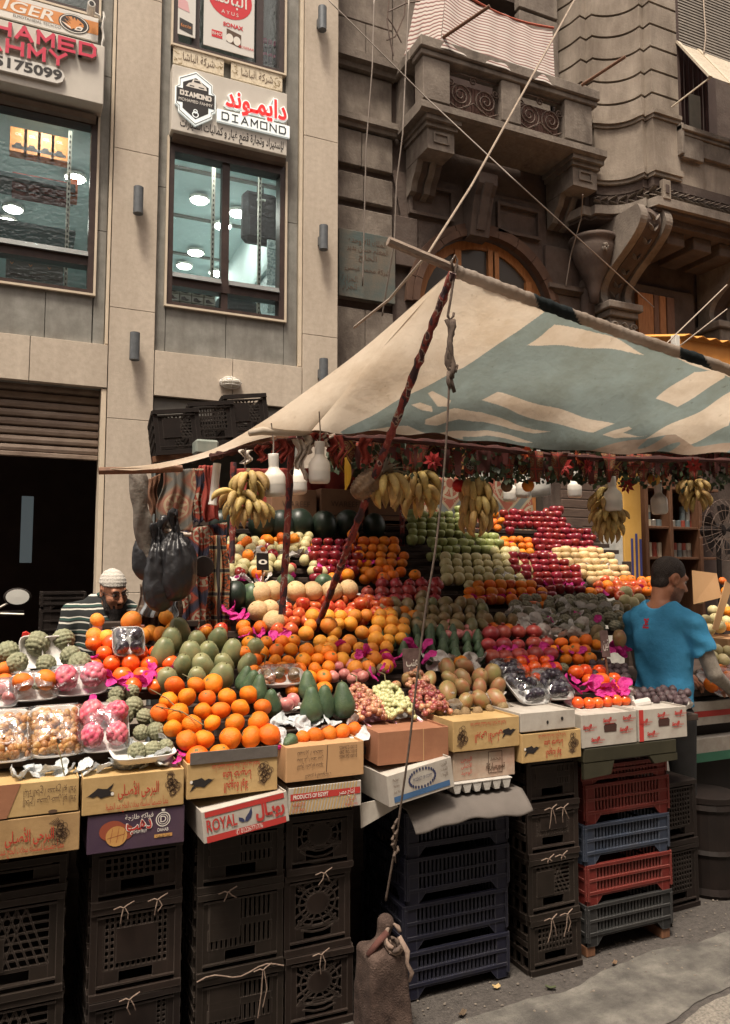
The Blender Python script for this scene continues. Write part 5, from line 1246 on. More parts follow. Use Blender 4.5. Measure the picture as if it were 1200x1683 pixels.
solo(MB().rbox(0.55,0.86,2.695,2.70,1.005,1.045,0.001),'carton_flap',grey_c,'grey cardboard flap standing behind the upside down eagle carton','flap')
t,w,h=carton(0.59,0.893,0.757,0.862,white_c,'red and white carton with two dark leaves, tilted above the slotted stack',gc,y=2.64,tilt=R(6.5),yaw=R(2))
for z0,z1 in((0.0,0.20),(0.80,0.97)):decal(t,[[(0.01,z0*h),(w-0.012,z0*h),(w-0.012,z1*h),(0.01,z1*h)]],printred,'red_band')
text('ROYAL',t,0.215*w,0.50*h,0.055,printred,-0.003,width=0.105,bold=0.001);text('رويـال',t,0.78*w,0.56*h,0.055,printred,-0.003,width=0.105,ar=True,bold=0.003);text('✆ 01226771776',t,0.52*w,0.105*h,0.022,ink_white,-0.003,width=0.095)
L1=[(0.44,0.38),(0.41,0.45),(0.41,0.55),(0.455,0.50),(0.475,0.42),(0.47,0.36)];L2=[(0.475,0.36),(0.49,0.50),(0.53,0.62),(0.565,0.78),(0.57,0.60),(0.55,0.44),(0.51,0.36)]
decal(t,[[(x*w,z*h)for x,z in L1],[(x*w,z*h)for x,z in L2]],leafink,'printed_leaf')
t,w,h=carton(0.893,1.197,0.908,1.032,tan_c,'plain tan carton with upside down brown lettering under five mandarins',gc)
for k,s in enumerate(['للتصدير و المستودعات','الشيخ / ناصر أبو محمود','محمد علي / محمد حسن','تصدير / محمد']):text(s,t,0.30*w if k else 0.4*w,h*(0.12+0.19*k+(0.1 if k else 0)),0.022,ink_brown,-0.003,width=0.10,ar=True,flip=True)
for k in range(3):text(['01001563405','01017281280','01001236405'][k],t,0.79*w,h*(0.60+0.13*k),0.018,ink_brown,-0.003,width=0.07,flip=True)
decal(t,stroke([(0.52*w,0.97*h),(0.515*w,0.6*h),(0.505*w,0.2*h)],0.0025),ink_brown,'tear_line')
t,w,h=carton(0.905,1.187,0.797,0.888,white_c,'cream striped carton with a red band, under the plain tan carton',gc,y=2.70)
decal(t,sum([[[(min(x+0.0,w),0),(min(x+0.006,w),0),(min(x+0.026,w),h),(min(x+0.02,w),h)]]for x in np.arange(0.0,w-0.03,0.012)],[]),kraft,'cream_stripes',-0.0010)
decal(t,[[(0.005,0.50*h),(w-0.005,0.50*h),(w-0.005,0.76*h),(0.005,0.76*h)]],printred,'red_band',-0.0016)
text('PRODUCTS OF EGYPT',t,0.29*w,0.63*h,0.02,ink_white,-0.003,width=0.135,bold=0.0004);text('إنتاج مصر',t,0.79*w,0.64*h,0.026,ink_white,-0.003,width=0.065,ar=True);text('VARIETY:',t,0.13*w,0.33*h,0.018,ink_red,-0.003,width=0.05);text('LOT NO:',t,0.13*w,0.13*h,0.018,ink_red,-0.003,width=0.05);text('الصنف :',t,0.84*w,0.33*h,0.018,ink_red,-0.003,width=0.045,ar=True);text('رقم اللوط :',t,0.84*w,0.14*h,0.018,ink_red,-0.003,width=0.06,ar=True)
t,w,h=carton(1.252,1.556,0.935,1.058,brown_c,'plain reddish brown carton under the grape trays',gc,y=2.69)
decal(t,[[(0.19,0.0),(0.194,0.0),(0.194,h),(0.19,h)]],tan_c,'crease_line')
t,w,h=carton(1.268,1.556,0.80,0.915,white_c,'white carton with a dark laurel wreath and a blue band, tilted',gc,y=2.62,tilt=R(8),yaw=R(4))
decal(t,[[(0.02,0.10*h),(w-0.02,0.10*h),(w-0.02,0.28*h),(0.02,0.28*h)]],printblue,'blue_band')
wr=[]
for k in range(26):
 a=2*math.pi*k/26;cx,cz=0.52*w+0.058*math.cos(a),0.62*h+0.033*math.sin(a);wr.append(disc(cx,cz,0.0045,0.0065,6))
decal(t,wr,leafink,'printed_wreath');text('PRODUCT OF EGYPT',t,0.52*w,0.62*h,0.017,leafink,-0.003,width=0.085)
for k,s in enumerate(['Packer :','Variety :','Lot No.']):text(s,t,0.13*w,h*(0.80-0.19*k),0.016,ink_brown,-0.003,width=0.03)
for k,s in enumerate(['الوزن :','الصنف :','اللوط :']):text(s,t,0.86*w,h*(0.86-0.18*k),0.017,ink_brown,-0.003,width=0.032,ar=True)
t,w,h=carton(1.583,1.897,0.952,1.072,kraft,'yellow carton with an eagle at its right end and a date drawing at its left',gc)
dates_art(t,w,h,0.13,0.5,0.09,True,4);text(BARHI,t,0.52*w,h*0.40,0.045,ink_red,-0.003,width=0.13,ar=True,flip=True,bold=0.0005);text(FORSHOP,t,0.52*w,h*0.83,0.026,ink_red,-0.003,width=0.17,ar=True,flip=True)
p=[((0.98-x*0.85)*w,(1.12-z)*h*0.9)for x,z in EAGLE];decal(t,[[p[0],p[14],p[13],p[1]],[p[1],p[13],p[12],p[2]],[p[2],p[12],p[11],p[3]],[p[3],p[11],p[10],p[4]],[p[4],p[10],p[7]],[p[4],p[7],p[6],p[5]],[p[7],p[10],p[9],p[8]]],ink,'printed_eagle')
t,w,h=carton(1.592,1.882,0.835,0.945,mat('battered_pale_card',(0.36,0.29,0.22),(0.45,0.37,0.29),6,0.8,0.1,50,dirt=((0.30,0.09,0.05),4,0.75)),'battered pale carton with a framed stamp of Arabic letters above the egg tray',gc,y=2.715)
fr_=[(0.44,0.16),(0.94,0.16),(0.94,0.92),(0.44,0.92)];fr_=[(0.36+x*0.45,z)for x,z in fr_]
decal(t,stroke([(fr_[i%4][0]*w,fr_[i%4][1]*h)for i in range(5)],0.003),ink_brown,'stamp_frame');text('تمورمباركة',t,0.67*w,0.40*h,0.03,ink_brown,-0.003,width=0.09,ar=True,bold=0.001);text('محمد',t,0.67*w,0.68*h,0.026,ink_brown,-0.003,width=0.05,ar=True)
for k,s in enumerate(['البرحى','الأصلى','الوحيد']):text(s,t,0.2*w,h*(0.75-0.23*k),0.024,ink_red,-0.003,width=0.05,ar=True)
et=thing('egg_tray','grey pulp egg tray edge sticking out above the draped card','egg tray',(1.57,2.70,0.795))
for i in range(6):
 x=0.024+i*0.046;mb=MB();mb.prism([(x-0.021,0.034),(x+0.021,0.034),(x+0.010,0.0),(x-0.010,0.0)],'y',-0.01,0.03).prism([(x-0.021,0.034),(x+0.021,0.034),(x+0.010,0.0),(x-0.010,0.0)],'y',0.045,0.085)
 mb.build('egg_cup',pulp,et,local=True)
MB().rbox(0,0.28,-0.012,0.30,0.0345,0.039,0.001).build('tray_sheet',pulp,et,local=True)
mb=MB()
def drape(u,v):
 x=1.375+0.53*u;e=0.004*math.sin(u*9)+0.004*math.sin(u*23)
 if v<0.5:q=v/0.5;return(x,2.95-(2.95-2.70)*q,0.765+0.03*u-0.008*q+0.01*math.sin(u*5))
 q=(v-0.5)/0.5;return(x+0.006*q,2.70-0.07*math.sin(q*1.2),0.757+0.03*u+0.01*math.sin(u*5)-0.072*q-e*q)
mb.grid(drape,40,20)
solo(mb,'draped_card',grey_c,'grey cardboard sheet bent over the front of the navy crates','cardboard',smooth=True,solid=0.005)
solo(MB().prism([(1.205,0.70),(1.36,0.76),(1.34,0.80),(1.2,0.79)],'y',2.74,2.746),'card_offcut',white_c,'white card corner poking out beside the tilted wreath carton','cardboard')
t,w,h=carton(1.904,2.183,1.003,1.08,white_c,'low white carton with two holes under the plum trays',gc)
decal(t,[disc(0.48*w,0.42*h,0.006,0.008,10),disc(0.75*w,0.55*h,0.007,0.008,10)],ink,'punched_hole')
t,w,h=carton(1.898,2.199,0.882,0.998,kraft,'yellow carton with an upside down eagle, right of the framed stamp carton',gc,y=2.685)
eagle(t,w,h,0.0,True);text(FORSHOP,t,0.50*w,h*0.86,0.026,ink_red,-0.003,width=0.14,ar=True,flip=True);text('معبا خصيصا',t,0.52*w,h*0.60,0.042,ink_red,-0.003,width=0.095,ar=True,flip=True,bold=0.0005);text(QUAL,t,0.52*w,h*0.25,0.042,ink_red,-0.003,width=0.08,ar=True,flip=True,bold=0.0005);dates_art(t,w,h,0.86,0.55,0.09,True,5)
for x0,x1,lab in[(2.216,2.520,'white carton with red script logos under the persimmon trays, left of the pair'),(2.534,2.820,'white carton with red script logos under the fig trays, right of the pair')]:
 t,w,h=carton(x0,x1,0.912,1.050,white_c,lab,gc)
 decal(t,[[(0.0,0),(0.016,0),(0.016,h),(0.0,h)]]if x0<2.4 else[[(0.0,0),(0.026,0),(0.026,h),(0.0,h)]],printred if x0>2.4 else white_c,'edge_band',-0.0012)
 decal(t,[[(0.40*w,0.42*h),(0.62*w,0.42*h),(0.63*w,0.62*h),(0.60*w,0.68*h),(0.42*w,0.68*h),(0.39*w,0.6*h)]],mat('handle_hole',(0.05,0.02,0.015),None,rough=0.8)if x0<2.4 else MATS['handle_hole'],'handle_hole',-0.0014)
 for u,v in[(0.50,0.78),(0.28,0.22),(0.80,0.45),(0.86,0.80),(0.14,0.62)]:
  text('Sandy',t,(u-0.05)*w,v*h,0.022,printred,-0.003,width=0.045,bold=0.001,shear=0.2);text('Islam',t,(u+0.07)*w,v*h-0.002,0.016,printred,-0.003,width=0.03,shear=0.2)
  decal(t,[disc((u+0.02)*w,v*h+0.008,0.006,0.006,8)]+stroke([((u-0.09)*w,(v-0.12)*h),((u+0.08)*w,(v-0.10)*h)],0.002),printred,'printed_fruit_mark',-0.0022)
# ---------------------------------------------------------------- tables and display steps (mostly hidden under fruit)
dark_wood=mat('dark_stall_wood',(0.035,0.022,0.017),(0.06,0.04,0.03),6,0.8,stretch=(1,6,6))
dsp=thing('display_stand','stepped dark wooden stand that carries the fruit','stand',(1.6,3.0,0))
def step_z(y):return 1.0+0.5*(y-2.8)
for i in range(22):
 y=2.80+i*0.1
 x0,x1=(-0.6,3.0 if y<2.95 else 2.88)if y<3.45 else((0.30 if y<3.75 else 0.95,3.4)if y<3.9 else((1.0,2.72)if y<4.9 else(1.2,2.72)))
 MB().rbox(x0,x1,y,y+0.098,0.955+i*0.05,0.985+i*0.05,0.003).build('step_board',dark_wood,dsp)
 if y>=3.9:
  MB().rbox(2.78,4.08 if y>4.4 else 3.88,y,y+0.098,0.955+i*0.05,0.985+i*0.05,0.003).build('step_board',dark_wood,dsp)
for x in(-0.5,0.25,0.95,1.7,2.4,3.0):MB().rbox(x,x+0.05,3.22,3.27,0,0.95,0.004).build('stand_leg',dark_wood,dsp)
for x in(1.05,2.1,2.68,2.85,4.1):MB().rbox(x,x+0.05,4.45,4.5,0,1.75,0.004).build('stand_leg',dark_wood,dsp)
MB().rbox(-0.6,2.9,3.30,3.33,0.0,0.93,0.004).build('back_board',dark_wood,dsp)
MB().rbox(1.0,4.1,5.02,5.06,0.0,2.0,0.004).build('back_board',dark_wood,dsp)
# ---------------------------------------------------------------- awning
canvas=bpy.data.materials.new('printed_canvas');canvas.use_nodes=True
_t=canvas.node_tree;_N=_t.nodes;_L=_t.links;_b=_N['Principled BSDF'];_b.inputs['Roughness'].default_value=0.9;_b.inputs['Specular IOR Level'].default_value=0.15
_a=_N.new('ShaderNodeAttribute');_a.attribute_name='print'
_tc=_N.new('ShaderNodeTexCoord');_n=_N.new('ShaderNodeTexNoise');_n.inputs['Scale'].default_value=3.0;_n.inputs['Detail'].default_value=9;_n.inputs['Roughness'].default_value=0.68
_r=_N.new('ShaderNodeValToRGB');_r.color_ramp.elements[0].position=0.35;_r.color_ramp.elements[0].color=(0.80,0.75,0.69,1);_r.color_ramp.elements[1].position=0.58;_r.color_ramp.elements[1].color=(1,1,1,1)
_m=_N.new('ShaderNodeMix');_m.data_type='RGBA';_m.blend_type='MULTIPLY';_m.inputs[0].default_value=1.0
_n2=_N.new('ShaderNodeTexNoise');_n2.inputs['Scale'].default_value=26;_n2.inputs['Detail'].default_value=6
_r2=_N.new('ShaderNodeValToRGB');_r2.color_ramp.elements[0].position=0.20;_r2.color_ramp.elements[0].color=(0.62,0.58,0.52,1);_r2.color_ramp.elements[1].position=0.33;_r2.color_ramp.elements[1].color=(1,1,1,1)
_m2=_N.new('ShaderNodeMix');_m2.data_type='RGBA';_m2.blend_type='MULTIPLY';_m2.inputs[0].default_value=1.0
_L.new(_tc.outputs['Object'],_n.inputs['Vector']);_L.new(_n.outputs[0],_r.inputs[0]);_L.new(_a.outputs['Color'],_m.inputs[6]);_L.new(_r.outputs[0],_m.inputs[7])
_L.new(_tc.outputs['Object'],_n2.inputs['Vector']);_L.new(_n2.outputs[0],_r2.inputs[0]);_L.new(_m.outputs[2],_m2.inputs[6]);_L.new(_r2.outputs[0],_m2.inputs[7])
_L.new(_m2.outputs[2],_b.inputs['Base Color'])
_tl=_N.new('ShaderNodeBsdfTranslucent');_L.new(_m2.outputs[2],_tl.inputs['Color']);_mx=_N.new('ShaderNodeMixShader');_mx.inputs[0].default_value=0.50
_bn=_N.new('ShaderNodeTexNoise');_bn.inputs['Scale'].default_value=7;_bn.inputs['Detail'].default_value=9;_bn.inputs['Roughness'].default_value=0.6
_bp=_N.new('ShaderNodeBump');_bp.inputs['Strength'].default_value=0.34;_bp.inputs['Distance'].default_value=0.035;_L.new(_tc.outputs['Object'],_bn.inputs['Vector']);_L.new(_bn.outputs[0],_bp.inputs['Height']);_L.new(_bp.outputs[0],_b.inputs['Normal']);_L.new(_bp.outputs[0],_tl.inputs['Normal'])
_L.new(_b.outputs[0],_mx.inputs[1]);_L.new(_tl.outputs[0],_mx.inputs[2]);_L.new(_mx.outputs[0],_N['Material Output'].inputs[0])
CREAM,TEAL,NAVY,DIRTY=(0.68,0.585,0.47,1),(0.25,0.305,0.29,1),(0.035,0.045,0.05,1),(0.42,0.33,0.26,1)
def lerp_path(pts,t):
 n=len(pts)-1;k=min(int(t*n),n-1);f=t*n-k;return pts[k]*(1-f)+pts[k+1]*f
def smooth_path(pts,t):
 n=len(pts)-1;k=min(int(t*n),n-1);f=t*n-k
 p0,p1,p2,p3=pts[max(k-1,0)],pts[k],pts[k+1],pts[min(k+2,n)]
 return 0.5*((2*p1)+(p2-p0)*f+(2*p0-5*p1+4*p2-p3)*f*f+(3*p1-p0-3*p2+p3)*f**3)
TIP=at(741,446,2.50)
FB=[at(166,774,3.30),at(250,771,3.28),at(340,752,3.22),at(420,724,3.12),at(512,708,3.05)]
FT=[at(166,771,3.30),at(262,761,3.22),at(350,738,3.12),at(425,697,3.00),at(500,645,2.86),at(605,566,2.68),TIP]
GB=[at(512,708,3.05),at(600,710,3.03),at(700,714,3.02),at(800,726,3.00),at(960,742,3.0),at(1080,745,3.0),at(1190,746,3.0),at(1330,757,3.0)]
GT=[TIP,at(850,486,2.52),at(960,527,2.54),at(1070,566,2.56),at(1190,607,2.58),at(1330,660,2.60)]
def poly_in(px,py,poly):
 c=False;n=len(poly);j=n-1
 for i in range(n):
  if(poly[i][1]>py)!=(poly[j][1]>py)and px<(poly[j][0]-poly[i][0])*(py-poly[i][1])/(poly[j][1]-poly[i][1])+poly[i][0]:c=not c
  j=i
 return c
TEALP=[[(596,690),(680,645),(760,605),(846,548),(905,505),(970,532),(1040,556),(1130,596),(1200,622),(1330,640),(1330,800),(900,800),(600,745),(560,712)]]
CREAMP=[[(912,535),(866,566),(985,572),(1060,582),(1010,556),(960,540)],
 [(820,645),(792,656),(850,680),(925,700),(975,710),(1012,698),(960,685),(900,668)],
 [(705,645),(718,668),(735,670),(741,660),(725,650),(712,642)],[(675,665),(690,660),(708,667),(710,676),(690,672)],
 [(1140,610),(1078,655),(1112,670),(1190,622),(1190,608)],
 [(990,715),(1010,709),(1035,701),(1040,704),(1025,712),(1050,716),(1068,714),(1010,722)],
 [(1210,640),(1150,675),(1080,710),(1030,735),(1020,745),(1100,745),(1200,700)],
 [(700,688),(745,672),(790,676),(850,698),(905,710),(880,711),(840,706),(795,692),(755,690),(720,700),(700,696)],
 [(606,705),(640,703),(672,700),(708,714),(760,708),(800,706),(875,726),(850,727),(800,715),(760,718),(760,723),(720,718),(690,722),(640,712)],
 [(735,712),(765,708),(785,712),(760,716)]]
DIRTP=[[(960,742),(1040,722),(1110,715),(1140,733),(1330,720),(1330,800),(950,800)]]
mb=MB();cols=[]
def in_polys(X,Y,polys):
 r_=np.zeros(len(X),bool)
 for poly in polys:
  c=np.zeros(len(X),bool);n=len(poly);j=n-1
  for i in range(n):
   (xi,yi),(xj,yj)=poly[i],poly[j]
   if yi!=yj:c^=((yi>Y)!=(yj>Y))&(X<(xj-xi)*(Y-yi)/(yj-yi)+xi)
   j=i
  r_|=c
 return r_
def canvas_cols(me):
 co=np.empty(len(me.vertices)*3);me.vertices.foreach_get('co',co);v=co.reshape(-1,3)-np.array(CAMP);d=v@np.array(_fw)
 x=600+F_PX*(v@np.array(_rt))/d;y=841.5-F_PX*(v@np.array(_up))/d
 x=x+1.5*np.sin(y*0.11);y=y+1.5*np.sin(x*0.07)
 pr=np.tile(np.array(CREAM),(len(x),1));pr[in_polys(x,y,TEALP)]=TEAL;pr[in_polys(x,y,CREAMP)]=CREAM
 q=(y>712)&in_polys(x,y,DIRTP);k=np.sin(x*0.045)+np.sin(x*0.11+y*0.2)>-1.0;pr[q&k]=DIRTY;pr[q&~k]=TEAL
 cloth_attr(me,pr)
aw=thing('awning','patched cream and grey green canvas awning raised on a leaning pole over the fruit stall','awning',(1.8,2.8,2.2))
def flap(u,v):
 b=smooth_path(FB,u);t_=smooth_path(FT,u);p=b*(1-v)+t_*v
 p=p+Vector((0,1,0))*(0.03*math.sin(math.pi*v)*u+0.012*math.sin(u*22+v*6)*(1-v))+Vector((0,0,1))*(-0.05*math.sin(math.pi*v)*u*u*(1-u)*2)
 return p
def sheet(u,v):
 b=smooth_path(GB,u);t_=smooth_path(GT,u);p=b*(1-v)+t_*v
 sag=math.sin(math.pi*v)*(0.35+0.65*math.sin(math.pi*min(u*1.15,1)))
 p=p+Vector((0,0.10,0.0))*sag*0.9
 f=math.exp(-u*9)*math.sin(v*3.0)
 p+=Vector((0,0.035*math.sin(u*60*(0.3+v*0.2))*math.exp(-u*7)*(1-v*0.6),0))
 p+=Vector((0,0.012*math.sin(u*34+v*7)*(1-v)**1.5+0.006*math.sin(u*15-v*11),0.008*math.sin(u*46)*(1-v)**4))
 return p
m1=MB().grid(sheet,720,280).mesh('canvas_sheet',canvas,True);canvas_cols(m1)
m2=MB().grid(flap,160,60).mesh('canvas_flap',canvas,True);canvas_cols(m2)
for me,nm in((m1,'canvas_sheet'),(m2,'canvas_flap')):
 me.transform(Matrix.Translation(-Vector(aw.location)));o=bpy.data.objects.new(nm,me);COL.objects.link(o);o.parent=aw
mb=MB();NH=560
def hemc(t):return smooth_path(GT,t)+Vector((0,-0.012,0.0))
hp=[hemc(k/NH)for k in range(3,NH+1)]
mb.tube(hp,[0.025+0.0015*math.sin(k*0.21)+0.001*math.sin(k*0.53)for k in range(len(hp))],14)
me=mb.mesh('rolled_hem',canvas,True)
hc=[]
for v in me.vertices:
 x,y=px_of(v.co)
 c=NAVY if(888+(y-510)*0.4<x<948+(y-520)*0.5 or 1118<x<1160+(y-590)*0.6)else(0.42,0.36,0.31,1)
 hc.append(c)
cloth_attr(me,hc);me.transform(Matrix.Translation(-Vector(aw.location)));o=bpy.data.objects.new('rolled_hem',me);COL.objects.link(o);o.parent=aw
solo(MB().tube([at(638,396,2.50),at(752,444,2.495)],[0.018,0.018],8),'front_pole',mat('weathered_pole',(0.16,0.11,0.085),(0.30,0.24,0.19),14,0.8,stretch=(1,8,8)),'weathered wooden pole end sticking out left of the raised awning corner','pole')
rope_d=mat('dark_rope',(0.06,0.042,0.035),(0.11,0.08,0.06),50,0.9)
redwrap=bpy.data.materials.new('red_black_wrap');redwrap.use_nodes=True
_t=redwrap.node_tree;_N=_t.nodes;_L=_t.links;_b=_N['Principled BSDF'];_b.inputs['Roughness'].default_value=0.8
_tc=_N.new('ShaderNodeTexCoord');_n=_N.new('ShaderNodeTexNoise');_mp=_N.new('ShaderNodeMapping');_mp.inputs['Scale'].default_value=(14,14,9);_n.inputs['Scale'].default_value=1.6;_n.inputs['Detail'].default_value=4
_r=_N.new('ShaderNodeValToRGB');_r.color_ramp.interpolation='CONSTANT'
_r.color_ramp.elements[0].position=0;_r.color_ramp.elements[0].color=(0.035,0.015,0.02,1)
for p_,c_ in((0.45,(0.17,0.025,0.02,1)),(0.54,(0.22,0.05,0.035,1)),(0.585,(0.30,0.23,0.19,1)),(0.62,(0.05,0.018,0.02,1))):
 e=_r.color_ramp.elements.new(p_);e.color=c_
_r.color_ramp.elements[-1].position=0.72;_r.color_ramp.elements[-1].color=(0.13,0.03,0.03,1)
_L.new(_tc.outputs['Object'],_mp.inputs[0]);_L.new(_mp.outputs[0],_n.inputs[0]);_L.new(_n.outputs[0],_r.inputs[0]);_L.new(_r.outputs[0],_b.inputs['Base Color'])
pa,pb=at(744,448,2.46),on_slope(520,1042)+Vector((0,0,0.02))
pts=[pa*(1-t)+pb*t for t in np.linspace(0,1,70)]
solo(MB().tube(pts,[0.0165+0.0025*math.sin(i*1.9)+0.0015*math.sin(i*3.3)for i in range(70)],9,jitter=0.06),'awning_prop',redwrap,'long leaning pole wrapped in red and black cloth holding up the awning corner','pole')
mb=MB();mb.tube([at(x,y,2.46)for x,y in[(745,445),(742,430),(748,420),(752,428),(747,450),(741,490),(736,520),(740,527)]],0.005,6)
mb.tube([at(x,y,2.46)for x,y in[(736,516),(739,526),(745,520),(746,514)]],0.005,6)
for d in(-1,0,1):
 mb.tube([at(740+d*2.5+3*math.sin(k*1.1+d),525+k*12,2.46-0.006*d)for k in range(9)],[0.006+0.003*((k+d)%3)for k in range(9)],6)
mb.tube([at(740,600,2.46),at(752,602,2.45),at(750,610,2.45),at(738,606,2.46)],0.007,6);mb.tube([at(738,610,2.46),at(743,630,2.46),at(747,645,2.46)],0.007,6);mb.tube([at(737,610,2.46),at(736,628,2.46),at(740,640,2.46)],0.006,6)
solo(mb,'rope_bundle',rope_d,'dark knotted rope bundle hanging from the raised awning corner','rope',smooth=True)
rp=[at(739,620,2.46),at(731,760,2.47),at(716,900,2.48),at(700,1000,2.5),at(686,1110,2.52),at(672,1230,2.55)]
rp+=[at(658,1330,2.60),at(648,1400,2.62),at(634,1480,2.66)]
solo(MB().tube([smooth_path(rp,t)for t in np.linspace(0,1,60)],0.0045,6),'anchor_rope',rope_d,'taut dark rope running from the awning corner down to the sack','rope',smooth=True)
mb=MB()
for k in range(7):mb.tube([at(651+rnd.uniform(-4,4),1345+k*9,2.605),at(649+rnd.uniform(-6,6),1352+k*9,2.60),at(650+rnd.uniform(-4,4),1364+k*9,2.61)],[0.003,0.006,0.002],5)
solo(mb,'frayed_knot',rope_d,'frayed knot halfway down the anchor rope','rope')
solo(MB().tube([at(704,416,2.62),at(775,305,3.5),at(950,-10,5.6)],[0.005,0.0065,0.010],8),'bamboo_strut',mat('bamboo',(0.22,0.165,0.12),(0.30,0.235,0.175),12,0.6),'long thin pale bamboo strut rising from the awning pole past the balcony','pole')
S=Solid((-0.16,-0.16,-0.01),(0.16,0.16,0.50),0.007)
X,Y,Z=np.meshgrid(*S.ax,indexing='ij')
qx,qy,qz=np.abs(X)-(0.074-0.010*Z/0.36),np.abs(Y)-(0.075-0.012*Z/0.36),np.abs(Z-0.17)-0.148
S.val=(np.sqrt(np.maximum(qx,0)**2+np.maximum(qy,0)**2+np.maximum(qz,0)**2)+np.minimum(np.maximum(qx,np.maximum(qy,qz)),0)-0.022).astype(np.float32)
S.cap((-0.01,0,0.34),(0.0,0.0,0.37),0.05,0.03,0.03);S.cap((0.0,0,0.37),(0.015,0.0,0.43),0.022,0.036,0.012)
S.warp(lambda X,Y,Z:0.007*noise3(X,Y,Z,3,5,16.0))
sackm=mat('brown_sacking',(0.028,0.0155,0.012),(0.052,0.031,0.024),30,0.9,0.6,160,dirt=((0.16,0.11,0.088),6,0.6))
sp=at_z(625,1672,0.0)
sk=thing('anchor_sack','brown dusty sack tied at the neck, standing by the crates as a weight','sack',(sp.x-0.03,2.66,0))
sk.scale=(0.88,0.88,0.88);inst('sack_body',S.mesh('sack_body',sackm),sk)
for k in range(5):
 a=k*1.3;pts=[(0.02+0.04*math.cos(a+t*4)*(1-0.3*t),-0.04+0.03*math.sin(a+t*4)-0.03*t,0.40-0.015*k+0.03*math.sin(t*5+k))for t in np.linspace(0,1,9)]
 MB().tube(pts,[0.008+0.003*math.sin(i*2+k)for i in range(9)],6).build('neck_rope',rope_d if k%2 else twine_m,sk,local=True,smooth=True)
MB().tube([(0.04,-0.07,0.40),(0.06,-0.105,0.35),(0.055,-0.11,0.31),(0.075,-0.115,0.27),(0.065,-0.11,0.235)],[0.010,0.012,0.008,0.010,0.005],7).build('rope_tail',twine_m,sk,local=True,smooth=True)
MB().tube([(-0.085,-0.04,0.335),(-0.05,-0.05,0.38),(0.0,-0.04,0.41)],0.014,7).build('neck_loop',mat('red_brown_rag',(0.07,0.025,0.02),(0.11,0.045,0.035),20,0.9),sk,local=True,smooth=True)
darkrag=mat('dark_maroon_rag',(0.035,0.012,0.010),(0.07,0.02,0.016),12,0.9)
clothred=mat('red_rag',(0.24,0.03,0.022),(0.34,0.06,0.04),14,0.9,dirt=((0.07,0.02,0.02),9,0.6))
mb=MB();bp_=[at(345,752,3.12),at(420,735,3.10),at(510,722,3.08),at(640,722,3.06),at(800,736,3.05),at(960,752,3.05),at(1190,757,3.05),at(1330,765,3.05)]
solo(MB().tube([smooth_path(bp_,t)for t in np.linspace(0,1,110)],[0.014+0.004*math.sin(i*1.7)+0.003*math.sin(i*0.6)for i in range(110)],8,jitter=0.08),'front_beam',darkrag,'front roof beam wrapped in red cloth along the awning foot','beam')
solo(MB().tube([at(162,774,3.30),at(230,773,3.30),at(300,770,3.28)],0.015,8),'side_pole',oldwood_d,'brown pole end sticking out at the far left under the awning','pole')
def post(px0,py0,px1,py1,Y,r,label):
 a_,b_=at(px0,py0,Y),at(px1,py1,Y);n=max(6,int((a_-b_).length/0.03))
 return solo(MB().tube([a_*(1-t)+b_*t for t in np.linspace(0,1,n)],[r*(1+0.12*math.sin(i*1.9))for i in range(n)],9,jitter=0.05),'roof_post',redwrap,label,'post',group='cloth wrapped roof posts')
post(481,712,464,1010,3.10,0.015,'red and black wrapped post between the two big white bulbs')
post(384,760,381,926,3.9,0.016,'short red wrapped post below the left bananas')
post(659,770,662,905,4.6,0.017,'dark red wrapped post behind the leaning pole')
tarp=mat('dark_roof_tarp',(0.10,0.055,0.04),(0.15,0.085,0.06),3,0.9,dirt=((0.05,0.03,0.025),4,0.6))
def roof(u,v):return(1.4+0.25*v+u*(2.8-1.55*min(1,max(0,v-0.12)*6)-0.25*v),3.06+v*2.1,2.36+0.24*v-0.05*math.sin(u*9)*math.sin(v*4)+0.02*math.sin(u*31))
solo(MB().grid(roof,40,40),'stall_roof',tarp,'dark cloth roof over the fruit tiers behind the front beam','roof',smooth=True,solid=0.006)
rag_w=mat('dirty_white_rag',(0.45,0.38,0.32),(0.58,0.51,0.44),18,0.9)
solo(MB().tube([at(410,712,2.98),at(430,708,2.99),at(470,712,3.0),at(512,712,3.03)],[0.013,0.017,0.014,0.009],10),'canvas_roll',mat('rolled_canvas',(0.36,0.30,0.235),(0.46,0.385,0.31),9,0.9,0.3,40),'rolled pale canvas edge above the left bananas','canvas',smooth=True)
def rag(px,py,Y,w_,l_,m,lab,seed):
 p=at(px,py,Y);r_=random.Random(seed);k1,k2=r_.uniform(0,6),r_.uniform(0,6)
 mb=MB().grid(lambda u,v:(p.x+(u-0.5)*w_*(1-0.4*v)+0.012*math.sin(v*7+k2),p.y+0.014*math.sin(u*9+k1+v*5),p.z-l_*v*(1-0.25*abs(u-0.5))),8,8)
 return solo(mb,'cloth_rag',m,lab,'rag',group='rags tied round the front beam',smooth=True,solid=0.003)
for i,(px,py,w_,l_,m)in enumerate([(468,722,0.05,0.10,clothred),(492,722,0.04,0.13,rag_w),(508,716,0.06,0.08,rag_w),(522,712,0.06,0.06,clothred),(535,712,0.06,0.06,rag_w),(548,716,0.05,0.08,clothred),(560,716,0.05,0.14,clothred),(500,730,0.03,0.16,rag_w),(456,726,0.05,0.07,clothred),(600,720,0.06,0.12,clothred),(430,732,0.05,0.07,clothred),(405,740,0.05,0.06,rag_w)]):
 rag(px,py,3.02,w_,l_,m,'torn cloth rag tied to the front beam above the hanging bulbs',i)
mb=MB().tube([at(x,y,3.03)for x,y in[(462,725),(455,740),(450,752),(458,757),(466,745)]],0.006,6)
solo(mb,'cord_loop',wirem,'loop of pale cord under the beam beside the left bulb','cord')
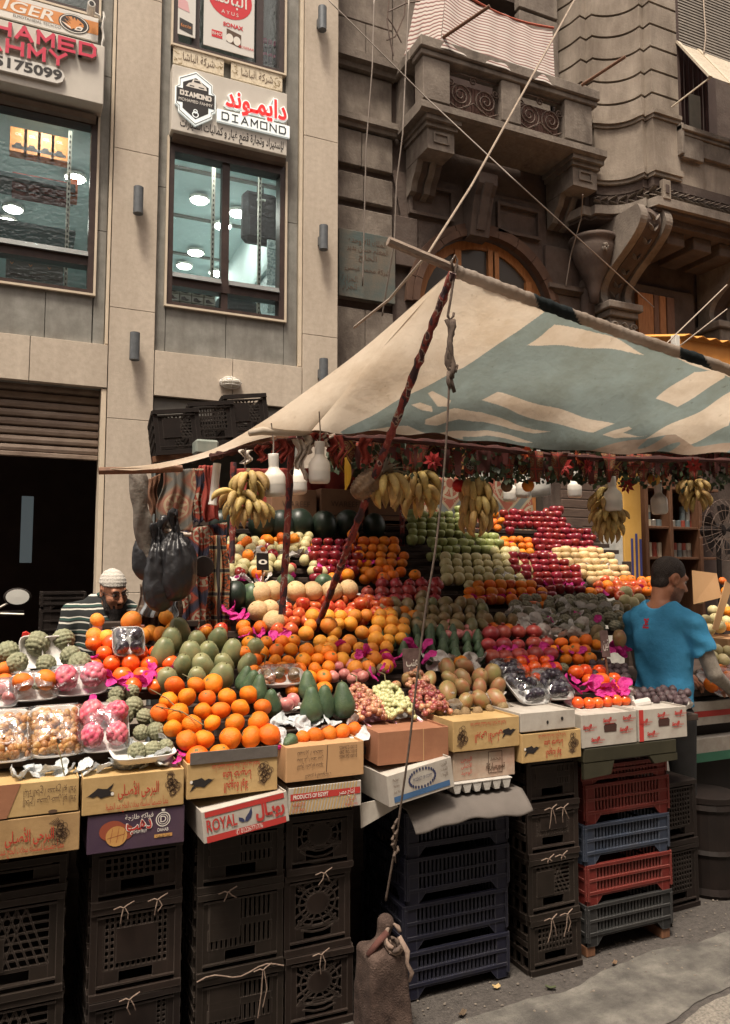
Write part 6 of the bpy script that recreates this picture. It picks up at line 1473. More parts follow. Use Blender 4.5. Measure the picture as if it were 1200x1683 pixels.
# ================================================================== HANGING THINGS
def khaya(name,ca,cb,cc,cd,sc=5.0,rot=45):
 m=bpy.data.materials.new(name);m.use_nodes=True;t=m.node_tree;N=t.nodes;L=t.links;b=N['Principled BSDF'];b.inputs['Roughness'].default_value=0.9
 tc=N.new('ShaderNodeTexCoord');mp=N.new('ShaderNodeMapping');mp.inputs['Scale'].default_value=(sc,)*3;mp.inputs['Rotation'].default_value=(0,R(rot),0)
 L.new(tc.outputs['Object'],mp.inputs[0])
 sep=N.new('ShaderNodeSeparateXYZ');L.new(mp.outputs[0],sep.inputs[0])
 def M(op,a,b_=None):
  n=N.new('ShaderNodeMath');n.operation=op
  for i,v in enumerate((a,b_)):
   if v is None:continue
   if isinstance(v,(int,float)):n.inputs[i].default_value=v
   else:L.new(v,n.inputs[i])
  return n.outputs[0]
 fx=M('SUBTRACT',M('FRACT',sep.outputs['X']),0.5);fz=M('SUBTRACT',M('FRACT',sep.outputs['Z']),0.5)
 ax,az=M('ABSOLUTE',fx),M('ABSOLUTE',fz)
 edge=M('GREATER_THAN',M('MAXIMUM',ax,az),0.43);edge2=M('GREATER_THAN',M('MAXIMUM',ax,az),0.38)
 rad=M('SQRT',M('ADD',M('MULTIPLY',fx,fx),M('MULTIPLY',fz,fz)))
 ang=N.new('ShaderNodeMath');ang.operation='ARCTAN2';L.new(fz,ang.inputs[0]);L.new(fx,ang.inputs[1])
 pet=M('ADD',0.2,M('MULTIPLY',0.09,M('SINE',M('MULTIPLY',ang.outputs[0],8.0))))
 flower=M('LESS_THAN',rad,pet);core=M('LESS_THAN',rad,0.10);ringm=M('LESS_THAN',M('ABSOLUTE',M('SUBTRACT',rad,0.31)),0.025)
 vo=N.new('ShaderNodeTexVoronoi');vo.inputs['Scale'].default_value=9;L.new(mp.outputs[0],vo.inputs['Vector']);curl=M('LESS_THAN',M('ABSOLUTE',M('SUBTRACT',vo.outputs['Distance'],0.33)),0.05)
 def mixc(f,a,bc):
  n=N.new('ShaderNodeMix');n.data_type='RGBA';L.new(f,n.inputs[0])
  if isinstance(a,tuple):n.inputs[6].default_value=a+(1,)
  else:L.new(a,n.inputs[6])
  n.inputs[7].default_value=bc+(1,);return n.outputs[2]
 c=mixc(curl,ca,cc);c=mixc(ringm,c,cb);c=mixc(flower,c,cb);c=mixc(core,c,ca);c=mixc(edge2,c,cc);c=mixc(edge,c,cd)
 nz=N.new('ShaderNodeTexNoise');nz.inputs['Scale'].default_value=8;L.new(tc.outputs['Object'],nz.inputs[0])
 mx=N.new('ShaderNodeMix');mx.data_type='RGBA';mx.blend_type='MULTIPLY';mx.inputs[0].default_value=0.5;L.new(c,mx.inputs[6]);L.new(nz.outputs[0],mx.inputs[7])
 L.new(mx.outputs[2],b.inputs['Base Color'])
 tl=N.new('ShaderNodeBsdfTranslucent');L.new(mx.outputs[2],tl.inputs[0]);ms=N.new('ShaderNodeMixShader');ms.inputs[0].default_value=0.25
 L.new(b.outputs[0],ms.inputs[1]);L.new(tl.outputs[0],ms.inputs[2]);L.new(ms.outputs[0],N['Material Output'].inputs[0])
 MATS[name]=m;return m
kh_red=khaya('red_applique_cloth',(0.42,0.07,0.035),(0.50,0.42,0.30),(0.10,0.05,0.06),(0.05,0.05,0.09),7.0)
kh_tan=khaya('tan_applique_cloth',(0.36,0.15,0.10),(0.46,0.34,0.22),(0.30,0.20,0.14),(0.20,0.19,0.17),6.0)
kh_big=khaya('bold_applique_cloth',(0.42,0.13,0.08),(0.55,0.46,0.32),(0.50,0.40,0.26),(0.22,0.24,0.22),2.6)
kh_or=khaya('orange_applique_cloth',(0.50,0.10,0.025),(0.10,0.07,0.05),(0.52,0.40,0.22),(0.06,0.05,0.05),9.0,0)
rope_d2=rope_d
def hang_cloth(name,P,m,label,folds=5,amp=0.02,nu=40,nv=30,seed=1,cat='cloth',group=None):
 """P: corners top-left, top-right, bottom-left, bottom-right"""
 A,B,C_,D=map(Vector,P);r_=random.Random(seed);p1,p2=r_.uniform(0,6),r_.uniform(0,6)
 mb=MB().grid(lambda u,v:(A*(1-u)+B*u)*(1-v)+(C_*(1-u)+D*u)*v+Vector((0.006*math.sin(v*9+p2),amp*math.sin(u*folds*6.28+p1+v*1.3)*(0.5+0.5*v)+amp*0.4*math.sin(u*folds*15+p2),0.008*math.sin(u*8+p1)*v)),nu,nv)
 return solo(mb,name,m,label,cat,group,smooth=True,solid=0.003)
hang_cloth('applique_cloth',[at(272,772,3.45),at(322,770,3.45),at(254,862,3.45),at(314,878,3.45)],kh_tan,'faded tan patterned cloth with a white hem hanging at the left end of the stall',1.5,0.02,seed=1)
solo(MB().tube([at(254+60*t,862+16*t+5*math.sin(t*3),3.44)for t in np.linspace(0,1,14)],0.011,6),'white_hem',rag_w,'thick white hem edge at the foot of the faded tan cloth','hem',smooth=True)
hang_cloth('applique_cloth',[at(318,770,3.6),at(336,770,3.6),at(318,860,3.6),at(330,860,3.6)],kh_red,'narrow cream and red patterned cloth strip beside the faded tan cloth',1.5,0.02,seed=2)
hang_cloth('applique_cloth',[at(328,765,3.7),at(362,765,3.7),at(328,855,3.7),at(362,855,3.7)],clothred,'plain dark red cloth hanging behind the white tube',2,0.02,seed=3)
hang_cloth('applique_cloth',[at(290,872,3.75),at(372,858,3.75),at(296,1050,3.72),at(372,1050,3.72)],kh_red,'big red and blue patterned cloth covering the left end of the stall',4,0.03,seed=4)
hang_cloth('applique_cloth',[at(345,880,3.70),at(372,880,3.70),at(335,1050,3.68),at(378,1050,3.68)],kh_or,'orange patterned cloth fold beside the white shelf post',2,0.03,seed=5)
S=Solid((-0.1,-0.1,-0.7),(0.25,0.1,0.06),0.009)
for i in range(14):
 t=i/13;S.ell((0.0+0.10*t**1.3,0,-0.52*t),(0.037-0.006*math.sin(t*3),0.036,0.05),0.03)
S.warp(lambda X,Y,Z:0.004*np.sin(X*110+Z*16+2*np.sin(Z*21))+0.006*noise3(X,Y,Z,5,5,26.0))
p=at(226,785,3.40)
o=inst('wrapped_post',S.mesh('wrapped_post',mat('dusty_grey_fabric',(0.10,0.085,0.07),(0.19,0.165,0.14),9,0.95,0.5,60)),None,p);tag(o,'dusty grey fabric wrapped round the leaning corner post at the far left of the stall','wrapped post')
hang_cloth('torn_cloth',[at(238,790,3.5),at(262,778,3.5),at(245,850,3.5),at(258,845,3.5)],oldwood_d,'torn dark rag hanging beside the fabric wrapped post',1,0.02,seed=7)
plaid=khaya('brown_plaid',(0.10,0.06,0.045),(0.12,0.075,0.055),(0.20,0.14,0.10),(0.24,0.18,0.13),22.0,0)
hang_cloth('plaid_blanket',[at(232,960,3.62),at(300,985,3.62),at(216,1060,3.6),at(300,1060,3.6)],plaid,'brown plaid blanket hanging under the black plastic bags',3,0.025,seed=8,cat='blanket')
hang_cloth('grey_sheet',[at(240,968,3.58),at(290,985,3.58),at(232,1010,3.56),at(292,1018,3.56)],mat('blue_grey_sheet',(0.20,0.22,0.24),(0.30,0.32,0.33),9,0.6),'crumpled blue grey sheet between the black bags and the plaid blanket',3,0.02,seed=9)
solo(MB().rbox(at(367,928,3.9).x,at(378,928,3.9).x,3.9,3.93,1.3,at(370,926,3.9).z,0.003),'shelf_post',plastic_w,'short white painted shelf post at the left end of the fruit shelves','post')
a,b=at(357,762,3.2),at(350,826,3.2)
solo(MB().tube([a,b],0.017,12).tube([b,b+(b-a)*0.06],0.019,12),'tube_lamp',plastic_w,'white fluorescent tube hanging left of the big banana bunch','lamp')
p=at(333,931,3.6)
t=thing('small_spotlight','small round black spotlight in front of the orange cloth','lamp',p)
MB().lathe([(0.0,0.03),(0.04,0.03),(0.05,-0.02),(0.045,-0.025)],seg=18,axis='y').build('housing',cr_blk,t,local=True);MB().lathe([(0,-0.015),(0.044,-0.02)],seg=18,axis='y').build('lens',mat('grey_lens',(0.25,0.25,0.24),None,rough=0.3),t,local=True)
bagp=mat('black_plastic_bag',(0.012,0.012,0.014),(0.02,0.02,0.022),9,0.36,0.5,28,spec=0.45)
def black_bag(px,py,Y,rx,rz,lab,seed,lean=0.0):
 S=Solid((-rx-0.05,-rx-0.05,-rz-0.05),(rx+0.05,rx+0.05,rz*2.0),0.009)
 S.ell((0,0,0),(rx,rx*0.8,rz),0.03);S.cap((0.0,0,rz*0.7),(lean*0.5,0,rz*1.35),rx*0.55,rx*0.12,0.04);S.cap((lean*0.5,0,rz*1.35),(lean,0,rz*1.7),rx*0.1,rx*0.22,0.02)
 S.warp(lambda X,Y,Z:0.010*np.sin(np.arctan2(Y,X)*9+Z*18)*np.clip((Z+rz*0.2)/rz,0.1,1)+0.011*noise3(X,Y,Z,seed,5,24.0))
 o=inst('plastic_bag',S.mesh('plastic_bag',bagp),None,at(px,py,Y));tag(o,lab,'bag')
black_bag(250,918,3.42,0.085,0.10,'leftmost black plastic bag hanging on the fabric wrapped post',1,0.05)
black_bag(262,952,3.36,0.075,0.13,'middle black plastic bag hanging below the two others',2,-0.03)
black_bag(292,936,3.34,0.085,0.135,'rightmost fat black plastic bag hanging in front of the patterned cloth',3,-0.02)
for i,(px,kd,w_)in enumerate([(258,'diagonal','leftmost'),(318,'grid','middle'),(374,'diagonal','rightmost')]):
 q=at(px,752-i*14,4.05)
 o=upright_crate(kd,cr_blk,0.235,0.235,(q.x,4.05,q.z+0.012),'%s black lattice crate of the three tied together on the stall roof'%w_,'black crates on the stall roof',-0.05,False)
 o.rotation_euler=(0,R(-7),R(-6))
solo(MB().bar(at(250,756,4.1),at(470,716,4.1),0.05,0.03).bar(at(250,752,4.5),at(470,722,4.5),0.05,0.03),'roof_batten',oldwood_d,'dark wooden battens carrying the black crates on the roof','batten')
solo(MB().rbox(at(322,735,3.9).x,at(360,735,3.9).x,3.9,4.0,at(340,746,3.9).z,at(340,722,3.9).z,0.01),'roof_bundle',mat('pale_green_bundle',(0.16,0.19,0.165),(0.27,0.28,0.24),9,0.8),'pale green cloth bundle in front of the black roof crates','bundle')
bulbw=mat('bulb_housing',(0.66,0.62,0.55),(0.72,0.68,0.61),8,0.35);bulbd=mat('bulb_diffuser',(0.70,0.68,0.63),None,rough=0.25,trans=0.3)
bulb_body=MB().lathe([(0.022,0.172),(0.019,0.168),(0.019,0.125),(0.021,0.120),(0.024,0.112),(0.040,0.095),(0.0455,0.08),(0.0455,0.052)],seg=24,cap=False).mesh('bulb_body',bulbw,True,True)
bulb_dif=MB().lathe([(0.045,0.052),(0.0455,0.02),(0.042,0.006),(0.034,0.0),(0,-0.001)],seg=24,cap=False).mesh('bulb_diffuser',bulbd,True,True)
bulb_cap=MB().lathe([(0,0.178),(0.021,0.176),(0.022,0.165),(0.020,0.120)],seg=18,cap=False).mesh('bulb_socket',plastic_w,True,True)
for px,py,Y,s,lab in[(452,817,3.0,1.0,'big white bulb beside the left banana bunch'),(525,795,3.0,1.0,'big white bulb right of the red wrapped post, highest of the front ones'),(490,812,3.6,1.0,'dim white bulb behind the red wrapped post'),
 (838,825,4.2,1.0,'white bulb behind the dark bananas, left of the hanging orange'),(859,818,4.0,1.0,'white bulb partly hidden by the hanging orange'),(945,818,4.0,1.0,'white bulb hanging before the plank wall'),(1009,840,3.05,1.0,'white bulb in front of the right banana bunch'),(1085,845,3.3,1.0,'white bulb at the right, before the tin shelves')]:
 p=at(px,py,Y);t=thing('hanging_bulb',lab,'light bulb',p,(R(rnd.uniform(-6,6)),R(rnd.uniform(-6,6)),0),group='white bulbs under the awning')
 inst('bulb_body',bulb_body,t);inst('bulb_diffuser',bulb_dif,t);inst('bulb_socket',bulb_cap,t)
 MB().tube([(0,0,0.175),(0.004,0.003,0.22),(-0.003,0,0.30)],0.003,5).build('cord',wirem,t,local=True)
banm=mat('speckled_banana',(0.45,0.30,0.09),(0.56,0.40,0.15),4,0.6,0.2,40,vary=0.22,dirt=((0.10,0.055,0.028),8,0.8));bant=mat('banana_stem',(0.16,0.11,0.05),None,rough=0.8)
def banana_mesh():
 pts=[];x,z=0.0,0.0;a=R(35);n=13
 for i in range(n):
  pts.append((x,0,z));a-=R(120)/n;x+=0.165/n*math.cos(a);z+=0.165/n*math.sin(a)
 rr=[0.006,0.0075,0.012,0.0165,0.019,0.0198,0.02,0.0198,0.0188,0.0165,0.0125,0.007,0.004]
 return MB().tube(pts,rr,7).mesh('banana',banm,True,True)
ban_me=banana_mesh()
def banana_bunch(px,py,Y,tiers,lab,name='banana_bunch',s=1.0,spread=300,face=-90,k=0.76):
 """tiers: (dx, dz, count, droop)"""
 p=at(px,py,Y);t=thing(name,lab,'bananas',p,group='banana bunches hanging under the awning');t.scale=(k,k,k)
 for(dx,dz,n,dr)in tiers:
  MB().tube([(dx*1.0,0,dz+0.035),(dx,0,dz+0.012),(dx,0,dz-0.02)],[0.010,0.02,0.014],7).build('bunch_stem',bant,t,local=True,smooth=True)
  for i in range(n):
   a=R(face+(i/(max(n-1,1))-0.5)*spread+rnd.uniform(-5,5))
   inst('banana',ban_me,t,(dx+0.012*math.cos(a),0.012*math.sin(a),dz+rnd.uniform(-0.008,0.008)),(0,R(dr+rnd.uniform(-8,10)),a),(s*rnd.uniform(0.85,1.15),s*rnd.uniform(0.9,1.05),s*rnd.uniform(0.85,1.12)))
   if i%2==0:inst('banana',ban_me,t,(dx+0.006*math.cos(a),0.006*math.sin(a),dz-0.028),(0,R(dr+22+rnd.uniform(-6,8)),a+0.14),(s*0.95,s,s*0.98))
 MB().tube([(0,0,tiers[0][1]+0.03),(0.003,0,tiers[0][1]+0.14)],0.004,5).build('hanging_cord',rope_d,t,local=True)
banana_bunch(402,832,2.98,[(0.02,0.165,9,20),(-0.035,0.06,6,0),(0.02,0.02,12,12)],'two tiered banana bunch in the light at the left, beside the first bulb')
banana_bunch(634,800,3.05,[(0.0,0.05,9,28)],'banana hand under the pineapple, right of the leaning pole',k=0.95)
banana_bunch(688,812,3.15,[(-0.01,0.10,9,25),(0.0,0.02,11,15)],'shaded banana bunch left of the taut rope',k=0.95)
banana_bunch(783,828,3.25,[(0.0,0.13,12,45),(0.01,0.05,13,32),(0.0,-0.02,9,38)],'darkest banana bunch hanging before the green apples',spread=340,k=0.95)
banana_bunch(1000,845,3.12,[(-0.005,0.17,5,25),(-0.03,0.11,7,12),(0.0,0.02,13,10),(0.0,-0.05,8,25)],'tall banana bunch behind a bulb before the yellow column')
banana_bunch(1140,805,3.15,[(-0.02,0.06,10,15),(0.02,-0.02,9,15)],'banana bunch at the right photo edge above the blue shirt man')
p=at(570,752,3.0);o=inst('hanging_banana',MB().tube([(0.012*math.sin(i*0.26)-0.006,0,-0.0115*i)for i in range(13)],[0.005,0.007,0.011,0.0145,0.016,0.016,0.016,0.0155,0.0145,0.0125,0.010,0.006,0.004],8).mesh('hanging_banana',mat('bright_yellow_banana',(0.62,0.36,0.03),None,rough=0.5),True,True),None,p);tag(o,'single bright yellow banana hanging alone beside the pineapple','banana')
pim=mat('pineapple_skin',(0.09,0.055,0.035),(0.26,0.17,0.10),26,0.8);pil=mat('dry_pineapple_leaf',(0.22,0.19,0.15),(0.36,0.32,0.27),12,0.7)
p=at(604,795,3.05);t=thing('pineapple','hanging pineapple with dry leaves left of the leaning pole','pineapple',p,(0,R(50),0))
def sph(fn,nu,nv,name,m,smooth=True):
 mb=MB();vs_=[fn(2*math.pi*i/nu,math.pi*j/nv)for j in range(1,nv)for i in range(nu)]
 top=fn(0,0);bot=fn(0,math.pi);vs_=[top]+vs_+[bot];fs=[]
 for i in range(nu):
  i2=(i+1)%nu;fs.append((0,1+i,1+i2));L0=1+(nv-2)*nu;fs.append((len(vs_)-1,L0+i2,L0+i))
  for j in range(nv-2):fs.append((1+j*nu+i,1+(j+1)*nu+i,1+(j+1)*nu+i2,1+j*nu+i2))
 mb.add(vs_,fs);return mb.mesh(name,m,smooth,True)
def pin(th,ph):
 b=0.5+0.5*math.sin(ph*14+th*4)*math.sin(ph*14-th*4);r=0.046+0.013*b**1.5
 return(r*math.sin(ph)**0.7*math.cos(th),r*math.sin(ph)**0.7*math.sin(th),0.085*math.cos(ph))
inst('pineapple_body',sph(pin,48,40,'pineapple_body',pim),t)
for k in range(22):
 a=k*2.4;l=0.10+0.05*rnd.random();c=0.6+0.6*rnd.random()
 mb=MB();pts=[(0.012+l*q*math.sin(c*q*1.3),l*q*math.cos(c*q*1.2))for q in np.linspace(0,1,6)]
 vs_=[];fs=[]
 for i,(r_,z_)in enumerate(pts):
  w=0.010*(1-(i/5.2))
  for s_ in(-1,1):vs_.append((r_*math.cos(a)-s_*w*math.sin(a),r_*math.sin(a)+s_*w*math.cos(a),0.075+z_))
 for i in range(5):fs.append((2*i,2*i+1,2*i+3,2*i+2))
 mb.add(vs_,fs);mb.build('pineapple_leaf',pil,t,local=True,fix=False)
flag_m=[khaya('flag_orange',(0.26,0.055,0.02),(0.26,0.18,0.09),(0.09,0.05,0.04),(0.34,0.05,0.03),16.0,0),khaya('flag_red',(0.18,0.02,0.018),(0.27,0.17,0.07),(0.05,0.03,0.03),(0.40,0.20,0.05),18.0,45),khaya('flag_black',(0.04,0.022,0.022),(0.30,0.26,0.20),(0.38,0.10,0.04),(0.35,0.05,0.04),15.0,45)]
cols_f=['orange','red','black and white']
for i in range(33):
 px=552+i*20.2+rnd.uniform(-5,5);Y=3.0+rnd.uniform(0.0,0.22);p=at(px,724+min(1,(px-560)/400)*22,Y);k=rnd.choice([0,0,1,2]);w=rnd.uniform(0.04,0.06);h=rnd.uniform(0.12,0.16)
 tap=rnd.choice([0.05,0.45])
 mb=MB().grid(lambda u,v:(p.x+(u-0.5)*2*w*(1-v*(1-tap))+0.004*math.sin(v*5),p.y+0.008*math.sin(u*5+v*4+i),p.z-h*v),4,4)
 solo(mb,'pennant',flag_m[k],'%s patterned pennant of the bunting under the awning foot'%cols_f[k],'pennant','bunting pennants under the awning: '+cols_f[k],smooth=True,solid=0.002)
flm=mat('red_plastic_flower',(0.33,0.014,0.014),(0.25,0.02,0.014),9,0.6,vary=0.1);flo=mat('orange_plastic_flower',(0.55,0.10,0.03),None,rough=0.6)
fl_mb=MB()
for ringi,(n,rr,tilt)in enumerate([(8,0.045,0.2),(7,0.032,0.6),(5,0.018,1.0)]):
 for i in range(n):
  a=2*math.pi*i/n+ringi*0.4;ca,sa=math.cos(a),math.sin(a);u=rr;zz_=-rr*tilt*0.6
  fl_mb.add([(0.004*ca,0,0.004*sa),(u*0.6*math.cos(a-0.35),zz_*0.6,u*0.6*math.sin(a-0.35)),(u*ca,zz_,u*sa),(u*0.6*math.cos(a+0.35),zz_*0.6,u*0.6*math.sin(a+0.35))],[(0,1,2,3)])
fl_me=fl_mb.mesh('plastic_flower',flm,False,False);fl_me2=fl_me.copy();fl_me2.materials[0]=flo
for px,py,Y,k,lab in[(665,752,3.2,0,'dark red plastic flower above the taut rope'),(712,758,3.1,0,'big red plastic flower just right of the taut rope'),(925,765,3.05,0,'bright red plastic flower on the left of the right pair'),(948,752,3.05,1,'orange red plastic flower on the right of the right pair'),(965,765,3.05,0,'half folded red plastic flower right of the pair'),(1038,772,3.1,0,'red plastic flower above the yellow column'),(1140,765,3.0,0,'bright red plastic flower at the far right under the awning'),(545,735,3.05,0,'red plastic flower beside the higher front bulb'),(866,742,3.1,1,'small orange flower among the dark leaves'),(1030,798,3.2,0,'low red plastic flower right of the tall banana bunch')]:
 o=inst('plastic_flower',fl_me2 if k else fl_me,None,at(px,py,Y),(rnd.uniform(-0.5,0.5),rnd.uniform(-3,3),rnd.uniform(-0.5,0.5)),rnd.uniform(0.9,1.25));tag(o,lab,'flower','plastic flowers under the awning')
lfm=mat('dark_plastic_leaf',(0.022,0.035,0.015),(0.04,0.055,0.022),9,0.5,vary=0.2)
mb=MB()
for i in range(2400):
 t=rnd.random();px=540+t*660;p=at(px,738+rnd.uniform(-14,58)*(0.6+t*0.4)+t*8,3.06+rnd.uniform(0,0.7));a,b_=rnd.uniform(0,6.28),rnd.uniform(-1.2,1.2);l=rnd.uniform(0.02,0.045)
 d=Vector((math.cos(a)*math.cos(b_),math.sin(a)*math.cos(b_)*0.5,math.sin(b_)-0.4)).normalized()*l;s_=d.cross(Vector((0.3,1,0.2))).normalized()*l*0.32
 mb.add([p,p+d*0.5+s_,p+d,p+d*0.5-s_],[(0,1,2,3)])
o=mb.build('garland_leaves',lfm,fix=False);o['kind']='stuff';o['label']='dark garland of small plastic leaves along the underside of the awning'
stm=mat('garland_rag',(0.10,0.02,0.016),(0.045,0.014,0.012),8,0.9)
mb=MB()
for i in range(260):
 px=560+i*2.45+rnd.uniform(-4,4);p=at(px,732+min(1,(px-560)/400)*14,3.06+rnd.uniform(0,0.5));l=rnd.uniform(0.05,0.15);w=rnd.uniform(0.008,0.03)
 mb.add([p+Vector((-w,0,0)),p+Vector((w,0.004,0)),p+Vector((w*0.7,0.01,-l)),p+Vector((-w*0.5,0.006,-l*0.9))],[(0,1,2,3)])
o=mb.build('garland_tatters',stm,fix=False);o['kind']='stuff';o['label']='dark red cloth tatters fringing the underside of the awning'
for px,py,Y,d,c,lab in[(868,798,3.3,0.066,(0.60,0.20,0.02),'single orange hanging among the leaves before the white bulb'),(833,799,3.4,0.064,(0.16,0.10,0.05),'round brown fruit hanging right of the dark bananas'),(754,798,3.3,0.066,(0.45,0.015,0.015),'round red bauble hanging left of the dark bananas'),(1075,788,3.2,0.07,(0.42,0.22,0.03),'yellowish fruit hanging among the leaves above the right bulb')]:
 p=at(px,py,Y);o=inst('hanging_fruit',MB().lathe([(0,0.5),(0.09,0.47),(0.2,0.46),(0.38,0.33),(0.48,0.12),(0.49,-0.08),(0.4,-0.3),(0.22,-0.46),(0,-0.5)],seg=20).mesh('hanging_fruit',mat('hanging_fruit_skin_%d'%px,c,None,rough=0.5,bump=0.15,bscale=40),True,True),None,p,scale=d);tag(o,lab,'fruit')
hang_cloth('applique_hanging',[at(690,785,5.3),at(872,782,5.3),at(690,905,5.3),at(880,905,5.3)],kh_big,'big red and cream patterned panel behind the green apples',2,0.02,seed=12,cat='cloth')
dkcard=mat('dark_printed_card',(0.20,0.10,0.055),(0.26,0.14,0.075),6,0.8)
for i,(px0,px1)in enumerate([(446,523),(527,602),(606,690)]):
 a,b=at(px0,862,4.9),at(px1,806,4.9)
 t=thing('storage_carton','%s brown carton with dark lettering behind the big watermelons'%cols4[[0,1,3][i]],'box',(a.x,4.9,a.z),group='brown cartons behind the watermelons')
 MB().rbox(0,b.x-a.x-0.01,0,0.12,0,b.z-a.z,0.004).build('carton_body',dkcard,t,local=True);text('WAREEF',t,(b.x-a.x)*0.52,(b.z-a.z)*0.58,0.055,ink_brown,-0.003,width=(b.x-a.x)*0.6)
 decal(t,[[(0.05,(b.z-a.z)*0.25),(b.x-a.x-0.06,(b.z-a.z)*0.25),(b.x-a.x-0.06,(b.z-a.z)*0.28),(0.05,(b.z-a.z)*0.28)]],ink_brown,'printed_line')
hang_cloth('back_cloth',[at(380,770,5.05),at(700,770,5.05),at(380,870,5.05),at(700,870,5.05)],clothred,'dark red cloth closing the back of the left fruit tiers',7,0.03,seed=14)
# ================================================================== FRUIT
def fmat(name,c1,c2,rough=0.42,bump=0.1,bs=30,vary=0.14,scale=2.5,spec=0.45,dirt=None,sss=0.0):return mat(name,c1,c2,scale,rough,bump,bs,spec,vary,dirt=dirt,sss=sss)
F_={}
def fruit(name,meshes):F_[name]=meshes
stalk=mat('fruit_stalk',(0.10,0.085,0.035),(0.16,0.13,0.06),20,0.8);calyx=mat('green_calyx',(0.09,0.12,0.04),(0.15,0.17,0.07),20,0.8)
def round_fruit(name,m,prof,nu=20,star=0,stalk_l=0.0,mstar=None,lump=0.0,crown=False,sx=1.0):
 mb=MB();mb.lathe(prof,seg=nu,sy=sx)
 if lump:
  r_=random.Random(len(name));a,b=r_.uniform(0,6),r_.uniform(0,6)
  mb.v=[(x*(1+lump*math.sin(3*z*2+a+2*math.atan2(y,x))),y*(1+lump*math.sin(3*math.atan2(y,x)+b)),z*(1+lump*0.5*math.sin(x*4+b)))for x,y,z in mb.v]
 zt=prof[-1][1]
 if star:
  mb.cur=1
  for i in range(star):
   a=2*math.pi*i/star;mb.add([(0,0,zt+0.012),(0.10*math.cos(a-0.5),0.10*math.sin(a-0.5),zt+0.012),(0.17*math.cos(a),0.17*math.sin(a),zt-0.01),(0.10*math.cos(a+0.5),0.10*math.sin(a+0.5),zt+0.012)],[(0,1,2,3)])
 if stalk_l:mb.cur=1;mb.tube([(0,0,zt-0.02),(0.02,0.01,zt+stalk_l)],[0.025,0.018],5)
 if crown:
  mb.cur=0;mb.tube([(0,0,zt-0.03),(0,0,zt+0.06),(0,0,zt+0.11)],[0.07,0.09,0.14],8,cap=False)
 return mb.mesh(name,[m,mstar or stalk],True,False)
SPH=[(0,-0.49),(0.12,-0.475),(0.25,-0.425),(0.37,-0.33),(0.46,-0.17),(0.5,0.0),(0.46,0.18),(0.37,0.33),(0.25,0.425),(0.12,0.465),(0.05,0.46),(0,0.455)]
OBL=[(r,z*0.88)for r,z in SPH]
APL=[(0,-0.37),(0.08,-0.40),(0.17,-0.43),(0.30,-0.38),(0.41,-0.22),(0.48,0.0),(0.5,0.15),(0.46,0.30),(0.34,0.41),(0.2,0.43),(0.09,0.37),(0,0.30)]
PEARP=[(0,-0.5),(0.17,-0.48),(0.32,-0.38),(0.4,-0.2),(0.40,-0.02),(0.33,0.2),(0.25,0.4),(0.20,0.55),(0.13,0.66),(0.05,0.70),(0,0.70)]
orm=fmat('orange_peel',(0.72,0.165,0.008),(0.80,0.235,0.014),0.48,0.3,32,0.24,1.6,0.35,dirt=((0.60,0.12,0.008),2.6,0.5));mnm=fmat('mandarin_peel',(0.74,0.155,0.007),(0.82,0.225,0.013),0.48,0.35,26,0.24,1.6,0.35,dirt=((0.62,0.115,0.006),2.6,0.5))
gfm=fmat('pale_grapefruit_peel',(0.72,0.23,0.02),(0.80,0.31,0.04),0.48,0.3,32,0.22,1.6,0.35,dirt=((0.66,0.36,0.06),2.4,0.5))
rdm=fmat('red_apple_skin',(0.48,0.028,0.016),(0.60,0.17,0.05),0.26,0.0,30,0.16,3.5,0.5);drm=fmat('dark_red_apple_skin',(0.17,0.012,0.018),(0.27,0.022,0.026),0.25,0.0,30,0.18,3,0.5)
gam=fmat('green_apple_skin',(0.26,0.30,0.10),(0.35,0.37,0.15),0.32,0.05,30,0.12)
pkm=fmat('tan_pear_skin',(0.55,0.40,0.19),(0.66,0.46,0.24),0.45,0.1,40,0.14);yem=fmat('yellow_pear_skin',(0.50,0.45,0.21),(0.60,0.51,0.27),0.42,0.1,40,0.12)
mgm=fmat('green_mango_skin',(0.135,0.165,0.085),(0.24,0.25,0.12),0.42,0.08,30,0.16,2.2,dirt=((0.34,0.22,0.09),2.2,0.6));mpm=fmat('blushing_mango_skin',(0.34,0.25,0.10),(0.42,0.13,0.07),0.42,0.06,30,0.2,1.8,dirt=((0.25,0.27,0.10),2.2,0.8))
bmm=fmat('brown_mango_skin',(0.22,0.16,0.075),(0.31,0.21,0.10),0.45,0.1,30,0.2,2.2,dirt=((0.18,0.19,0.08),2.4,0.7))
avm=fmat('avocado_skin',(0.045,0.085,0.045),(0.085,0.13,0.062),0.40,0.35,26,0.16,3);sam=fmat('sugar_apple_skin',(0.185,0.195,0.115),(0.28,0.275,0.17),0.7,0.2,30,0.14,4,dirt=((0.12,0.115,0.065),5,0.6))
pgm=fmat('pomegranate_skin',(0.30,0.028,0.03),(0.42,0.075,0.06),0.34,0.08,30,0.18,2.4);psm=fmat('persimmon_skin',(0.78,0.07,0.012),(0.86,0.15,0.018),0.24,0.0,30,0.10,2.4,0.55)
plm=fmat('dark_plum_skin',(0.018,0.013,0.028),(0.045,0.03,0.05),0.30,0.0,30,0.2,3);fgm=fmat('dark_fig_skin',(0.045,0.028,0.032),(0.085,0.05,0.055),0.55,0.2,30,0.2,4)
kwm=fmat('kiwi_skin',(0.20,0.13,0.06),(0.29,0.20,0.10),0.8,0.3,60,0.14,5);mlm=fmat('tan_melon_rind',(0.55,0.36,0.17),(0.66,0.46,0.25),0.7,0.4,16,0.10,5)
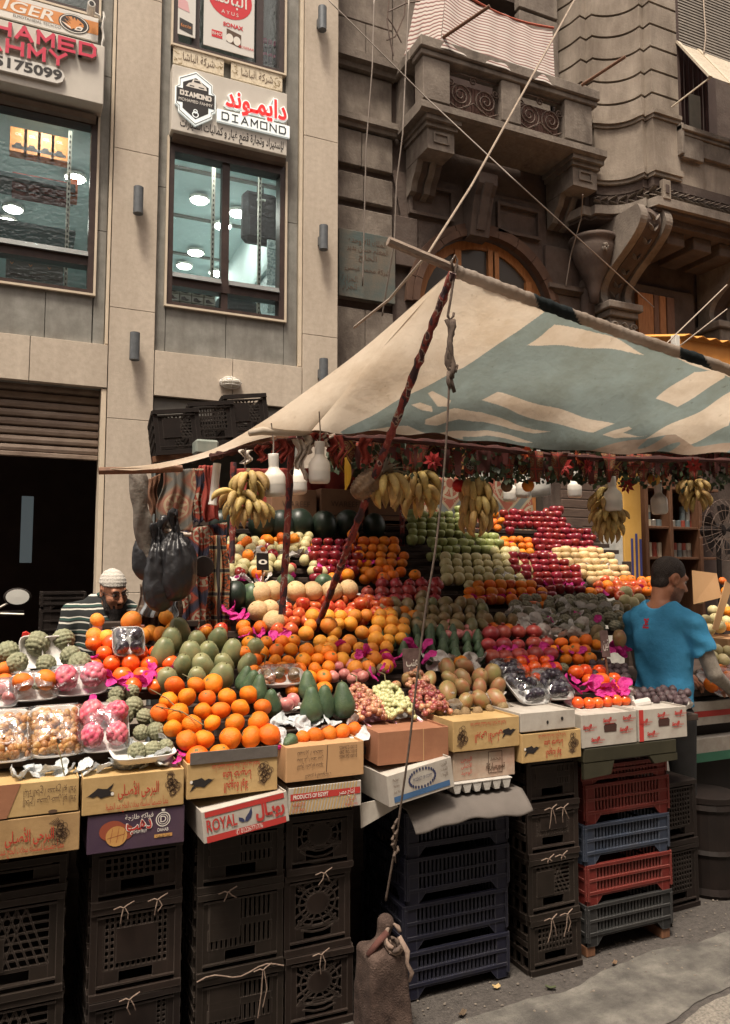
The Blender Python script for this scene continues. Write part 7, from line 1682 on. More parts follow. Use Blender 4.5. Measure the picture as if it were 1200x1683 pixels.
gvm=fmat('pale_guava_skin',(0.47,0.42,0.20),(0.58,0.50,0.27),0.5,0.12,30,0.12);wmm=fmat('shade_darkened_rind',(0.010,0.018,0.012),(0.018,0.030,0.020),0.4,0.0,30,0.15,2.0)  # watermelon rind colour darkened further to imitate the shade of the back tier
wms=fmat('striped_watermelon_rind',(0.10,0.16,0.08),(0.03,0.055,0.03),0.4,0.0,30,0.1,3.0);grr=fmat('red_grape_skin',(0.20,0.04,0.04),(0.32,0.10,0.07),0.3,0.0,30,0.35,2);grt=fmat('rosy_grape_skin',(0.42,0.19,0.11),(0.50,0.26,0.15),0.3,0.0,30,0.3,2);grg=fmat('green_grape_skin',(0.42,0.42,0.20),(0.54,0.52,0.28),0.28,0.0,30,0.15,2,sss=0.1)
ntm=fmat('tan_date_skin',(0.50,0.23,0.07),(0.60,0.33,0.13),0.36,0.1,30,0.2,2.5);drg=fmat('pink_dragon_fruit_skin',(0.62,0.06,0.14),(0.66,0.22,0.25),0.4,0.1,20,0.12,4)
lpm=fmat('onion_pink_skin',(0.50,0.13,0.13),(0.62,0.28,0.24),0.35,0.0,30,0.15,3)
F_['orange']=[round_fruit('orange',orm,SPH,20,6,mstar=calyx,lump=0.03),round_fruit('orange_b',orm,OBL,20,5,mstar=calyx,lump=0.035)]
F_['mandarin']=[round_fruit('mandarin',mnm,OBL,20,5,mstar=calyx,lump=0.035),round_fruit('mandarin_b',mnm,[(r,z*0.8+(0.06 if z>0.4 else 0))for r,z in SPH],20,6,mstar=calyx,lump=0.03)]
F_['grapefruit']=[round_fruit('grapefruit',gfm,SPH,20,0,lump=0.012)]
F_['red_apple']=[round_fruit('red_apple',rdm,APL,18,0,0.17,lump=0.02)];F_['dark_apple']=[round_fruit('dark_red_apple',drm,APL,16,0,0.15,lump=0.02)]
F_['green_apple']=[round_fruit('green_apple',gam,APL,16,0,0.15,lump=0.02)]
F_['tan_pear']=[round_fruit('tan_pear',pkm,[(r,z*1.02)for r,z in APL],16,0,0.15,lump=0.03)];F_['yellow_pear']=[round_fruit('yellow_pear',yem,SPH,16,0,0.1,lump=0.03)]
F_['green_mango']=[round_fruit('green_mango',mgm,[(r*0.76,z*1.12+0.06*r)for r,z in SPH],18,0,0.05,lump=0.06,sx=0.9)];F_['blushing_mango']=[round_fruit('blushing_mango',mpm,[(r*0.80,z*1.12+0.05*r)for r,z in SPH],18,0,0.05,lump=0.05,sx=0.85)]
F_['brown_mango']=[round_fruit('brown_mango',bmm,[(r*0.86,z*1.08)for r,z in SPH],18,0,0.04,lump=0.05,sx=0.85)]
F_['avocado']=[round_fruit('avocado',avm,PEARP,18,0,0.06,lump=0.03)];F_['pomegranate']=[round_fruit('pomegranate',pgm,OBL,18,0,lump=0.03,crown=True)]
F_['persimmon']=[round_fruit('persimmon',psm,[(r,z*0.95)for r,z in SPH],18,5,mstar=calyx,lump=0.025)];F_['plum']=[round_fruit('plum',plm,SPH,14,lump=0.02)];F_['fig']=[round_fruit('fig',fgm,[(r*0.95,z*0.9+(0.1 if z>0.4 else 0))for r,z in SPH],12,0,0.08,lump=0.05)]
F_['kiwi']=[round_fruit('kiwi_fruit',kwm,[(r*0.85,z*1.05)for r,z in SPH],16)];F_['melon']=[round_fruit('tan_melon',mlm,SPH,20,0,0.05,lump=0.015)];F_['guava']=[round_fruit('pale_guava',gvm,SPH,16,0,0.06,lump=0.04)]
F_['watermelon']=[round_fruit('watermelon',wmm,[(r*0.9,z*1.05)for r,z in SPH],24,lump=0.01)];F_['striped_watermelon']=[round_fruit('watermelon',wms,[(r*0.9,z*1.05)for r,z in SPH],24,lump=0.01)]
F_['onion']=[round_fruit('pink_onion',lpm,OBL,16,lump=0.03)];F_['grape']=[round_fruit('grape',grr,[(r,z*1.1)for r,z in SPH[::2]+[SPH[-1]]],9)]
def sugar_mesh(name,m,N,seed,tall=1.0):
 r_=np.random.RandomState(seed);pts=[]
 for i in range(N):
  z=1-2*(i+0.5)/N;a=i*2.39996;q=math.sqrt(1-z*z);pts.append((q*math.cos(a),q*math.sin(a),z))
 P=np.array(pts)
 def fn(th,ph):
  d=np.array((math.sin(ph)*math.cos(th),math.sin(ph)*math.sin(th),math.cos(ph)));c=np.sort(P@d)[-2:]
  g=math.acos(min(1,c[1]));w=math.sqrt(4*math.pi/N)
  b=max(0.0,1-(g/(w*0.62))**2);r=0.40+0.10*b**0.5-0.02*(1-abs(d[2]))*0
  return(d[0]*r,d[1]*r,d[2]*r*tall)
 return sph(fn,52,34,name,m)
F_['sugar_apple']=[sugar_mesh('sugar_apple',sam,62,1,1.0),sugar_mesh('sugar_apple',sam,70,2,0.95)];F_['artichoke']=[sugar_mesh('large_sugar_apple',sam,80,3,1.05)]
dsam=fmat('dull_custard_apple_skin',(0.22,0.21,0.145),(0.32,0.30,0.21),0.75,0.2,30,0.16,4,dirt=((0.08,0.07,0.045),5,0.7));F_['custard_apple']=[sugar_mesh('custard_apple',dsam,58,5,0.9)]
F_['dragon_fruit']=[sugar_mesh('dragon_fruit',drg,34,4,1.15)]
F_['date']=[round_fruit('fresh_date',ntm,[(r*0.78,z*1.05)for r,z in SPH[::2]+[SPH[-1]]],9)]
NAMES={'grapefruit':'grapefruit','dark_apple':'dark_red_apple','melon':'tan_melon','onion':'pink_onion','kiwi':'kiwi_fruit','guava':'pale_guava','date':'fresh_date','artichoke':'large_sugar_apple'}
CATS={'dark_apple':'apple','red_apple':'apple','green_apple':'apple','tan_pear':'pear','yellow_pear':'pear','green_mango':'mango','blushing_mango':'mango','brown_mango':'mango','striped_watermelon':'watermelon','artichoke':'sugar apple','sugar_apple':'sugar apple','custard_apple':'custard apple','dragon_fruit':'dragon fruit','kiwi':'kiwi','onion':'onion','date':'date'}
COUNT={}
ROW={}
def put(kind,c,d,label,group,mode='any',name=None):
 r3=(rnd.uniform(-0.35,0.35),rnd.uniform(-0.35,0.35),rnd.uniform(0,6.28))
 if mode=='any':r3=(rnd.uniform(-0.9,0.9),rnd.uniform(-0.9,0.9),rnd.uniform(0,6.28))
 elif mode=='lie':r3=(R(90)+rnd.uniform(-0.3,0.3),rnd.uniform(-0.3,0.3),rnd.uniform(0,6.28))
 elif mode=='lean':r3=(rnd.uniform(0.1,0.5),rnd.uniform(-0.25,0.25),rnd.uniform(-0.4,0.4))
 elif mode=='up':r3=(rnd.uniform(-0.12,0.12),rnd.uniform(-0.12,0.12),rnd.uniform(0,6.28))
 o=inst(name or NAMES.get(kind,kind),rnd.choice(F_[kind]),None,c,r3,d*rnd.uniform(0.86,1.12)*np.array((rnd.uniform(0.95,1.05),rnd.uniform(0.95,1.05),rnd.uniform(0.93,1.06))))
 COUNT[kind]=COUNT.get(kind,0)+1
 return tag(o,label,CATS.get(kind,kind),group)
def pip(x,y,poly):return poly_in(x,y,poly)
def fill(kind,poly,d,label,group,s=0.5,mode='any',row=0.87,col=1.0,jit=0.12,hexp=True,lift=0.0,mix=None,skip=0.0,zz=None,y_first=None,layers=1):
 """pack fruit on the sloping display inside an outline; s is the heap's own slope"""
 low=max(poly,key=lambda q:q[1]);f=on_slope(*low);Y0=f.y;Z0=1.0+0.5*(Y0-2.8)+lift
 W=[on_slope(x,y,s,Y0,Z0+d*0.5)for x,y in poly]
 P2=[(p.x,p.y)for p in W]
 ya,yb=min(p[1]for p in P2),max(p[1]for p in P2);xa,xb=min(p[0]for p in P2),max(p[0]for p in P2)
 dy=d*row/math.sqrt(1+s*s);n=0;y=ya+dy*0.25;r_i=0
 while y<yb:
  x=xa+(d*col*0.5 if(hexp and r_i%2)else 0)+d*0.1
  while x<xb:
   if pip(x,y,P2)and rnd.random()>=skip:
    k,lb,gp=(kind,label,group)
    if mix and rnd.random()<mix[0]:k,lb,gp=mix[1],mix[2],mix[3]
    c=Vector((x+rnd.uniform(-jit,jit)*d,y+rnd.uniform(-jit,jit)*d,Z0+d*0.5+s*(y-Y0)+rnd.uniform(-jit,jit)*d*0.5))
    ROW[put(k,c,d,lb,gp,mode).name]=r_i;n+=1
   x+=d*col
  y+=dy;r_i+=1
 return n
def spots(kind,pts,d,label,group,mode='any',lift=0.0,dY=0.0):
 for x,y in pts:
  b=on_slope(x,y,0.5,2.8,1.0+d*0.5+lift);
  if dY:b=at(x,y,b.y+dY)
  put(kind,b,d,label,group,mode)
pink_t=mat('magenta_tissue',(0.60,0.02,0.24),(0.68,0.05,0.32),9,0.6,0.2,60,trans=0.25);white_t=mat('white_tissue',(0.60,0.57,0.53),(0.70,0.67,0.63),9,0.7,0.2,60,trans=0.2);blue_t=mat('bluish_tissue',(0.50,0.54,0.56),(0.62,0.65,0.66),9,0.65,0.2,60,trans=0.2)
foam=mat('white_foam',(0.66,0.64,0.61),(0.72,0.70,0.67),20,0.6,0.1,120);film=film_mat('cling_film',0.30);filmd=film_mat('soft_film',0.14)
foamp=mat('pink_foam',(0.70,0.36,0.46),(0.74,0.42,0.52),20,0.6,0.1,120)
def tissue_mesh(seed,m):
 r_=random.Random(seed);ph=[r_.uniform(0,6.28)for _ in range(6)]
 def fn(u,v):
  a=u*2*math.pi;r=v*(0.5+0.10*math.sin(2*a+ph[0])+0.04*math.sin(4*a+ph[1]))
  z=0.05*v*v+0.10*v*math.sin(2*a+ph[3]+v*3)+0.035*v*math.sin(6*a+ph[4]+v*5)+0.035*math.sin(13*v+ph[5]+a*3)*v+0.018*math.sin(17*a+v*14+ph[2])*v
  return(r*math.cos(a),r*math.sin(a),z)
 return MB().grid(fn,56,9).mesh('tissue_paper',m,True,False)
TIS={'pink':[tissue_mesh(i,pink_t)for i in range(3)],'white':[tissue_mesh(i+5,white_t)for i in range(3)],'blue':[tissue_mesh(i+9,blue_t)for i in range(3)]}
tw={'pink':'crumpled magenta tissue','white':'crumpled white tissue','blue':'crumpled bluish white tissue'}
def tissue(colr,pts,size,where,lift=0.02,tilt=0.9):
 for x,y in pts:
  c=on_slope(x,y,0.5,2.8,1.008+lift*1.05)
  o=inst('tissue_paper',rnd.choice(TIS[colr]),None,c,(rnd.uniform(0.35,tilt+0.2),rnd.uniform(-0.4,0.4),rnd.uniform(0,6.28)),size*rnd.uniform(0.75,1.1)*(0.72 if colr=='pink' else 1.0));tag(o,tw[colr]+' '+where,'tissue paper',colr+' tissue '+where)
def tissue_line(colr,a,b,n,size,where,**k):tissue(colr,[(a[0]+(b[0]-a[0])*(i+0.5)/n+rnd.uniform(-5,5),a[1]+(b[1]-a[1])*(i+0.5)/n+rnd.uniform(-4,4))for i in range(n)],size,where,**k)
def tray(loc,w,l,label,rot=(0,0,0),m=None,filmh=0.0,h=0.022,group='white foam trays',fm=None):
 """foam tray: w along x, l along depth"""
 t=thing('foam_tray',label,'tray',loc,rot,group)
 def prof(u,v):
  a=u*2*math.pi;n=5.0
  c,s=math.cos(a),math.sin(a);q=(abs(c)**n+abs(s)**n)**(-1/n)
  k=[(0,0.0),(0.80,0.0),(0.97,h),(1.03,h+0.001),(1.03,h-0.004),(0.98,h-0.006),(0.80,-0.004)][v]
  return(c*q*k[0]*w/2,s*q*k[0]*l/2,k[1])
 mb=MB();nu=32
 vs_=[prof(i/nu,j)for j in range(7)for i in range(nu)];fs=[(j*nu+i,j*nu+(i+1)%nu,(j+1)*nu+(i+1)%nu,(j+1)*nu+i)for j in range(6)for i in range(nu)]
 mb.add(vs_,fs);mb.build('tray_shell',m or foam,t,local=True,smooth=True)
 if filmh:
  def fl(u,v):
   x,y=(u-0.5)*w*1.02,(v-0.5)*l*1.02;e=max(abs(u-0.5),abs(v-0.5))*2
   return(x,y,h+filmh*(1-e**5)+0.005*math.sin(x*70)*math.sin(y*60)*(1-e))
  MB().grid(fl,22,22).build('film_wrap',fm or film,t,local=True,smooth=True)
 return t
def tray_fruit(t,loc,rot,kind,items,d,label,group,mode='any'):
 M_=Matrix.Translation(Vector(loc))@Euler(rot).to_matrix().to_4x4()
 for x,y,z in items:
  o=put(kind,M_@Vector((x,y,z)),d,label,group,mode)
  if len(items)>40:ROW[o.name]=int((y+0.1)/0.022)
SL=math.atan(0.5)
# ---- left end: dates and dragon fruit under film, sugar apples
for px,py,w,l,lab,n in[(14,1232,0.145,0.21,'film wrapped tray of tan fresh dates cut by the left photo edge',85),(90,1224,0.175,0.21,'film wrapped tray of tan fresh dates with a twig, second from the left',150)]:
 c=on_slope(px,py);rot=(R(42),0,R(2));t=tray(c+Vector((0,0,0.035)),w,l,lab,rot,filmh=0.05)
 its=[]
 for i in range(n):
  x,y=rnd.uniform(-w*0.42,w*0.42),rnd.uniform(-l*0.42,l*0.42);its.append((x,y,0.012+rnd.uniform(0,0.030)*(1-(abs(x)/w*2)**4)*(1-(abs(y)/l*2)**4)))
 tray_fruit(t,t.location,rot,'date',its,0.030,'tan fresh date under film in the '+('left edge tray' if px<50 else 'second date tray'),'fresh dates in the '+('left edge tray' if px<50 else 'second date tray'))
tw_=solo(MB().tube([at(94,1224,2.74),at(100,1245,2.72),at(106,1275,2.70)],0.002,5),'twig',stalk,'thin brown twig lying over the second date tray','twig')
c=on_slope(170,1218);rot=(R(42),0,R(-3));t=tray(c+Vector((0,0,0.035)),0.165,0.20,'film wrapped tray of four pink dragon fruit in front of the sugar apples',rot,filmh=0.055)
tray_fruit(t,t.location,rot,'dragon_fruit',[(-0.04,-0.05,0.045),(0.042,-0.048,0.045),(-0.04,0.045,0.04),(0.04,0.045,0.04)],0.082,'pink dragon fruit in the front film tray','pink dragon fruit in the front film tray')
c=on_slope(128,1140);rot=(R(46),0,R(6));t=tray(c+Vector((0,0,0.035)),0.20,0.13,'film tray of two pink dragon fruit left of the sugar apples',rot,filmh=0.05)
tray_fruit(t,t.location,rot,'dragon_fruit',[(-0.05,0,0.045),(0.05,0.01,0.045)],0.09,'pink dragon fruit in the upper film tray','pink dragon fruit in the upper film tray')
c=on_slope(55,1150);rot=(R(46),0,R(4));t=tray(c+Vector((0,0,0.035)),0.165,0.12,'film tray of two oranges at the left end of the stall',rot,filmh=0.05)
tray_fruit(t,t.location,rot,'orange',[(-0.04,0.01,0.042),(0.04,0.012,0.042)],0.08,'bright orange in the film tray at the left end','oranges in the left film tray')
c=on_slope(4,1160);t=tray(c+Vector((0,0,0.03)),0.10,0.12,'film tray of red fruit cut by the left photo edge',(R(42),0,0),filmh=0.045);tray_fruit(t,t.location,(R(42),0,0),'onion',[(0.0,0.02,0.03),(0.02,-0.03,0.03)],0.06,'red fruit in the small tray at the photo edge','red fruit in the small edge tray')
c=on_slope(232,1242);t=tray(c+Vector((0,-0.03,0.004)),0.21,0.14,'long foam tray of sugar apples beside the oranges',(R(8),0,R(6)))
tissue('blue',[(190,1200),(218,1225),(270,1215),(222,1250),(262,1240)],0.075,'under the sugar apples')
spots('sugar_apple',[(192,1142),(216,1137),(187,1158),(220,1160),(204,1176),(238,1178),(260,1184),(232,1204),(257,1202),(225,1235),(251,1232),(272,1228)],0.068,'small green sugar apple in the front heap left of the oranges','sugar apples in the front heap')
spots('artichoke',[(62,1058),(104,1052),(116,1078),(132,1093),(28,1090),(76,1092),(12,1072)],0.092,'large knobbly sugar apple at the back left of the stall','large sugar apples at the back left',lift=0.01)
for px,lab in[(52,'foam tray behind the large sugar apples, left one'),(90,'foam tray behind the large sugar apples, right one')]:tray(on_slope(px,1096)+Vector((0,0.05,0.05)),0.10,0.13,lab,(R(75),0,R(8)))
tissue('blue',[(40,1112),(60,1120),(95,1108),(118,1112),(82,1118)],0.085,'below the large sugar apples');spots('sugar_apple',[(30,1128),(62,1128),(98,1120)],0.06,'small sugar apple half buried in tissue below the large ones','half buried sugar apples')
spots('orange',[(6,1100),(8,1122)],0.07,'orange cut by the left photo edge','oranges at the photo edge')
tissue_line('blue',(14,1270),(290,1254),15,0.068,'along the front edge of the left trays',lift=0.0);tissue_line('blue',(10,1182),(160,1176),6,0.08,'between the two tray rows at left',lift=0.02);tissue_line('white',(455,1160),(600,1172),6,0.09,'behind the standing avocados',lift=0.02);tissue_line('white',(735,1176),(840,1166),6,0.06,'along the front edge under the kiwis',lift=0.0)
# ---- back left grapefruit
spots('grapefruit',[(160,1019)],0.073,'leftmost single grapefruit perched on the back row','perched grapefruit, left',lift=0.05);spots('grapefruit',[(216,1021)],0.088,'largest single grapefruit perched in the middle of the back row','perched grapefruit, middle',lift=0.05);spots('grapefruit',[(273,1015)],0.07,'rightmost single grapefruit perched on the back row','perched grapefruit, right',lift=0.05)
spots('grapefruit',[(155,1045),(176,1048),(204,1046),(233,1046),(263,1043),(292,1046),(248,1040),(286,1036)],0.078,'pale orange grapefruit in the back row before the bearded man','grapefruit in the back row',lift=0.01)
for i,(px,py)in enumerate([(160,1032),(176,1041),(230,1032),(292,1027)]):
 c=on_slope(px,py,0.5,2.8,1.05);o=inst('paper_band',TIS['pink'][0]if False else MB().lathe([(0.020,-0.012),(0.021,0.0),(0.020,0.012)],seg=14).mesh('paper_band',MATS.get('pale_pink_paper')or mat('pale_pink_paper',(0.72,0.38,0.38),None,rough=0.7)),None,c);tag(o,'pale pink paper ring under a perched grapefruit','paper ring','pale pink paper rings')
# ---- persimmons with magenta tissue
fill('persimmon',[(148,1055),(285,1060),(282,1130),(158,1128)],0.073,'glossy red persimmon in the left heap beside the plum tray','red persimmons in the left heap',s=0.65,mode='up',row=0.95)
tissue_line('pink',(150,1112),(290,1118),8,0.085,'among the left persimmons',lift=0.05);tissue('pink',[(150,1082),(248,1092),(205,1128),(183,1122),(282,1100)],0.08,'among the left persimmons',lift=0.06)
c=on_slope(206,1085);rot=(R(62),0,R(2));t=tray(c+Vector((0,-0.07,0.075)),0.125,0.125,'small film tray of four dark plums standing among the red persimmons',rot,filmh=0.05);tray_fruit(t,t.location,rot,'plum',[(-0.028,-0.028,0.03),(0.028,-0.028,0.03),(-0.028,0.028,0.03),(0.03,0.03,0.03)],0.052,'dark plum in the small standing tray','plums in the small standing tray')
# ---- green mangoes
fill('green_mango',[(262,1060),(300,1035),(425,1060),(425,1108),(345,1122),(278,1120)],0.118,'dull green mango in the heap behind the oranges','green mangoes behind the oranges',s=0.6,mode='lean',row=0.72,col=0.80)
tissue('white',[(320,1112),(370,1110),(415,1100)],0.08,'between mangoes and oranges')
# ---- the big orange heap
fill('mandarin',[(232,1140),(300,1118),(378,1118),(436,1150),(455,1225),(300,1252),(268,1205)],0.079,'bright mandarin in the big front heap over the eagle carton','mandarins in the big front heap',s=0.72,row=0.90)
for i,pts in enumerate([[(246,1132),(275,1148),(300,1172)],[(255,1160),(300,1170),(335,1192)],[(300,1108),(320,1118),(328,1128)]]):solo(MB().tube([on_slope(x,y,0.5,2.8,1.11)for x,y in pts],0.002,4),'dry_twig',stalk,['dry twig on the left of the big mandarin heap','dry twig across the middle of the big mandarin heap','dry twig at the top of the big mandarin heap'][i],'twig')
tissue('pink',[(290,1250),(298,1238),(462,1232),(150,1150)],0.06,'at the corners of the front heap')
# ---- middle oranges
fill('orange',[(398,1058),(480,1050),(550,1068),(550,1128),(500,1138),(420,1128)],0.069,'orange in the middle heap behind the avocados','oranges in the middle heap',s=0.7,row=0.9)
spots('mandarin',[(537,1071)],0.082,'single large mandarin on top of the middle heap at its right','large mandarin on the middle heap',lift=0.03)
# ---- avocados in front
spots('avocado',[(506,1130)],0.100,'avocado standing behind the pair before the grape trays','standing avocado, rear',mode='up',lift=0.02);spots('avocado',[(512,1162)],0.114,'large avocado standing in the middle of the front tissue','standing avocado, large',mode='up',lift=0.02);spots('avocado',[(533,1158)],0.098,'leaning avocado right of the large standing one','standing avocado, leaning',mode='lean',lift=0.02);spots('avocado',[(565,1155)],0.108,'slim avocado standing beside the rosy grapes','standing avocado, by the grapes',mode='up',lift=0.02)
spots('avocado',[(412,1128),(425,1138),(447,1158),(402,1120)],0.098,'dark avocado behind the right side of the mandarin heap','avocados behind the mandarin heap',mode='lean')
spots('avocado',[(477,1218)],0.062,'small avocado lying at the left of the five mandarins','lying avocado',mode='lie')
tissue('blue',[(455,1200),(468,1186),(490,1182),(520,1190),(545,1186),(575,1192),(460,1215),(590,1208),(530,1200),(500,1195)],0.085,'around the front avocados')
spots('mandarin',[(497,1212),(518,1210),(541,1206),(562,1203),(582,1199)],0.066,'mandarin in the row of five on the plain tan carton','row of five mandarins',lift=-0.008)
c=on_slope(462,1138);rot=(R(30),0,R(-4));t=tray(c+Vector((0,0,0.05)),0.19,0.11,'film tray of brown kiwis between the oranges and the avocados',rot,filmh=0.04);tray_fruit(t,t.location,rot,'kiwi',[(-0.06,0,0.03),(-0.01,0.01,0.03),(0.05,0,0.03)],0.052,'brown kiwi in the film tray','kiwis in the film tray')
spots('onion',[(470,1158),(482,1150)],0.06,'pink skinned fruit between the trays and the avocados','pink fruit by the avocados')
# ---- middle back: grapefruit rows, apples, melons
fill('grapefruit',[(490,1012),(560,1008),(660,1000),(672,1030),(640,1100),(560,1100),(505,1048)],0.072,'orange grapefruit in the central heap behind the pink wrapped fruit','grapefruit in the central heap',s=0.6,row=0.95,skip=0.12)
tissue('pink',[(600,1072),(632,1072),(606,1068),(640,1100),(655,1080),(590,1075),(560,1060),(628,1100)],0.085,'in the central grapefruit heap',lift=0.06)
spots('grapefruit',[(541,1028)],0.083,'single grapefruit perched high beside the foot of the leaning pole','perched grapefruit by the pole',lift=0.04)
fill('red_apple',[(455,1000),(530,985),(610,985),(655,990),(640,1015),(520,1030),(455,1040)],0.07,'red apple heaped round the foot of the leaning pole','red apples round the pole foot',s=0.6,row=0.9,skip=0.15)
spots('red_apple',[(498,993),(595,993),(635,991)],0.078,'tall bright red apple perched above the apple heap','perched red apples',lift=0.04,mode='up')
tissue_line('pink',(398,1040),(480,1045),6,0.085,'under the left red apples',lift=0.03);tissue('pink',[(376,1005),(392,1012),(384,998),(400,1015)],0.12,'bunched left of the tan melons',lift=0.05)
spots('orange',[(400,1030),(428,1032),(404,1040),(338,1040)],0.07,'orange at the left of the red apples','oranges left of the red apples');spots('red_apple',[(339,1037),(364,1036)],0.062,'small red apple at the back behind the green mangoes','small red apples behind the mangoes')
spots('melon',[(427,975),(448,972),(487,972),(514,972),(545,972),(573,969)],0.108,'tan round melon in the upper melon row','upper row of tan melons',lift=0.05);spots('melon',[(424,1004),(443,1002),(450,1022)],0.098,'tan round melon in the lower left melon row','lower tan melons')
tissue_line('white',(430,990),(590,985),9,0.10,'under the tan melons',lift=0.02)
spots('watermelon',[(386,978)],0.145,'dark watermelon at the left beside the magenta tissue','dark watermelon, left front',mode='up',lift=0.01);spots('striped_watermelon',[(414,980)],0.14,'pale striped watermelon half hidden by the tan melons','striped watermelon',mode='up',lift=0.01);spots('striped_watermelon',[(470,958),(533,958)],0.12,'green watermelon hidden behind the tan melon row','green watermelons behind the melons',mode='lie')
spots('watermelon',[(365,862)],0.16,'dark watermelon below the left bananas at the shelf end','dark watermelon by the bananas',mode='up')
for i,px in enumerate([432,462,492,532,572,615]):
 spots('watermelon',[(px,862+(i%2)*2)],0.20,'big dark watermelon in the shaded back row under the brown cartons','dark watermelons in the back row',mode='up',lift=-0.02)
fill('guava',[(372,905),(372,885),(520,880),(520,905)],0.066,'pale guava on the upper left tier','pale guavas on the upper left tier',mode='up',row=1.0,mix=(0.22,'orange','orange among the pale guavas of the upper left tier','oranges among the guavas'));spots('orange',[(406,890),(442,887),(463,884),(484,886),(408,913)],0.068,'orange perched on the guavas of the upper left tier','perched oranges on the guavas',lift=0.04)
fill('guava',[(375,940),(375,918),(520,918),(520,940)],0.068,'pale guava on the lower left tier','pale guavas on the lower left tier',mode='up',row=1.0,skip=0.2);spots('dark_apple',[(440,900),(448,912),(394,942)],0.064,'dark red apple among the pale guavas','dark apples among the guavas');spots('orange',[(424,943)],0.068,'orange on the magenta tissue below the guavas','orange below the guavas')
spots('pomegranate',[(478,935)],0.07,'rosy pomegranate beside the wrapped post','rosy pomegranate by the post')
tissue_line('white',(372,915),(520,912),9,0.09,'between the guava tiers');tissue('pink',[(395,952),(425,952),(482,946),(505,905),(512,915),(440,920)],0.08,'among the guava tiers');tissue_line('white',(375,950),(470,950),5,0.08,'under the lower guavas')
fill('dark_apple',[(505,905),(505,885),(590,885),(592,955),(520,955)],0.068,'dark red apple on the shaded tier left of the oranges','dark apples on the shaded left tier',s=0.8,mode='up',row=1.0);tissue_line('pink',(505,905),(600,900),5,0.085,'among the shaded dark apples',lift=0.05);tissue_line('pink',(520,935),(605,930),5,0.085,'among the shaded dark apples',lift=0.05)
fill('orange',[(572,900),(580,878),(640,882),(675,915),(672,950),(600,955)],0.072,'orange on the shaded tier right of the dark apples','oranges on the shaded tier',s=0.8,mode='up',row=1.0);tissue_line('pink',(600,925),(665,922),5,0.07,'among the shaded oranges',lift=0.05)
spots('orange',[(572,945),(611,944),(645,946),(682,945),(548,950),(630,950)],0.072,'orange in the front row of the shaded tier','front row oranges of the shaded tier',lift=0.03);spots('guava',[(533,940)],0.07,'single pale guava before the shaded apples','single pale guava')
fill('pomegranate',[(595,965),(640,955),(720,958),(722,988),(600,990)],0.084,'pomegranate in the shaded heap behind the brown mangoes','pomegranates in the shaded heap',s=0.6,mode='lean',row=0.95);tissue_line('pink',(600,985),(700,985),6,0.075,'under the shaded pomegranates')
fill('brown_mango',[(612,990),(690,982),(800,985),(800,1030),(690,1035),(655,1020)],0.086,'brownish green mango in the middle heap','brown mangoes in the middle heap',s=0.6,mode='any',row=0.8,col=0.88,mix=(0.16,'green_mango','greyish green mango among the brown ones','green mangoes among the brown ones'))
spots('orange',[(664,1006),(680,1012),(622,1020),(642,1018),(640,1008)],0.073,'orange beside the brown mangoes','oranges beside the brown mangoes',lift=0.02)
fill('avocado',[(605,1035),(680,1020),(730,1035),(802,1050),(800,1082),(700,1085),(640,1062)],0.066,'dark green avocado in the standing rows behind the mango trays','avocados in the standing rows',s=0.55,mode='up',row=1.1,col=1.05)
fill('onion',[(700,1030),(760,1025),(800,1040),(795,1052),(720,1048)],0.055,'dark pink fruit behind the avocados','dark pink fruit behind the avocados',row=0.9)
tissue_line('white',(690,1085),(800,1090),6,0.10,'in front of the standing avocados');spots('orange',[(758,1090)],0.075,'single orange on white tissue before the avocados','single orange before the avocados',lift=0.02)
def price_card(px,py,Y,w,h,m,mi,lab,body):
 p=at(px,py,Y);t=thing('price_card',lab,'price card',(p.x,Y,p.z),(R(-8),0,0));MB().rbox(-w/2,w/2,0,0.006,-h/2,h/2,0.002).build('card',m,t,local=True);MB().box(-0.005,0.005,0.007,0.012,-h/2-0.12,h/2-0.01).build('stick',oldwood_d,t,local=True)
 text(body,t,0,0.0,h*0.5,mi,-0.002,width=w*0.7,ar=True,bold=0.001)
price_card(677,1088,3.10,0.085,0.12,mat('chalk_card',(0.10,0.06,0.055),(0.2,0.13,0.12),30,0.6),ink_white,'dark price card standing before the pink tissue above the grapes','عنب');price_card(995,1058,3.02,0.05,0.13,MATS['chalk_card'],ink_white,'narrow dark price board left of the blue shirt man','تين')
price_card(934,870,5.0,0.10,0.06,plain_w,ink,'small white price card on the rear dark apples','تفاح');price_card(432,923,3.85,0.065,0.09,cr_blk,ink_white,'small black box with a ring mark on the guava tier','٥')
# ---- grapes
grape_me={k:round_fruit('grape',m,[(r,z*1.12)for r,z in SPH[::2]+[SPH[-1]]],9)for k,m in(('red',grr),('rosy',grt),('green',grg))}
def grapes(px,py,kind,n,rx,rl,lab,extra=None):
 c=on_slope(px,py,0.5,2.8,1.03);t=thing('grape_bunch',lab,'grapes',c,group='grape bunches on trays')
 for i in range(n):
  u,v=rnd.gauss(0,0.42),rnd.uniform(-1,1);w=1-0.35*(v-0.2)**2 if v>-0.6 else 0.75
  u=rnd.uniform(-1,1);x=u*rx*w;y=v*rl*0.6;z=0.5*y+0.035*(1-(abs(u))**2)+rnd.uniform(-0.008,0.010)+0.01
  inst('grape',grape_me[kind if not extra or rnd.random()>extra[0]else extra[1]],t,(x,y,z),(rnd.uniform(0,3),rnd.uniform(0,3),0),rnd.uniform(0.021,0.026))
 MB().tube([(0,rl*0.6,0.09),(0.01,rl*0.8,0.12),(-0.01,rl*0.95,0.13)],0.003,5).build('bunch_stalk',stalk,t,local=True)
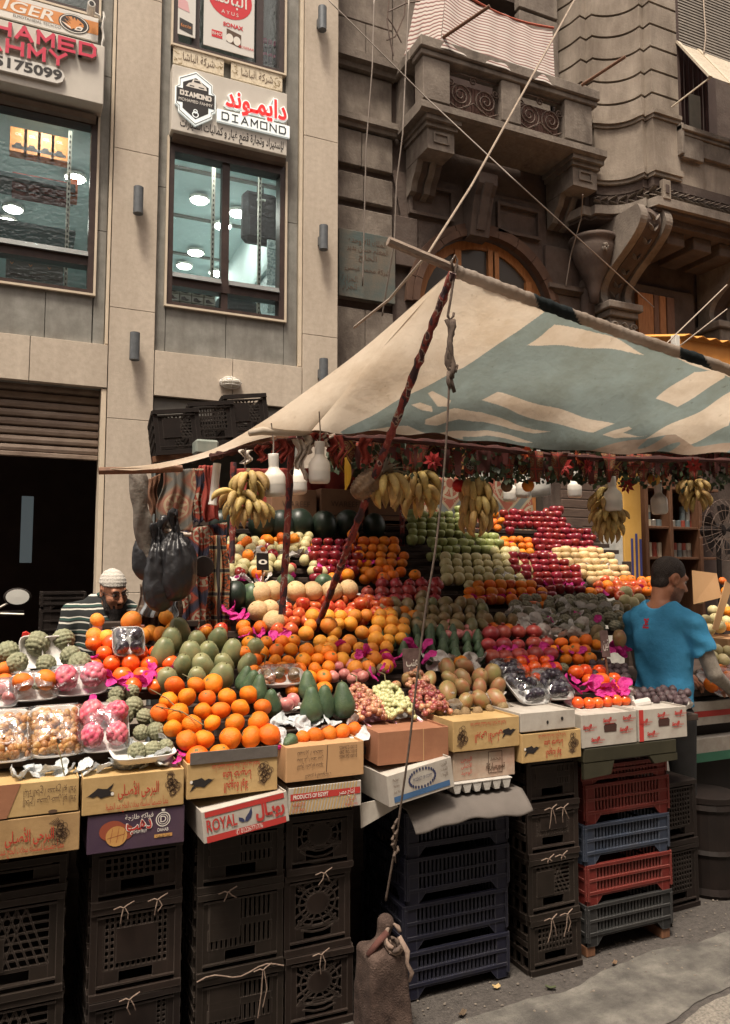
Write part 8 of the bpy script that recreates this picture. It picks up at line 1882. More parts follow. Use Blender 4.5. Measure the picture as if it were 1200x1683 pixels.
grapes(600,1166,'rosy',190,0.075,0.14,'rosy tan grape bunch on a pink tray right of the avocados',(0.25,'red'));grapes(648,1162,'green',190,0.072,0.14,'green grape bunch between the rosy and the red ones');grapes(706,1160,'red',180,0.08,0.13,'dark red grape bunch on a pink tray left of the mangoes',(0.3,'rosy'));grapes(690,1128,'rosy',40,0.07,0.08,'small rosy grape bunch behind the green grapes')
grapes(438,1128,'rosy',22,0.05,0.05,'few rosy grapes behind the avocado tissue')
for px,py,w,m,lab in[(622,1190,0.13,foamp,'pink foam tray under the rosy grapes'),(672,1192,0.13,foam,'white foam tray under the green grapes'),(714,1184,0.17,foamp,'pink foam tray under the dark red grapes')]:tray(on_slope(px,py)+Vector((0,0.03,0.0)),w,0.16,lab,(R(16),0,R(5)),m=m)
# ---- pink net bag, mango mix
spots('onion',[(556,1096),(575,1092),(566,1108),(585,1102),(548,1112),(580,1115),(596,1112)],0.06,'pink skinned fruit under film behind the rosy grapes','pink fruit under film');tissue('pink',[(640,1085),(705,1080),(700,1062),(675,1060),(612,1108)],0.10,'behind the grapes',lift=0.06)
fill('blushing_mango',[(700,1110),(745,1090),(800,1098),(838,1120),(835,1150),(760,1158),(722,1140)],0.098,'green and pink mango in the front heap by the grapes','blushing mangoes in the front heap',s=0.6,mode='any',row=0.78,col=0.86)
spots('kiwi',[(765,1172),(785,1170),(805,1166),(826,1163),(752,1174),(722,1172)],0.052,'brown kiwi in the front row under the mangoes','kiwis in the front row');spots('kiwi',[(598,1090),(545,1068),(610,1104),(628,1100),(552,1060)],0.058,'brown kiwi in the middle between oranges and grapes','kiwis in the middle');spots('blushing_mango',[(729,1098),(690,1120),(650,1130),(670,1118)],0.07,'small pinkish mango above the grapes','small mangoes above the grapes')
tissue('white',[(740,1150),(770,1155),(800,1150),(820,1145),(745,1160),(690,1155)],0.085,'under the front mangoes')
# ---- plums in film trays
for px,py,lab,rz in[(862,1150,'film tray of dark plums, left of the pair over the low white carton',6),(905,1142,'film tray of dark plums, right of the pair over the low white carton',-4),(832,1120,'film tray of plums behind the left plum tray',2)]:
 c=on_slope(px,py);rot=(R(34),R(2),R(rz));t=tray(c+Vector((0,0.0,0.03)),0.16,0.19 if px>850 else 0.12,lab,rot,filmh=0.055)
 tray_fruit(t,t.location,rot,'plum',[(rnd.uniform(-0.055,0.055),rnd.uniform(-0.07,0.07)if px>850 else rnd.uniform(-0.04,0.04),0.02+rnd.uniform(0,0.025))for _ in range(16)],0.043,'dark plum under film in the right hand trays','plums under film')
# ---- tomatoes / persimmons with magenta tissue
fill('persimmon',[(832,1088),(905,1080),(920,1105),(870,1118),(835,1112)],0.068,'red persimmon in the small heap under the pomegranates','red persimmons under the pomegranates',s=0.55,mode='up',row=0.95,skip=0.1)
fill('persimmon',[(930,1105),(985,1095),(1020,1120),(1030,1135),(925,1135)],0.074,'big red persimmon above the magenta tissue','big persimmons above the tissue',s=0.6,mode='up',row=0.95,skip=0.2)
tissue_line('pink',(925,1118),(1030,1128),7,0.10,'across the persimmon trays',lift=0.07);tissue_line('pink',(935,1135),(1030,1140),6,0.085,'across the persimmon trays',lift=0.05);tissue('pink',[(862,1085),(905,1100),(915,1118),(900,1085)],0.08,'under the pomegranates',lift=0.04)
spots('persimmon',[(950,1155),(968,1156),(982,1155),(997,1153),(1012,1152),(1027,1151)],0.060,'orange red persimmon in the front row on the foam trays','front row persimmons',mode='up')
for px,lab in[(970,'foam tray under the left front persimmons'),(1012,'foam tray under the right front persimmons')]:tray(on_slope(px,1168)+Vector((0,0.05,0.0)),0.15,0.13,lab,(R(10),0,R(3)))
spots('sugar_apple',[(926,1098),(955,1103),(1003,1122),(1030,1126),(980,1118)],0.062,'small sugar apple between persimmons and figs','sugar apples by the figs')
fill('fig',[(950,1098),(990,1085),(1035,1100),(1040,1125),(1000,1112),(965,1108)],0.050,'dark fig in the heap left of the blue shirt man','figs in the upper heap',s=0.55,row=0.85)
fill('fig',[(1040,1140),(1060,1130),(1132,1135),(1135,1156),(1050,1158)],0.046,'dark fig in the front trays before the blue shirt man','figs in the front trays',s=0.4,row=0.85)
for px,lab in[(1068,'foam tray under the left front figs'),(1110,'foam tray under the right front figs')]:tray(on_slope(px,1158)+Vector((0,0.05,0.0)),0.16,0.13,lab,(R(8),0,R(3)))
solo(MB().tube([on_slope(1035,1162)+Vector((0,-0.02,0.01)),on_slope(1058,1160)+Vector((0,-0.03,0.02))],0.024,12),'paper_roll',white_t,'rolled white paper between persimmon and fig trays','paper roll')
tissue('white',[(1040,1140),(1130,1162),(1048,1172)],0.06,'by the fig trays')
# ---- pomegranates and oranges, right middle
fill('pomegranate',[(800,1042),(860,1035),(908,1040),(905,1080),(805,1085)],0.088,'dark pomegranate in the double row right of the avocados','pomegranates in the double row',s=0.75,mode='up',row=0.95);tissue_line('pink',(800,1072),(900,1068),6,0.085,'under the front pomegranates',lift=0.05)
spots('orange',[(812,1032),(836,1034),(850,1042),(826,1040),(898,1040)],0.06,'small orange behind the pomegranates','oranges behind the pomegranates')
fill('orange',[(908,1055),(940,1045),(972,1050),(985,1085),(910,1085)],0.070,'orange in the heap right of the pomegranates','oranges right of the pomegranates',s=0.7,row=0.95);tissue_line('pink',(912,1070),(965,1072),3,0.07,'under the right oranges',lift=0.05)
spots('brown_mango',[(800,1020),(822,1018),(842,1020),(985,1052),(982,1040)],0.085,'olive brown mango behind the pomegranates','mangoes behind the pomegranates',mode='lean')
spots('blushing_mango',[(1018,1050)],0.105,'large blushing mango on magenta tissue left of the blue shirt','large blushing mango',mode='up',lift=0.03);tissue('pink',[(1010,1062),(1028,1068),(1020,1072),(1000,1070)],0.10,'under the large blushing mango');spots('orange',[(980,1060)],0.07,'orange beside the narrow price board','orange by the price board')
# ---- custard apples with white tissue
fill('custard_apple',[(815,1000),(860,985),(1025,985),(1030,1030),(960,1032),(830,1012)],0.080,'dull custard apple in the wide heap under the rear tiers','custard apples in the wide heap',s=0.5,row=0.95,skip=0.18);fill('brown_mango',[(1000,1000),(1035,990),(1035,1020),(1005,1025)],0.08,'brown mango at the right end of the custard apples','brown mangoes by the custard apples')
for a,b,n in[((830,1008),(960,1010),9),((850,1022),(960,1030),8),((880,1040),(965,1045),7),((900,995),(1020,1005),6)]:tissue_line('white',a,b,n,0.10,'among the custard apples',lift=0.04)
tissue('pink',[(948,1008),(982,1018),(905,1018)],0.07,'among the custard apples',lift=0.06)
# ---- rear right tiers
fill('green_apple',[(676,890),(674,848),(692,840),(758,838),(760,880)],0.072,'green apple on the rear tiers behind the taut rope','green apples on the left rear tiers',s=0.8,mode='up',row=1.05);fill('green_apple',[(710,918),(706,885),(820,878),(822,912)],0.072,'green apple in the lower rear tiers with white paper','green apples on the lower rear tiers',s=0.8,mode='up',row=1.05,hexp=False)
tissue_line('white',(712,895),(820,890),9,0.07,'between the green apples',lift=0.04)
fill('yellow_pear',[(726,955),(722,912),(850,905),(880,945),(870,965),(760,965)],0.074,'pale yellow pear on the rear tiers below the green apples','yellow pears on the rear tiers',s=0.65,mode='up',row=1.05);tissue_line('white',(745,940),(870,945),8,0.07,'among the yellow pears',lift=0.04)
spots('orange',[(813,846),(824,856),(811,860),(818,868)],0.068,'orange at the upper left corner of the rear dark apples','oranges at the corner of the rear apples');fill('orange',[(818,910),(824,882),(878,882),(880,910)],0.066,'orange on the rear tiers left of the dark apples','oranges on the rear tiers',s=0.8,mode='up',row=1.05);tissue_line('pink',(822,892),(880,890),4,0.06,'among the rear oranges',lift=0.04)
fill('dark_apple',[(826,874),(829,838),(920,838),(945,868),(980,880),(985,915),(882,915),(878,868)],0.068,'dark red apple on the sunlit upper rear tiers','dark apples on the upper rear tiers',s=0.8,mode='up',row=1.05,hexp=False);tissue_line('pink',(882,880),(980,880),8,0.07,'among the upper dark apples',lift=0.05);tissue_line('pink',(850,862),(940,868),6,0.06,'among the upper dark apples',lift=0.05);tissue_line('pink',(885,905),(975,905),7,0.06,'among the upper dark apples',lift=0.05)
fill('dark_apple',[(845,935),(842,915),(905,912),(945,935),(965,975),(890,985)],0.076,'dark red apple on the rear tiers beside the tan pears','dark apples on the lower rear tiers',s=0.65,mode='up',row=1.0);tissue_line('pink',(855,935),(960,940),7,0.075,'among the lower dark apples',lift=0.05);tissue_line('pink',(885,962),(960,960),5,0.075,'among the lower dark apples',lift=0.05)
fill('tan_pear',[(895,925),(900,905),(992,902),(1030,940),(1030,958),(960,958),(940,930)],0.074,'tan pear on the rear tiers before the yellow column','tan pears on the rear tiers',s=0.65,mode='up',row=1.0);tissue_line('white',(905,925),(1020,935),8,0.065,'between the tan pears',lift=0.04)
spots('dark_apple',[(897,842),(905,842),(915,842)],0.066,'dark red apple at the end of the topmost rear row','end apples of the topmost row')
fill('orange',[(762,990),(765,962),(860,955),(905,972),(905,1000),(820,992)],0.072,'orange in the mixed row below the yellow pears','oranges in the mixed row',s=0.7,mode='up',row=1.0,mix=(0.12,'red_apple','red apple in the mixed row below the yellow pears','red apples in the mixed row'));tissue_line('pink',(770,980),(900,978),8,0.065,'in the mixed orange row',lift=0.04)
fill('red_apple',[(965,975),(1000,948),(1090,948),(1090,975),(1030,985)],0.072,'red apple in the heap behind the blue shirt man','red apples behind the blue shirt',s=0.6,row=0.95,mix=(0.4,'orange','orange mixed into the apple heap behind the blue shirt','oranges behind the blue shirt'));tissue_line('pink',(975,972),(1060,968),6,0.06,'among the apples behind the blue shirt',lift=0.04)
spots('guava',[(1028,975),(1050,985),(1028,988),(1040,992)],0.08,'pale pear stacked before the apple heap','pale pears before the apple heap',lift=0.02,mode='up')
tissue_line('pink',(900,985),(945,990),2,0.10,'beside the custard apples')
# ---- second stall at the right edge
stl=thing('side_stand','second fruit stand at the right photo edge','stand',(4.2,3.6,0))
MB().rbox(3.55,6.0,3.35,4.6,0.95,0.985,0.004).rbox(3.6,3.66,3.4,3.46,0,0.95,0.004).build('stand_board',dark_wood,stl)
tile_m=mat('glossy_dark_stand',(0.009,0.0065,0.006),(0.014,0.010,0.009),4,0.8)
MB().rbox(3.56,6.0,3.36,3.38,0,0.94,0.003).build('stand_front',tile_m,stl)
def right_pt(px,py,d=0.0):return on_slope(px,py,0.5,3.3,1.0+d)
def rspots(kind,pts,d,lab,gp,mode='any'):
 for x,y in pts:put(kind,right_pt(x,y,d*0.5),d,lab,gp,mode)
rspots('mandarin',[(1168,1105),(1185,1100),(1170,1125),(1190,1128),(1182,1115),(1198,1112)],0.085,'large orange under film on the right stand','large oranges on the right stand')
c=right_pt(1186,1128);tray(c+Vector((0,0,0.0)),0.26,0.22,'film covered tray of large oranges at the right photo edge',(R(30),0,0),filmh=0.08)
rspots('yellow_pear',[(1165,1062),(1178,1068),(1170,1080),(1188,1085),(1196,1070)],0.08,'long pale melon on the right stand above the orange tray','pale melons on the right stand','lie')
rspots('guava',[(1160,1020),(1176,1018),(1165,1035),(1182,1030),(1172,1003),(1190,1000),(1194,1022)],0.085,'olive yellow guava on the right stand','olive guavas on the right stand')
rspots('orange',[(1188,955),(1193,972),(1196,1005),(1197,1030)],0.075,'orange at the back of the right stand','oranges at the back of the right stand');rspots('yellow_pear',[(1152,965),(1165,970),(1158,980),(1172,965),(1150,985)],0.075,'pale round pear in the open carton on the right stand','pears in the open carton')
t,w,h=carton(4.15,4.72,1.12,1.24,tan_c,'white and red carton edge on the right stand','cartons on the right stand',y=3.62,d=0.3);decal(t,sum([[[(x,0.2*h),(x+0.03,0.2*h),(x+0.06,0.8*h),(x+0.03,0.8*h)]]for x in np.arange(0.05,0.48,0.07)],[]),printred,'red_slashes')
q=right_pt(1186,1190);t,w,h=carton(q.x-0.03,q.x+0.5,0.80,0.93,white_c,'red and white carton under the orange tray at the right edge','cartons on the right stand',y=3.30,d=0.3);decal(t,[[(0.0,0.35*h),(w,0.35*h),(w,0.6*h),(0,0.6*h)]],printred,'red_band')
MB_=MB().rbox(q.x+0.0,q.x+0.5,3.29,3.5,0.60,0.73,0.004);solo(MB_,'white_green_carton',white_c,'white carton with a green foot low at the right edge','box');solo(MB().rbox(q.x+0.0,q.x+0.5,3.286,3.2885,0.60,0.65,0.001),'green_strip',mat('green_print',(0.04,0.16,0.10),None,rough=0.6),'green printed strip on the low white carton','strip')
p=at(1148,950,3.75);fl=thing('open_carton','open brown carton with raised flaps behind the head of the blue shirt man','box',(p.x,3.75,p.z-0.15))
MB().add([(0,0,0),(0.22,0,0.02),(0.24,0.02,0.19),(0.03,0.02,0.20)],[(0,1,2,3)]);mb=MB();mb.add([(-0.05,0,-0.02),(0.20,0.0,0.02),(0.22,0.05,0.18),(0.0,0.05,0.20)],[(0,1,2,3)]);mb.build('carton_flap',tan_c,fl,local=True,solid=0.005)
mb=MB();mb.add([(0.05,-0.05,-0.18),(0.10,-0.05,-0.19),(0.28,-0.02,0.10),(0.22,-0.02,0.13)],[(0,1,2,3)]);mb.build('carton_flap',tan_c,fl,local=True,solid=0.006)
p=at(1180,872,4.6);fn_=thing('pedestal_fan','dark pedestal fan with a wire cage at the right photo edge','fan',(p.x,4.6,0));ch=p.z
MB().lathe([(0,0),(0.16,0),(0.15,0.03),(0.02,0.05),(0.02,ch-0.08)],seg=14).build('fan_stand',cr_blk,fn_,local=True);MB().lathe([(0,-0.05),(0.05,-0.04),(0.06,0.0),(0.05,0.14),(0,0.15)],(0,0,ch),14,'y').build('fan_motor',cr_blk,fn_,local=True)
for k in range(5):mb=MB();a=k*1.2566;mb.add([(0.05*math.cos(a),-0.03,ch+0.05*math.sin(a)),(0.20*math.cos(a-0.2),-0.05,ch+0.20*math.sin(a-0.2)),(0.22*math.cos(a+0.2),-0.04,ch+0.22*math.sin(a+0.2)),(0.20*math.cos(a+0.45),-0.02,ch+0.20*math.sin(a+0.45))],[(0,1,2,3)]);mb.build('fan_blade',cr_blk,fn_,local=True,solid=0.004)
mb=MB()
for rr in(0.08,0.16,0.25):mb.tube([(rr*math.cos(a),-0.08,ch+rr*math.sin(a))for a in np.linspace(0,6.2832,29)],0.003,5)
for k in range(24):a=k*0.2618;mb.tube([(0.06*math.cos(a),-0.085,ch+0.06*math.sin(a)),(0.2*math.cos(a),-0.08,ch+0.2*math.sin(a)),(0.25*math.cos(a),-0.03,ch+0.25*math.sin(a))],0.002,4)
mb.build('fan_cage',iron,fn_,local=True)
# ---- left behind the stall: crates, scooter handlebar, red cone
q=at(66,1050,5.3);
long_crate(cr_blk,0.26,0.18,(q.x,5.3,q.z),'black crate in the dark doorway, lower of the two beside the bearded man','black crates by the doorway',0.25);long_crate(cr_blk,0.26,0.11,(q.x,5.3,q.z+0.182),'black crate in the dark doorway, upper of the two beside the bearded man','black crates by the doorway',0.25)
solo(MB().rbox(q.x-0.02,q.x+0.28,5.28,5.6,0,q.z-0.003,0.01),'support_box',cr_blk,'dark box carrying the two black crates in the doorway','box')
p=at(29,981,4.4);sc=thing('scooter','scooter handlebar with a round mirror at the left photo edge','scooter',(p.x-0.2,4.4,0))
MB().lathe([(0,-0.012),(0.05,-0.01),(0.058,0.0),(0.05,0.012),(0,0.014)],(p.x,4.4,p.z),20,'y',sx=1.15,sy=0.8).build('mirror_shell',cr_blk,sc);MB().lathe([(0,-0.014),(0.05,-0.0125)],(p.x,4.4,p.z),20,'y',sx=1.12,sy=0.78).build('painted_mirror_face',mat('painted_mirror_face',(0.62,0.62,0.58),None,rough=0.12,metal=0.1),sc)  # mirror face given a pale diffuse colour in place of a bright reflection
h=at(8,1008,4.4);MB().tube([(p.x-0.04,4.41,p.z-0.03),(p.x-0.10,4.42,h.z+0.02),(p.x-0.13,4.42,h.z)],0.006,6).build('mirror_stem',steel,sc)
MB().tube([(h.x-0.3,4.42,h.z-0.01),(h.x+0.09,4.42,h.z)],0.014,8).build('handle_grip',cr_blk,sc);MB().tube([(h.x-0.02,4.38,h.z),(h.x+0.09,4.36,h.z-0.005)],0.005,6).build('brake_lever',steel,sc)
MB().tube([(h.x-0.22,4.42,h.z-0.01),(h.x-0.22,4.5,0.3)],0.03,8).rbox(h.x-0.3,h.x-0.14,4.40,4.55,0.45,0.95,0.03).build('front_shield',cr_blk,sc);MB().lathe([(0.15,-0.05),(0.22,-0.05),(0.22,0.05),(0.15,0.05),(0.15,-0.05)],(h.x-0.22,4.5,0.22),20,'x').build('front_wheel',cr_blk,sc)
p=at(40,1075,3.75);solo(MB().prism([(p.x-0.03,p.z-0.03),(p.x+0.035,p.z-0.03),(p.x+0.03,p.z+0.08),(p.x+0.005,p.z+0.095),(p.x-0.01,p.z+0.09)],'y',3.75,3.83),'red_funnel',mat('red_plastic',(0.55,0.03,0.02),None,rough=0.4),'red plastic cone standing behind the large sugar apples','cone')
# ================================================================== PEOPLE
skin2=mat('tanned_skin',(0.32,0.135,0.075),(0.39,0.175,0.10),9,0.5,0.12,120,0.4,sss=0.08)
hairm=mat('short_dark_hair',(0.018,0.012,0.010),(0.035,0.024,0.02),60,0.7,0.7,220);beardm=mat('dark_beard',(0.014,0.010,0.010),(0.03,0.022,0.02),60,0.8,0.9,200)
stub=mat('stubbled_skin',(0.16,0.075,0.05),(0.24,0.12,0.08),40,0.6,0.2,200);eyew=mat('eye_white',(0.30,0.25,0.22),None,rough=0.2);eyed=mat('eye_dark',(0.02,0.012,0.01),None,rough=0.15);lipm=mat('lip_skin',(0.30,0.11,0.085),None,rough=0.45)
blue=mat('blue_cotton',(0.06,0.285,0.52),(0.078,0.33,0.58),7,0.9,0.9,15,0.15,dirt=((0.025,0.17,0.28),4,0.45));greyknit=mat('grey_knit_sleeve',(0.22,0.19,0.16),(0.28,0.25,0.21),60,0.9,0.3,160);trous=mat('dark_trousers',(0.008,0.007,0.007),(0.012,0.011,0.011),20,0.9);shoe=mat('dark_shoe',(0.008,0.006,0.006),None,rough=0.5)
capm=mat('white_knit_cap',(0.44,0.41,0.37),(0.52,0.49,0.44),90,0.9,0.5,260);shirtred=mat('shirt_red_print',(0.45,0.03,0.05),None,rough=0.8)
strp=bpy.data.materials.new('striped_knit');strp.use_nodes=True
_t=strp.node_tree;_N=_t.nodes;_L=_t.links;_b=_N['Principled BSDF'];_b.inputs['Roughness'].default_value=0.9
_tc=_N.new('ShaderNodeTexCoord');_s=_N.new('ShaderNodeSeparateXYZ');_L.new(_tc.outputs['Object'],_s.inputs[0])
_nz=_N.new('ShaderNodeTexNoise');_nz.inputs['Scale'].default_value=5;_L.new(_tc.outputs['Object'],_nz.inputs[0])
_m1=_N.new('ShaderNodeMath');_m1.operation='MULTIPLY_ADD';_m1.inputs[1].default_value=0.05;_L.new(_nz.outputs[0],_m1.inputs[0]);_L.new(_s.outputs['Z'],_m1.inputs[2])
_m2=_N.new('ShaderNodeMath');_m2.operation='MULTIPLY';_m2.inputs[1].default_value=1/0.075;_L.new(_m1.outputs[0],_m2.inputs[0]);_f=_N.new('ShaderNodeMath');_f.operation='FRACT';_L.new(_m2.outputs[0],_f.inputs[0])
_r=_N.new('ShaderNodeValToRGB');_r.color_ramp.interpolation='CONSTANT';_e=_r.color_ramp.elements;_e[0].position=0;_e[0].color=(0.012,0.014,0.014,1);_e[1].position=0.38;_e[1].color=(0.50,0.48,0.43,1)
for p_,c_ in((0.50,(0.012,0.014,0.014,1)),(0.62,(0.02,0.055,0.045,1)),(0.80,(0.50,0.48,0.43,1)),(0.88,(0.012,0.014,0.014,1))):q=_e.new(p_);q.color=c_
_L.new(_f.outputs[0],_r.inputs[0]);_L.new(_r.outputs[0],_b.inputs['Base Color'])
def head_shape(S,M_,k=0.95,beard=False):
 rot=Euler(M_.to_euler());E=tuple(M_.to_euler())
 T=lambda p:tuple(M_@(Vector(p)*k))
 def ell(c,r,kk=0.015,cut=False):S.ell(T(c),tuple(x*k for x in r),kk,E,cut)
 def cap(a,b,ra,rb=None,kk=0.012,cut=False):S.cap(T(a),T(b),ra*k,(rb or ra)*k,kk,cut)
 ell((0,-0.012,0.032),(0.078,0.098,0.092));ell((0,0.030,-0.045),(0.060,0.066,0.075),0.03);ell((0,0.062,-0.098),(0.030,0.028,0.024),0.03)
 cap((-0.055,0.01,-0.06),(-0.03,0.055,-0.098),0.020,0.018,0.03);cap((0.055,0.01,-0.06),(0.03,0.055,-0.098),0.020,0.018,0.03)
 ell((-0.042,0.062,-0.028),(0.026,0.026,0.024),0.02);ell((0.042,0.062,-0.028),(0.026,0.026,0.024),0.02)
 cap((-0.04,0.080,0.033),(0.04,0.080,0.033),0.012,0.012,0.015)
 ell((-0.031,0.095,0.010),(0.019,0.016,0.012),0.010,True);ell((0.031,0.095,0.010),(0.019,0.016,0.012),0.010,True)
 cap((0,0.090,0.022),(0,0.117,-0.026),0.008,0.013,0.010);ell((-0.012,0.104,-0.030),(0.010,0.012,0.009),0.008);ell((0.012,0.104,-0.030),(0.010,0.012,0.009),0.008)
 cap((-0.020,0.090,-0.058),(0.020,0.090,-0.058),0.008,0.008,0.008);cap((-0.016,0.089,-0.071),(0.016,0.089,-0.071),0.009,0.009,0.008)
 for s in(-1,1):
  ell((s*0.079,-0.008,0.0),(0.011,0.023,0.034),0.006);ell((s*0.086,-0.004,0.004),(0.008,0.012,0.020),0.006,True)
def hand(S,w,d,side,up=(0,0,1),k=1.0,curl=0.6):
 w=Vector(w);d=Vector(d).normalized();n=Vector(up);s=d.cross(n).normalized();n=s.cross(d).normalized()
 pc=w+d*0.045*k;S.ell(tuple(pc),(0.036*k,0.036*k,0.034*k),0.015);S.cap(tuple(w),tuple(w+d*0.06*k),0.026*k,0.030*k,0.015)
 for i,(off,l)in enumerate([(-0.030,0.066),(-0.010,0.076),(0.010,0.071),(0.029,0.056)]):
  b_=w+d*0.078*k+s*off*k;m_=b_+(d*math.cos(curl*0.6)-n*math.sin(curl*0.6))*l*0.5*k;e_=m_+(d*math.cos(curl*1.7)-n*math.sin(curl*1.7))*l*0.5*k
  S.cap(tuple(b_),tuple(m_),0.0095*k,0.009*k,0.004);S.cap(tuple(m_),tuple(e_),0.009*k,0.0075*k,0.003)
 b_=w+d*0.02*k-s*0.028*k*side;m_=b_+(d*0.6-s*side*0.7-n*0.2).normalized()*0.036*k;S.cap(tuple(b_),tuple(m_),0.012*k,0.0105*k,0.006);S.cap(tuple(m_),tuple(m_+(d*0.9-n*0.4).normalized()*0.030*k),0.0105*k,0.0085*k,0.004)
def body_shape(S,sh,neck_to,armR,armL,hipz=0.90,lean=(0,0)):
 lx,ly=lean
 S.ell((0,0,hipz),(0.155,0.108,0.11),0.04);S.ell((lx*0.3,ly*0.3+0.005,hipz+0.16),(0.145,0.098,0.15),0.05);S.ell((lx*0.8,ly*0.8,sh-0.13),(0.165,0.105,0.165),0.05)
 S.cap((lx-0.135,ly-0.01,sh-0.02),(lx+0.135,ly-0.01,sh-0.02),0.062,0.062,0.04);S.cap((lx-0.06,ly-0.015,sh+0.02),(lx+0.06,ly-0.015,sh+0.02),0.055,0.055,0.03)
 S.cap((lx,ly-0.02,sh),neck_to,0.057,0.050,0.025)
 for a,sd in((armR,1),(armL,-1)):
  S.cap(a[0],a[1],0.050,0.040,0.02);S.cap(a[1],a[2],0.040,0.027,0.012);hand(S,a[2],Vector(a[2])-Vector(a[1]),sd,(0,0,1)if abs((Vector(a[2])-Vector(a[1])).normalized().z)<0.8 else(0,1,0))
 for s in(-1,1):
  S.cap((s*0.085,0,hipz-0.03),(s*0.09,0.02,0.48),0.085,0.056,0.03);S.cap((s*0.09,0.02,0.48),(s*0.095,-0.02,0.10),0.056,0.038,0.02);S.cap((s*0.095,-0.04,0.045),(s*0.11,0.13,0.035),0.042,0.034,0.02)
# --- man in the blue T-shirt
bm_=at(1091,1100,3.22);MANROT=-R(80)
man=thing('person','man in a blue T-shirt seen from behind, looking down to the right','person',(bm_.x,bm_.y,0),(0,0,MANROT))
sh=1.425
Mh=Matrix.Translation((0.012,0.055,1.622))@Matrix.Rotation(-R(24),4,'Z')@Matrix.Rotation(-R(18),4,'X')
aR=((0.185,0.0,sh-0.03),(0.245,0.075,1.135),(0.20,0.30,1.03));aL=((-0.185,0.0,sh-0.03),(-0.22,0.10,1.14),(-0.10,0.32,1.06))
S=Solid((-0.42,-0.26,-0.02),(0.42,0.56,1.80),0.0075)
body_shape(S,sh,tuple(Mh@Vector((0,-0.03,-0.06))),aR,aL);head_shape(S,Mh)
def pickb(c):
 r=np.zeros(len(c),int);r[c[:,2]<0.95]=2;r[c[:,2]<0.075]=3
 for a in(aR,aL):
  A,B=np.array(a[1]),np.array(a[2]);d=B-A;t=((c-A)@d)/(d@d);q=c-A-np.outer(t,d);dist=np.linalg.norm(q,axis=1)
  r[(t>-0.9)&(t<0.98)&(dist<0.075)]=1
  A,B=np.array(a[0]),np.array(a[1]);d=B-A;t=((c-A)@d)/(d@d);dist=np.linalg.norm(c-A-np.outer(t,d),axis=1);r[(t>0.3)&(t<1.1)&(dist<0.08)]=1
 hand_=(np.linalg.norm(c-np.array(aR[2]),axis=1)<0.16)&((c-np.array(aR[2]))@(np.array(aR[2])-np.array(aR[1]))>0.0);r[hand_]=0
 q=(c-np.array(Mh.translation))@np.array(Mh.to_3x3());r[(q[:,2]<-0.035)&(q[:,2]>-0.125)&(q[:,1]>0.0)&(c[:,2]>1.46)]=4
 return r
inst('body',S.mesh('body',[skin2,greyknit,trous,shoe,stub],pickb),man)
T_=Solid((-0.36,-0.24,0.86),(0.36,0.26,1.56),0.0075)
T_.ell((0,0,sh-0.13),(0.172,0.118,0.18),0.04);T_.ell((0,0.0,1.12),(0.158,0.115,0.20),0.06);T_.ell((0,0,0.96),(0.160,0.118,0.16),0.06)
T_.cap((-0.128,-0.01,sh-0.015),(0.128,-0.01,sh-0.015),0.070,0.070,0.04);T_.cap((-0.06,-0.015,sh+0.03),(0.06,-0.015,sh+0.03),0.062,0.062,0.03)
for a in(aR,aL):
 A,B=Vector(a[0]),Vector(a[1]);E_=A+(B-A)*0.72;T_.cap(tuple(A),tuple(E_),0.060,0.064,0.02);T_.cap(tuple(A+(B-A)*0.86),tuple(A+(B-A)*1.25),0.10,0.10,0.004,True)
T_.cap((0,-0.01,sh+0.088),(0.01,0.02,sh+0.30),0.078,0.12,0.006,True)
def wr_(X,Y,Z):
 diag=np.sin((X*0.9+Z*0.8)*34+2.4*np.sin(X*11+Z*7))*np.clip(1.33-Z,0,0.30)*0.022
 vert=np.sin(X*42+3*np.sin(Z*6))*np.clip((sh-0.08-Z)*3,0,1)*0.0045
 arm=np.sin(Z*70+X*30)*0.003*(np.abs(X)>0.16)
 waist=np.sin(Z*44+2*np.sin(X*13))*0.005*np.exp(-((Z-1.04)/0.09)**2)
 return diag+vert+arm+waist+0.0035*noise3(X,Y,Z,8,4,13.0)
T_.warp(wr_)
X,Y,Z=np.meshgrid(*T_.ax,indexing='ij');T_.val=np.maximum(T_.val,(0.945+0.012*np.sin(X*14)-Z).astype(np.float32))
tm=T_.mesh('t_shirt',blue);tee=inst('t_shirt',tm,man)
from mathutils.bvhtree import BVHTree
bv=BVHTree.FromPolygons([v.co[:]for v in tm.vertices],[p.vertices[:]for p in tm.polygons])
mb=MB()
def onback(x,z):
 h_=bv.ray_cast(Vector((x,-0.6,z)),Vector((0,1,0)));return(x,(h_[0].y if h_[0]else-0.14)-0.0025,z)
for x0,x1,z0,z1 in[(-0.050,-0.008,1.332,1.342),(-0.048,-0.030,1.346,1.352),(-0.034,-0.012,1.349,1.356),(-0.038,-0.026,1.356,1.382),(-0.030,-0.016,1.362,1.372),(-0.046,-0.036,1.372,1.384),(-0.024,-0.014,1.376,1.386)]:
 z0+=0.03;z1+=0.03;mb.poly([onback(x0,z0),onback(x1,z0),onback(x1,z1),onback(x0,z1)])
mb.build('shirt_print',shirtred,man,local=True,fix=False)
H=Solid((-0.16,-0.14,1.42),(0.18,0.24,1.78),0.006);k=0.95;E=tuple(Mh.to_euler())
H.ell(tuple(Mh@Vector((0,-0.016,0.040))),(0.081*k,0.101*k,0.094*k),0.01,E);H.ell(tuple(Mh@Vector((0,-0.05,-0.03))),(0.062*k,0.045*k,0.050*k),0.02,E)
H.ell(tuple(Mh@Vector((0,0.110,-0.020))),(0.10,0.082,0.098),0.008,E,True);H.ell(tuple(Mh@Vector((0,0.02,-0.115))),(0.12,0.10,0.085),0.008,E,True)
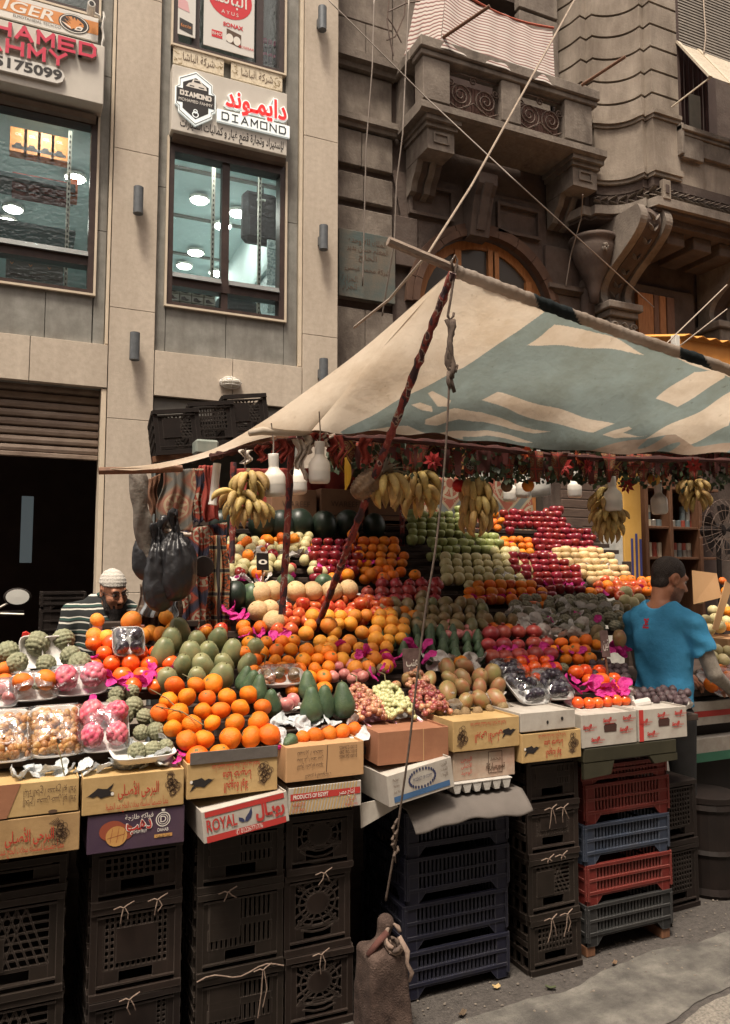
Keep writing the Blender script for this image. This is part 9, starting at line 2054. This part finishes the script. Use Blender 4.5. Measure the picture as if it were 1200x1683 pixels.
for s in(-1,1):H.ell(tuple(Mh@Vector((s*0.085,-0.006,-0.008))),(0.03,0.030,0.045),0.006,E,True)
H.warp(lambda X,Y,Z:0.0015*noise3(X,Y,Z,4,3,60.0))
inst('hair',H.mesh('hair',hairm),man)
def eyes(man,Mh,k=0.95):
 for s in(-1,1):
  mb=MB();mb.lathe([(0,-0.0125),(0.009,-0.009),(0.0125,0),(0.009,0.009),(0,0.0125)],(0,0,0),14,'y');o=mb.build('eyeball',eyew,man,local=True,smooth=True);c=Mh@(Vector((s*0.031,0.0755,0.010))*k);o.location=c;o.rotation_euler=Mh.to_euler()
  mb=MB();mb.lathe([(0,0.0135),(0.0055,0.0118)],(0,0,-0.002),12,'y');q=mb.build('iris',eyed,man,local=True,smooth=True);q.parent=o
  mb=MB();mb.tube([tuple(Mh@(Vector((s*(0.012+0.037*t),0.094-0.010*t*t,0.031+0.006*math.sin(2.4*t)))*k))for t in np.linspace(0,1,6)],[0.003,0.0042,0.0042,0.004,0.003,0.002],5).build('eyebrow',hairm,man,local=True)
eyes(man,Mh)
# --- bearded man at the back left
bx=at(163,1020,4.85);
m2=thing('person','bearded man in a striped sweater and white knitted cap behind the fruit at left','person',(bx.x,4.85,0),(0,0,R(176)))
m2.scale=(0.93,0.95,1.012);sh=1.435
Mh=Matrix.Translation((-0.078,0.095,1.535))@Matrix.Rotation(R(25),4,'Z')@Matrix.Rotation(R(7),4,'Y')@Matrix.Rotation(-R(20),4,'X')
aR=((0.17,0.02,sh-0.03),(0.24,0.06,1.08),(0.15,0.28,0.98));aL=((-0.19,0.02,sh-0.04),(-0.23,0.10,1.07),(-0.12,0.30,0.98))
S=Solid((-0.42,-0.26,-0.02),(0.42,0.56,1.72),0.0075)
body_shape(S,sh,tuple(Mh@Vector((0,-0.03,-0.06))),aR,aL,0.88,(-0.03,0.03));head_shape(S,Mh)
inst('body',S.mesh('body',[skin2,trous,shoe],lambda c:np.where(c[:,2]<0.075,2,np.where(c[:,2]<0.92,1,0))),m2)
T_=Solid((-0.36,-0.24,0.80),(0.36,0.36,1.56),0.0075);
T_.ell((-0.025,0.02,sh-0.13),(0.182,0.125,0.18),0.04);T_.ell((-0.01,0.01,1.08),(0.172,0.122,0.20),0.06);T_.ell((0,0,0.92),(0.175,0.125,0.14),0.06)
T_.cap((-0.165,0.02,sh-0.02),(0.105,0.02,sh-0.02),0.072,0.072,0.04);T_.cap((-0.09,0.015,sh+0.03),(0.03,0.015,sh+0.03),0.060,0.060,0.03)
for a in(aR,aL):T_.cap(a[0],a[1],0.066,0.056,0.03);T_.cap(a[1],tuple(Vector(a[1])*0.12+Vector(a[2])*0.88),0.055,0.040,0.02)
T_.warp(lambda X,Y,Z:0.005*np.sin(Z*34+X*20)+0.004*noise3(X,Y,Z,9,3,10.0))
X,Y,Z=np.meshgrid(*T_.ax,indexing='ij');T_.val=np.maximum(T_.val,(0.86-Z).astype(np.float32))
inst('sweater',T_.mesh('sweater',strp),m2)
C_=MB();C_.tube([(-0.03+0.066*math.cos(a)-0.03,0.02+0.066*math.sin(a),sh+0.075+0.01*math.sin(a))for a in np.linspace(0,6.283,22)],0.018,8).build('collar',mat('green_collar',(0.02,0.06,0.05),None,rough=0.9),m2,local=True,smooth=True)
E=tuple(Mh.to_euler())
B=Solid((-0.26,-0.05,1.26),(0.10,0.32,1.60),0.006)
B.ell(tuple(Mh@Vector((0,0.050,-0.102))),(0.060,0.052,0.062),0.02,E);B.ell(tuple(Mh@Vector((0.004,0.070,-0.155))),(0.044,0.038,0.060),0.02,E)
for s in(-1,1):B.cap(tuple(Mh@Vector((s*0.066,0.005,-0.01))),tuple(Mh@Vector((s*0.052,0.045,-0.085))),0.015,0.024,0.02);B.cap(tuple(Mh@Vector((s*0.004,0.090,-0.047))),tuple(Mh@Vector((s*0.03,0.078,-0.060))),0.0085,0.009,0.01)
B.ell(tuple(Mh@Vector((0,0.100,-0.061))),(0.020,0.016,0.010),0.006,E,True)
B.warp(lambda X,Y,Z:0.0045*noise3(X,Y,Z,6,3,80.0));inst('beard',B.mesh('beard',beardm),m2)
C=Solid((-0.24,-0.10,1.44),(0.08,0.26,1.70),0.006);C.ell(tuple(Mh@Vector((0,-0.014,0.042))),(0.083*0.95,0.103*0.95,0.093*0.95),0.01,E)
C.ell(tuple(Mh@Vector((0,0.02,-0.045))),(0.16,0.17,0.102),0.006,E,True);C.warp(lambda X,Y,Z:0.0016*np.sin(Z*300)+0.0012*np.sin(np.arctan2(Y-0.09,X+0.085)*30));inst('knit_cap',C.mesh('knit_cap',capm),m2)
eyes(m2,Mh)
g=MB()
for s in(-1,1):g.tube([tuple(Mh@(Vector((s*0.031+0.021*math.cos(a),0.100,0.006+0.015*math.sin(a)))*0.95))for a in np.linspace(0,6.283,18)],0.0016,5);g.tube([tuple(Mh@(Vector(p)*0.95))for p in((s*0.052,0.098,0.010),(s*0.078,0.05,0.012),(s*0.082,-0.01,0.012))],0.0018,5)
g.tube([tuple(Mh@(Vector((x,0.104,0.010))*0.95))for x in(-0.01,0,0.01)],0.0016,5);g.build('glasses',ink,m2,local=True)
# ================================================================== finish
finish_texts()
ORD='first second third fourth fifth sixth seventh eighth ninth tenth eleventh twelfth thirteenth fourteenth fifteenth sixteenth seventeenth eighteenth nineteenth'.split()
TENS={2:('twenty','twentieth'),3:('thirty','thirtieth'),4:('forty','fortieth'),5:('fifty','fiftieth'),6:('sixty','sixtieth'),7:('seventy','seventieth'),8:('eighty','eightieth'),9:('ninety','ninetieth')}
def ordinal(n):
 if n<20:return ORD[n-1]
 t,u=divmod(n,10);return TENS[t][1]if u==0 else TENS[t][0]+'-'+ORD[u-1]
same={};LONG=set()
for o in list(bpy.data.objects):
 if o.parent is None and 'label' in o and 'category' in o:same.setdefault(o['label'],[]).append(o)
for lab,os_ in same.items():
 if len(os_)<2:continue
 rows={}
 for o in os_:rows.setdefault(ROW.get(o.name,0),[]).append(o)
 nr=sorted(rows)
 for ri,r_ in enumerate(nr):
  cs=sorted(rows[r_],key=lambda o:px_of(o.location)[0]);n=len(cs)
  for i,o in enumerate(cs):
   w='leftmost' if i==0 else 'rightmost' if i==n-1 else ordinal(i+1)+' from left'
   if n==1:w=''
   rw='' if len(nr)==1 else('front row' if ri==0 else ordinal(ri+1)+' row')
   s=', '.join(q for q in(rw,w)if q)
   if len(lab.split())+len(s.split())>16:LONG.add(lab)
   o['label']=lab+', '+s
print('fruit counts',COUNT,'objects',len(bpy.data.objects))
print('LONG',LONG)
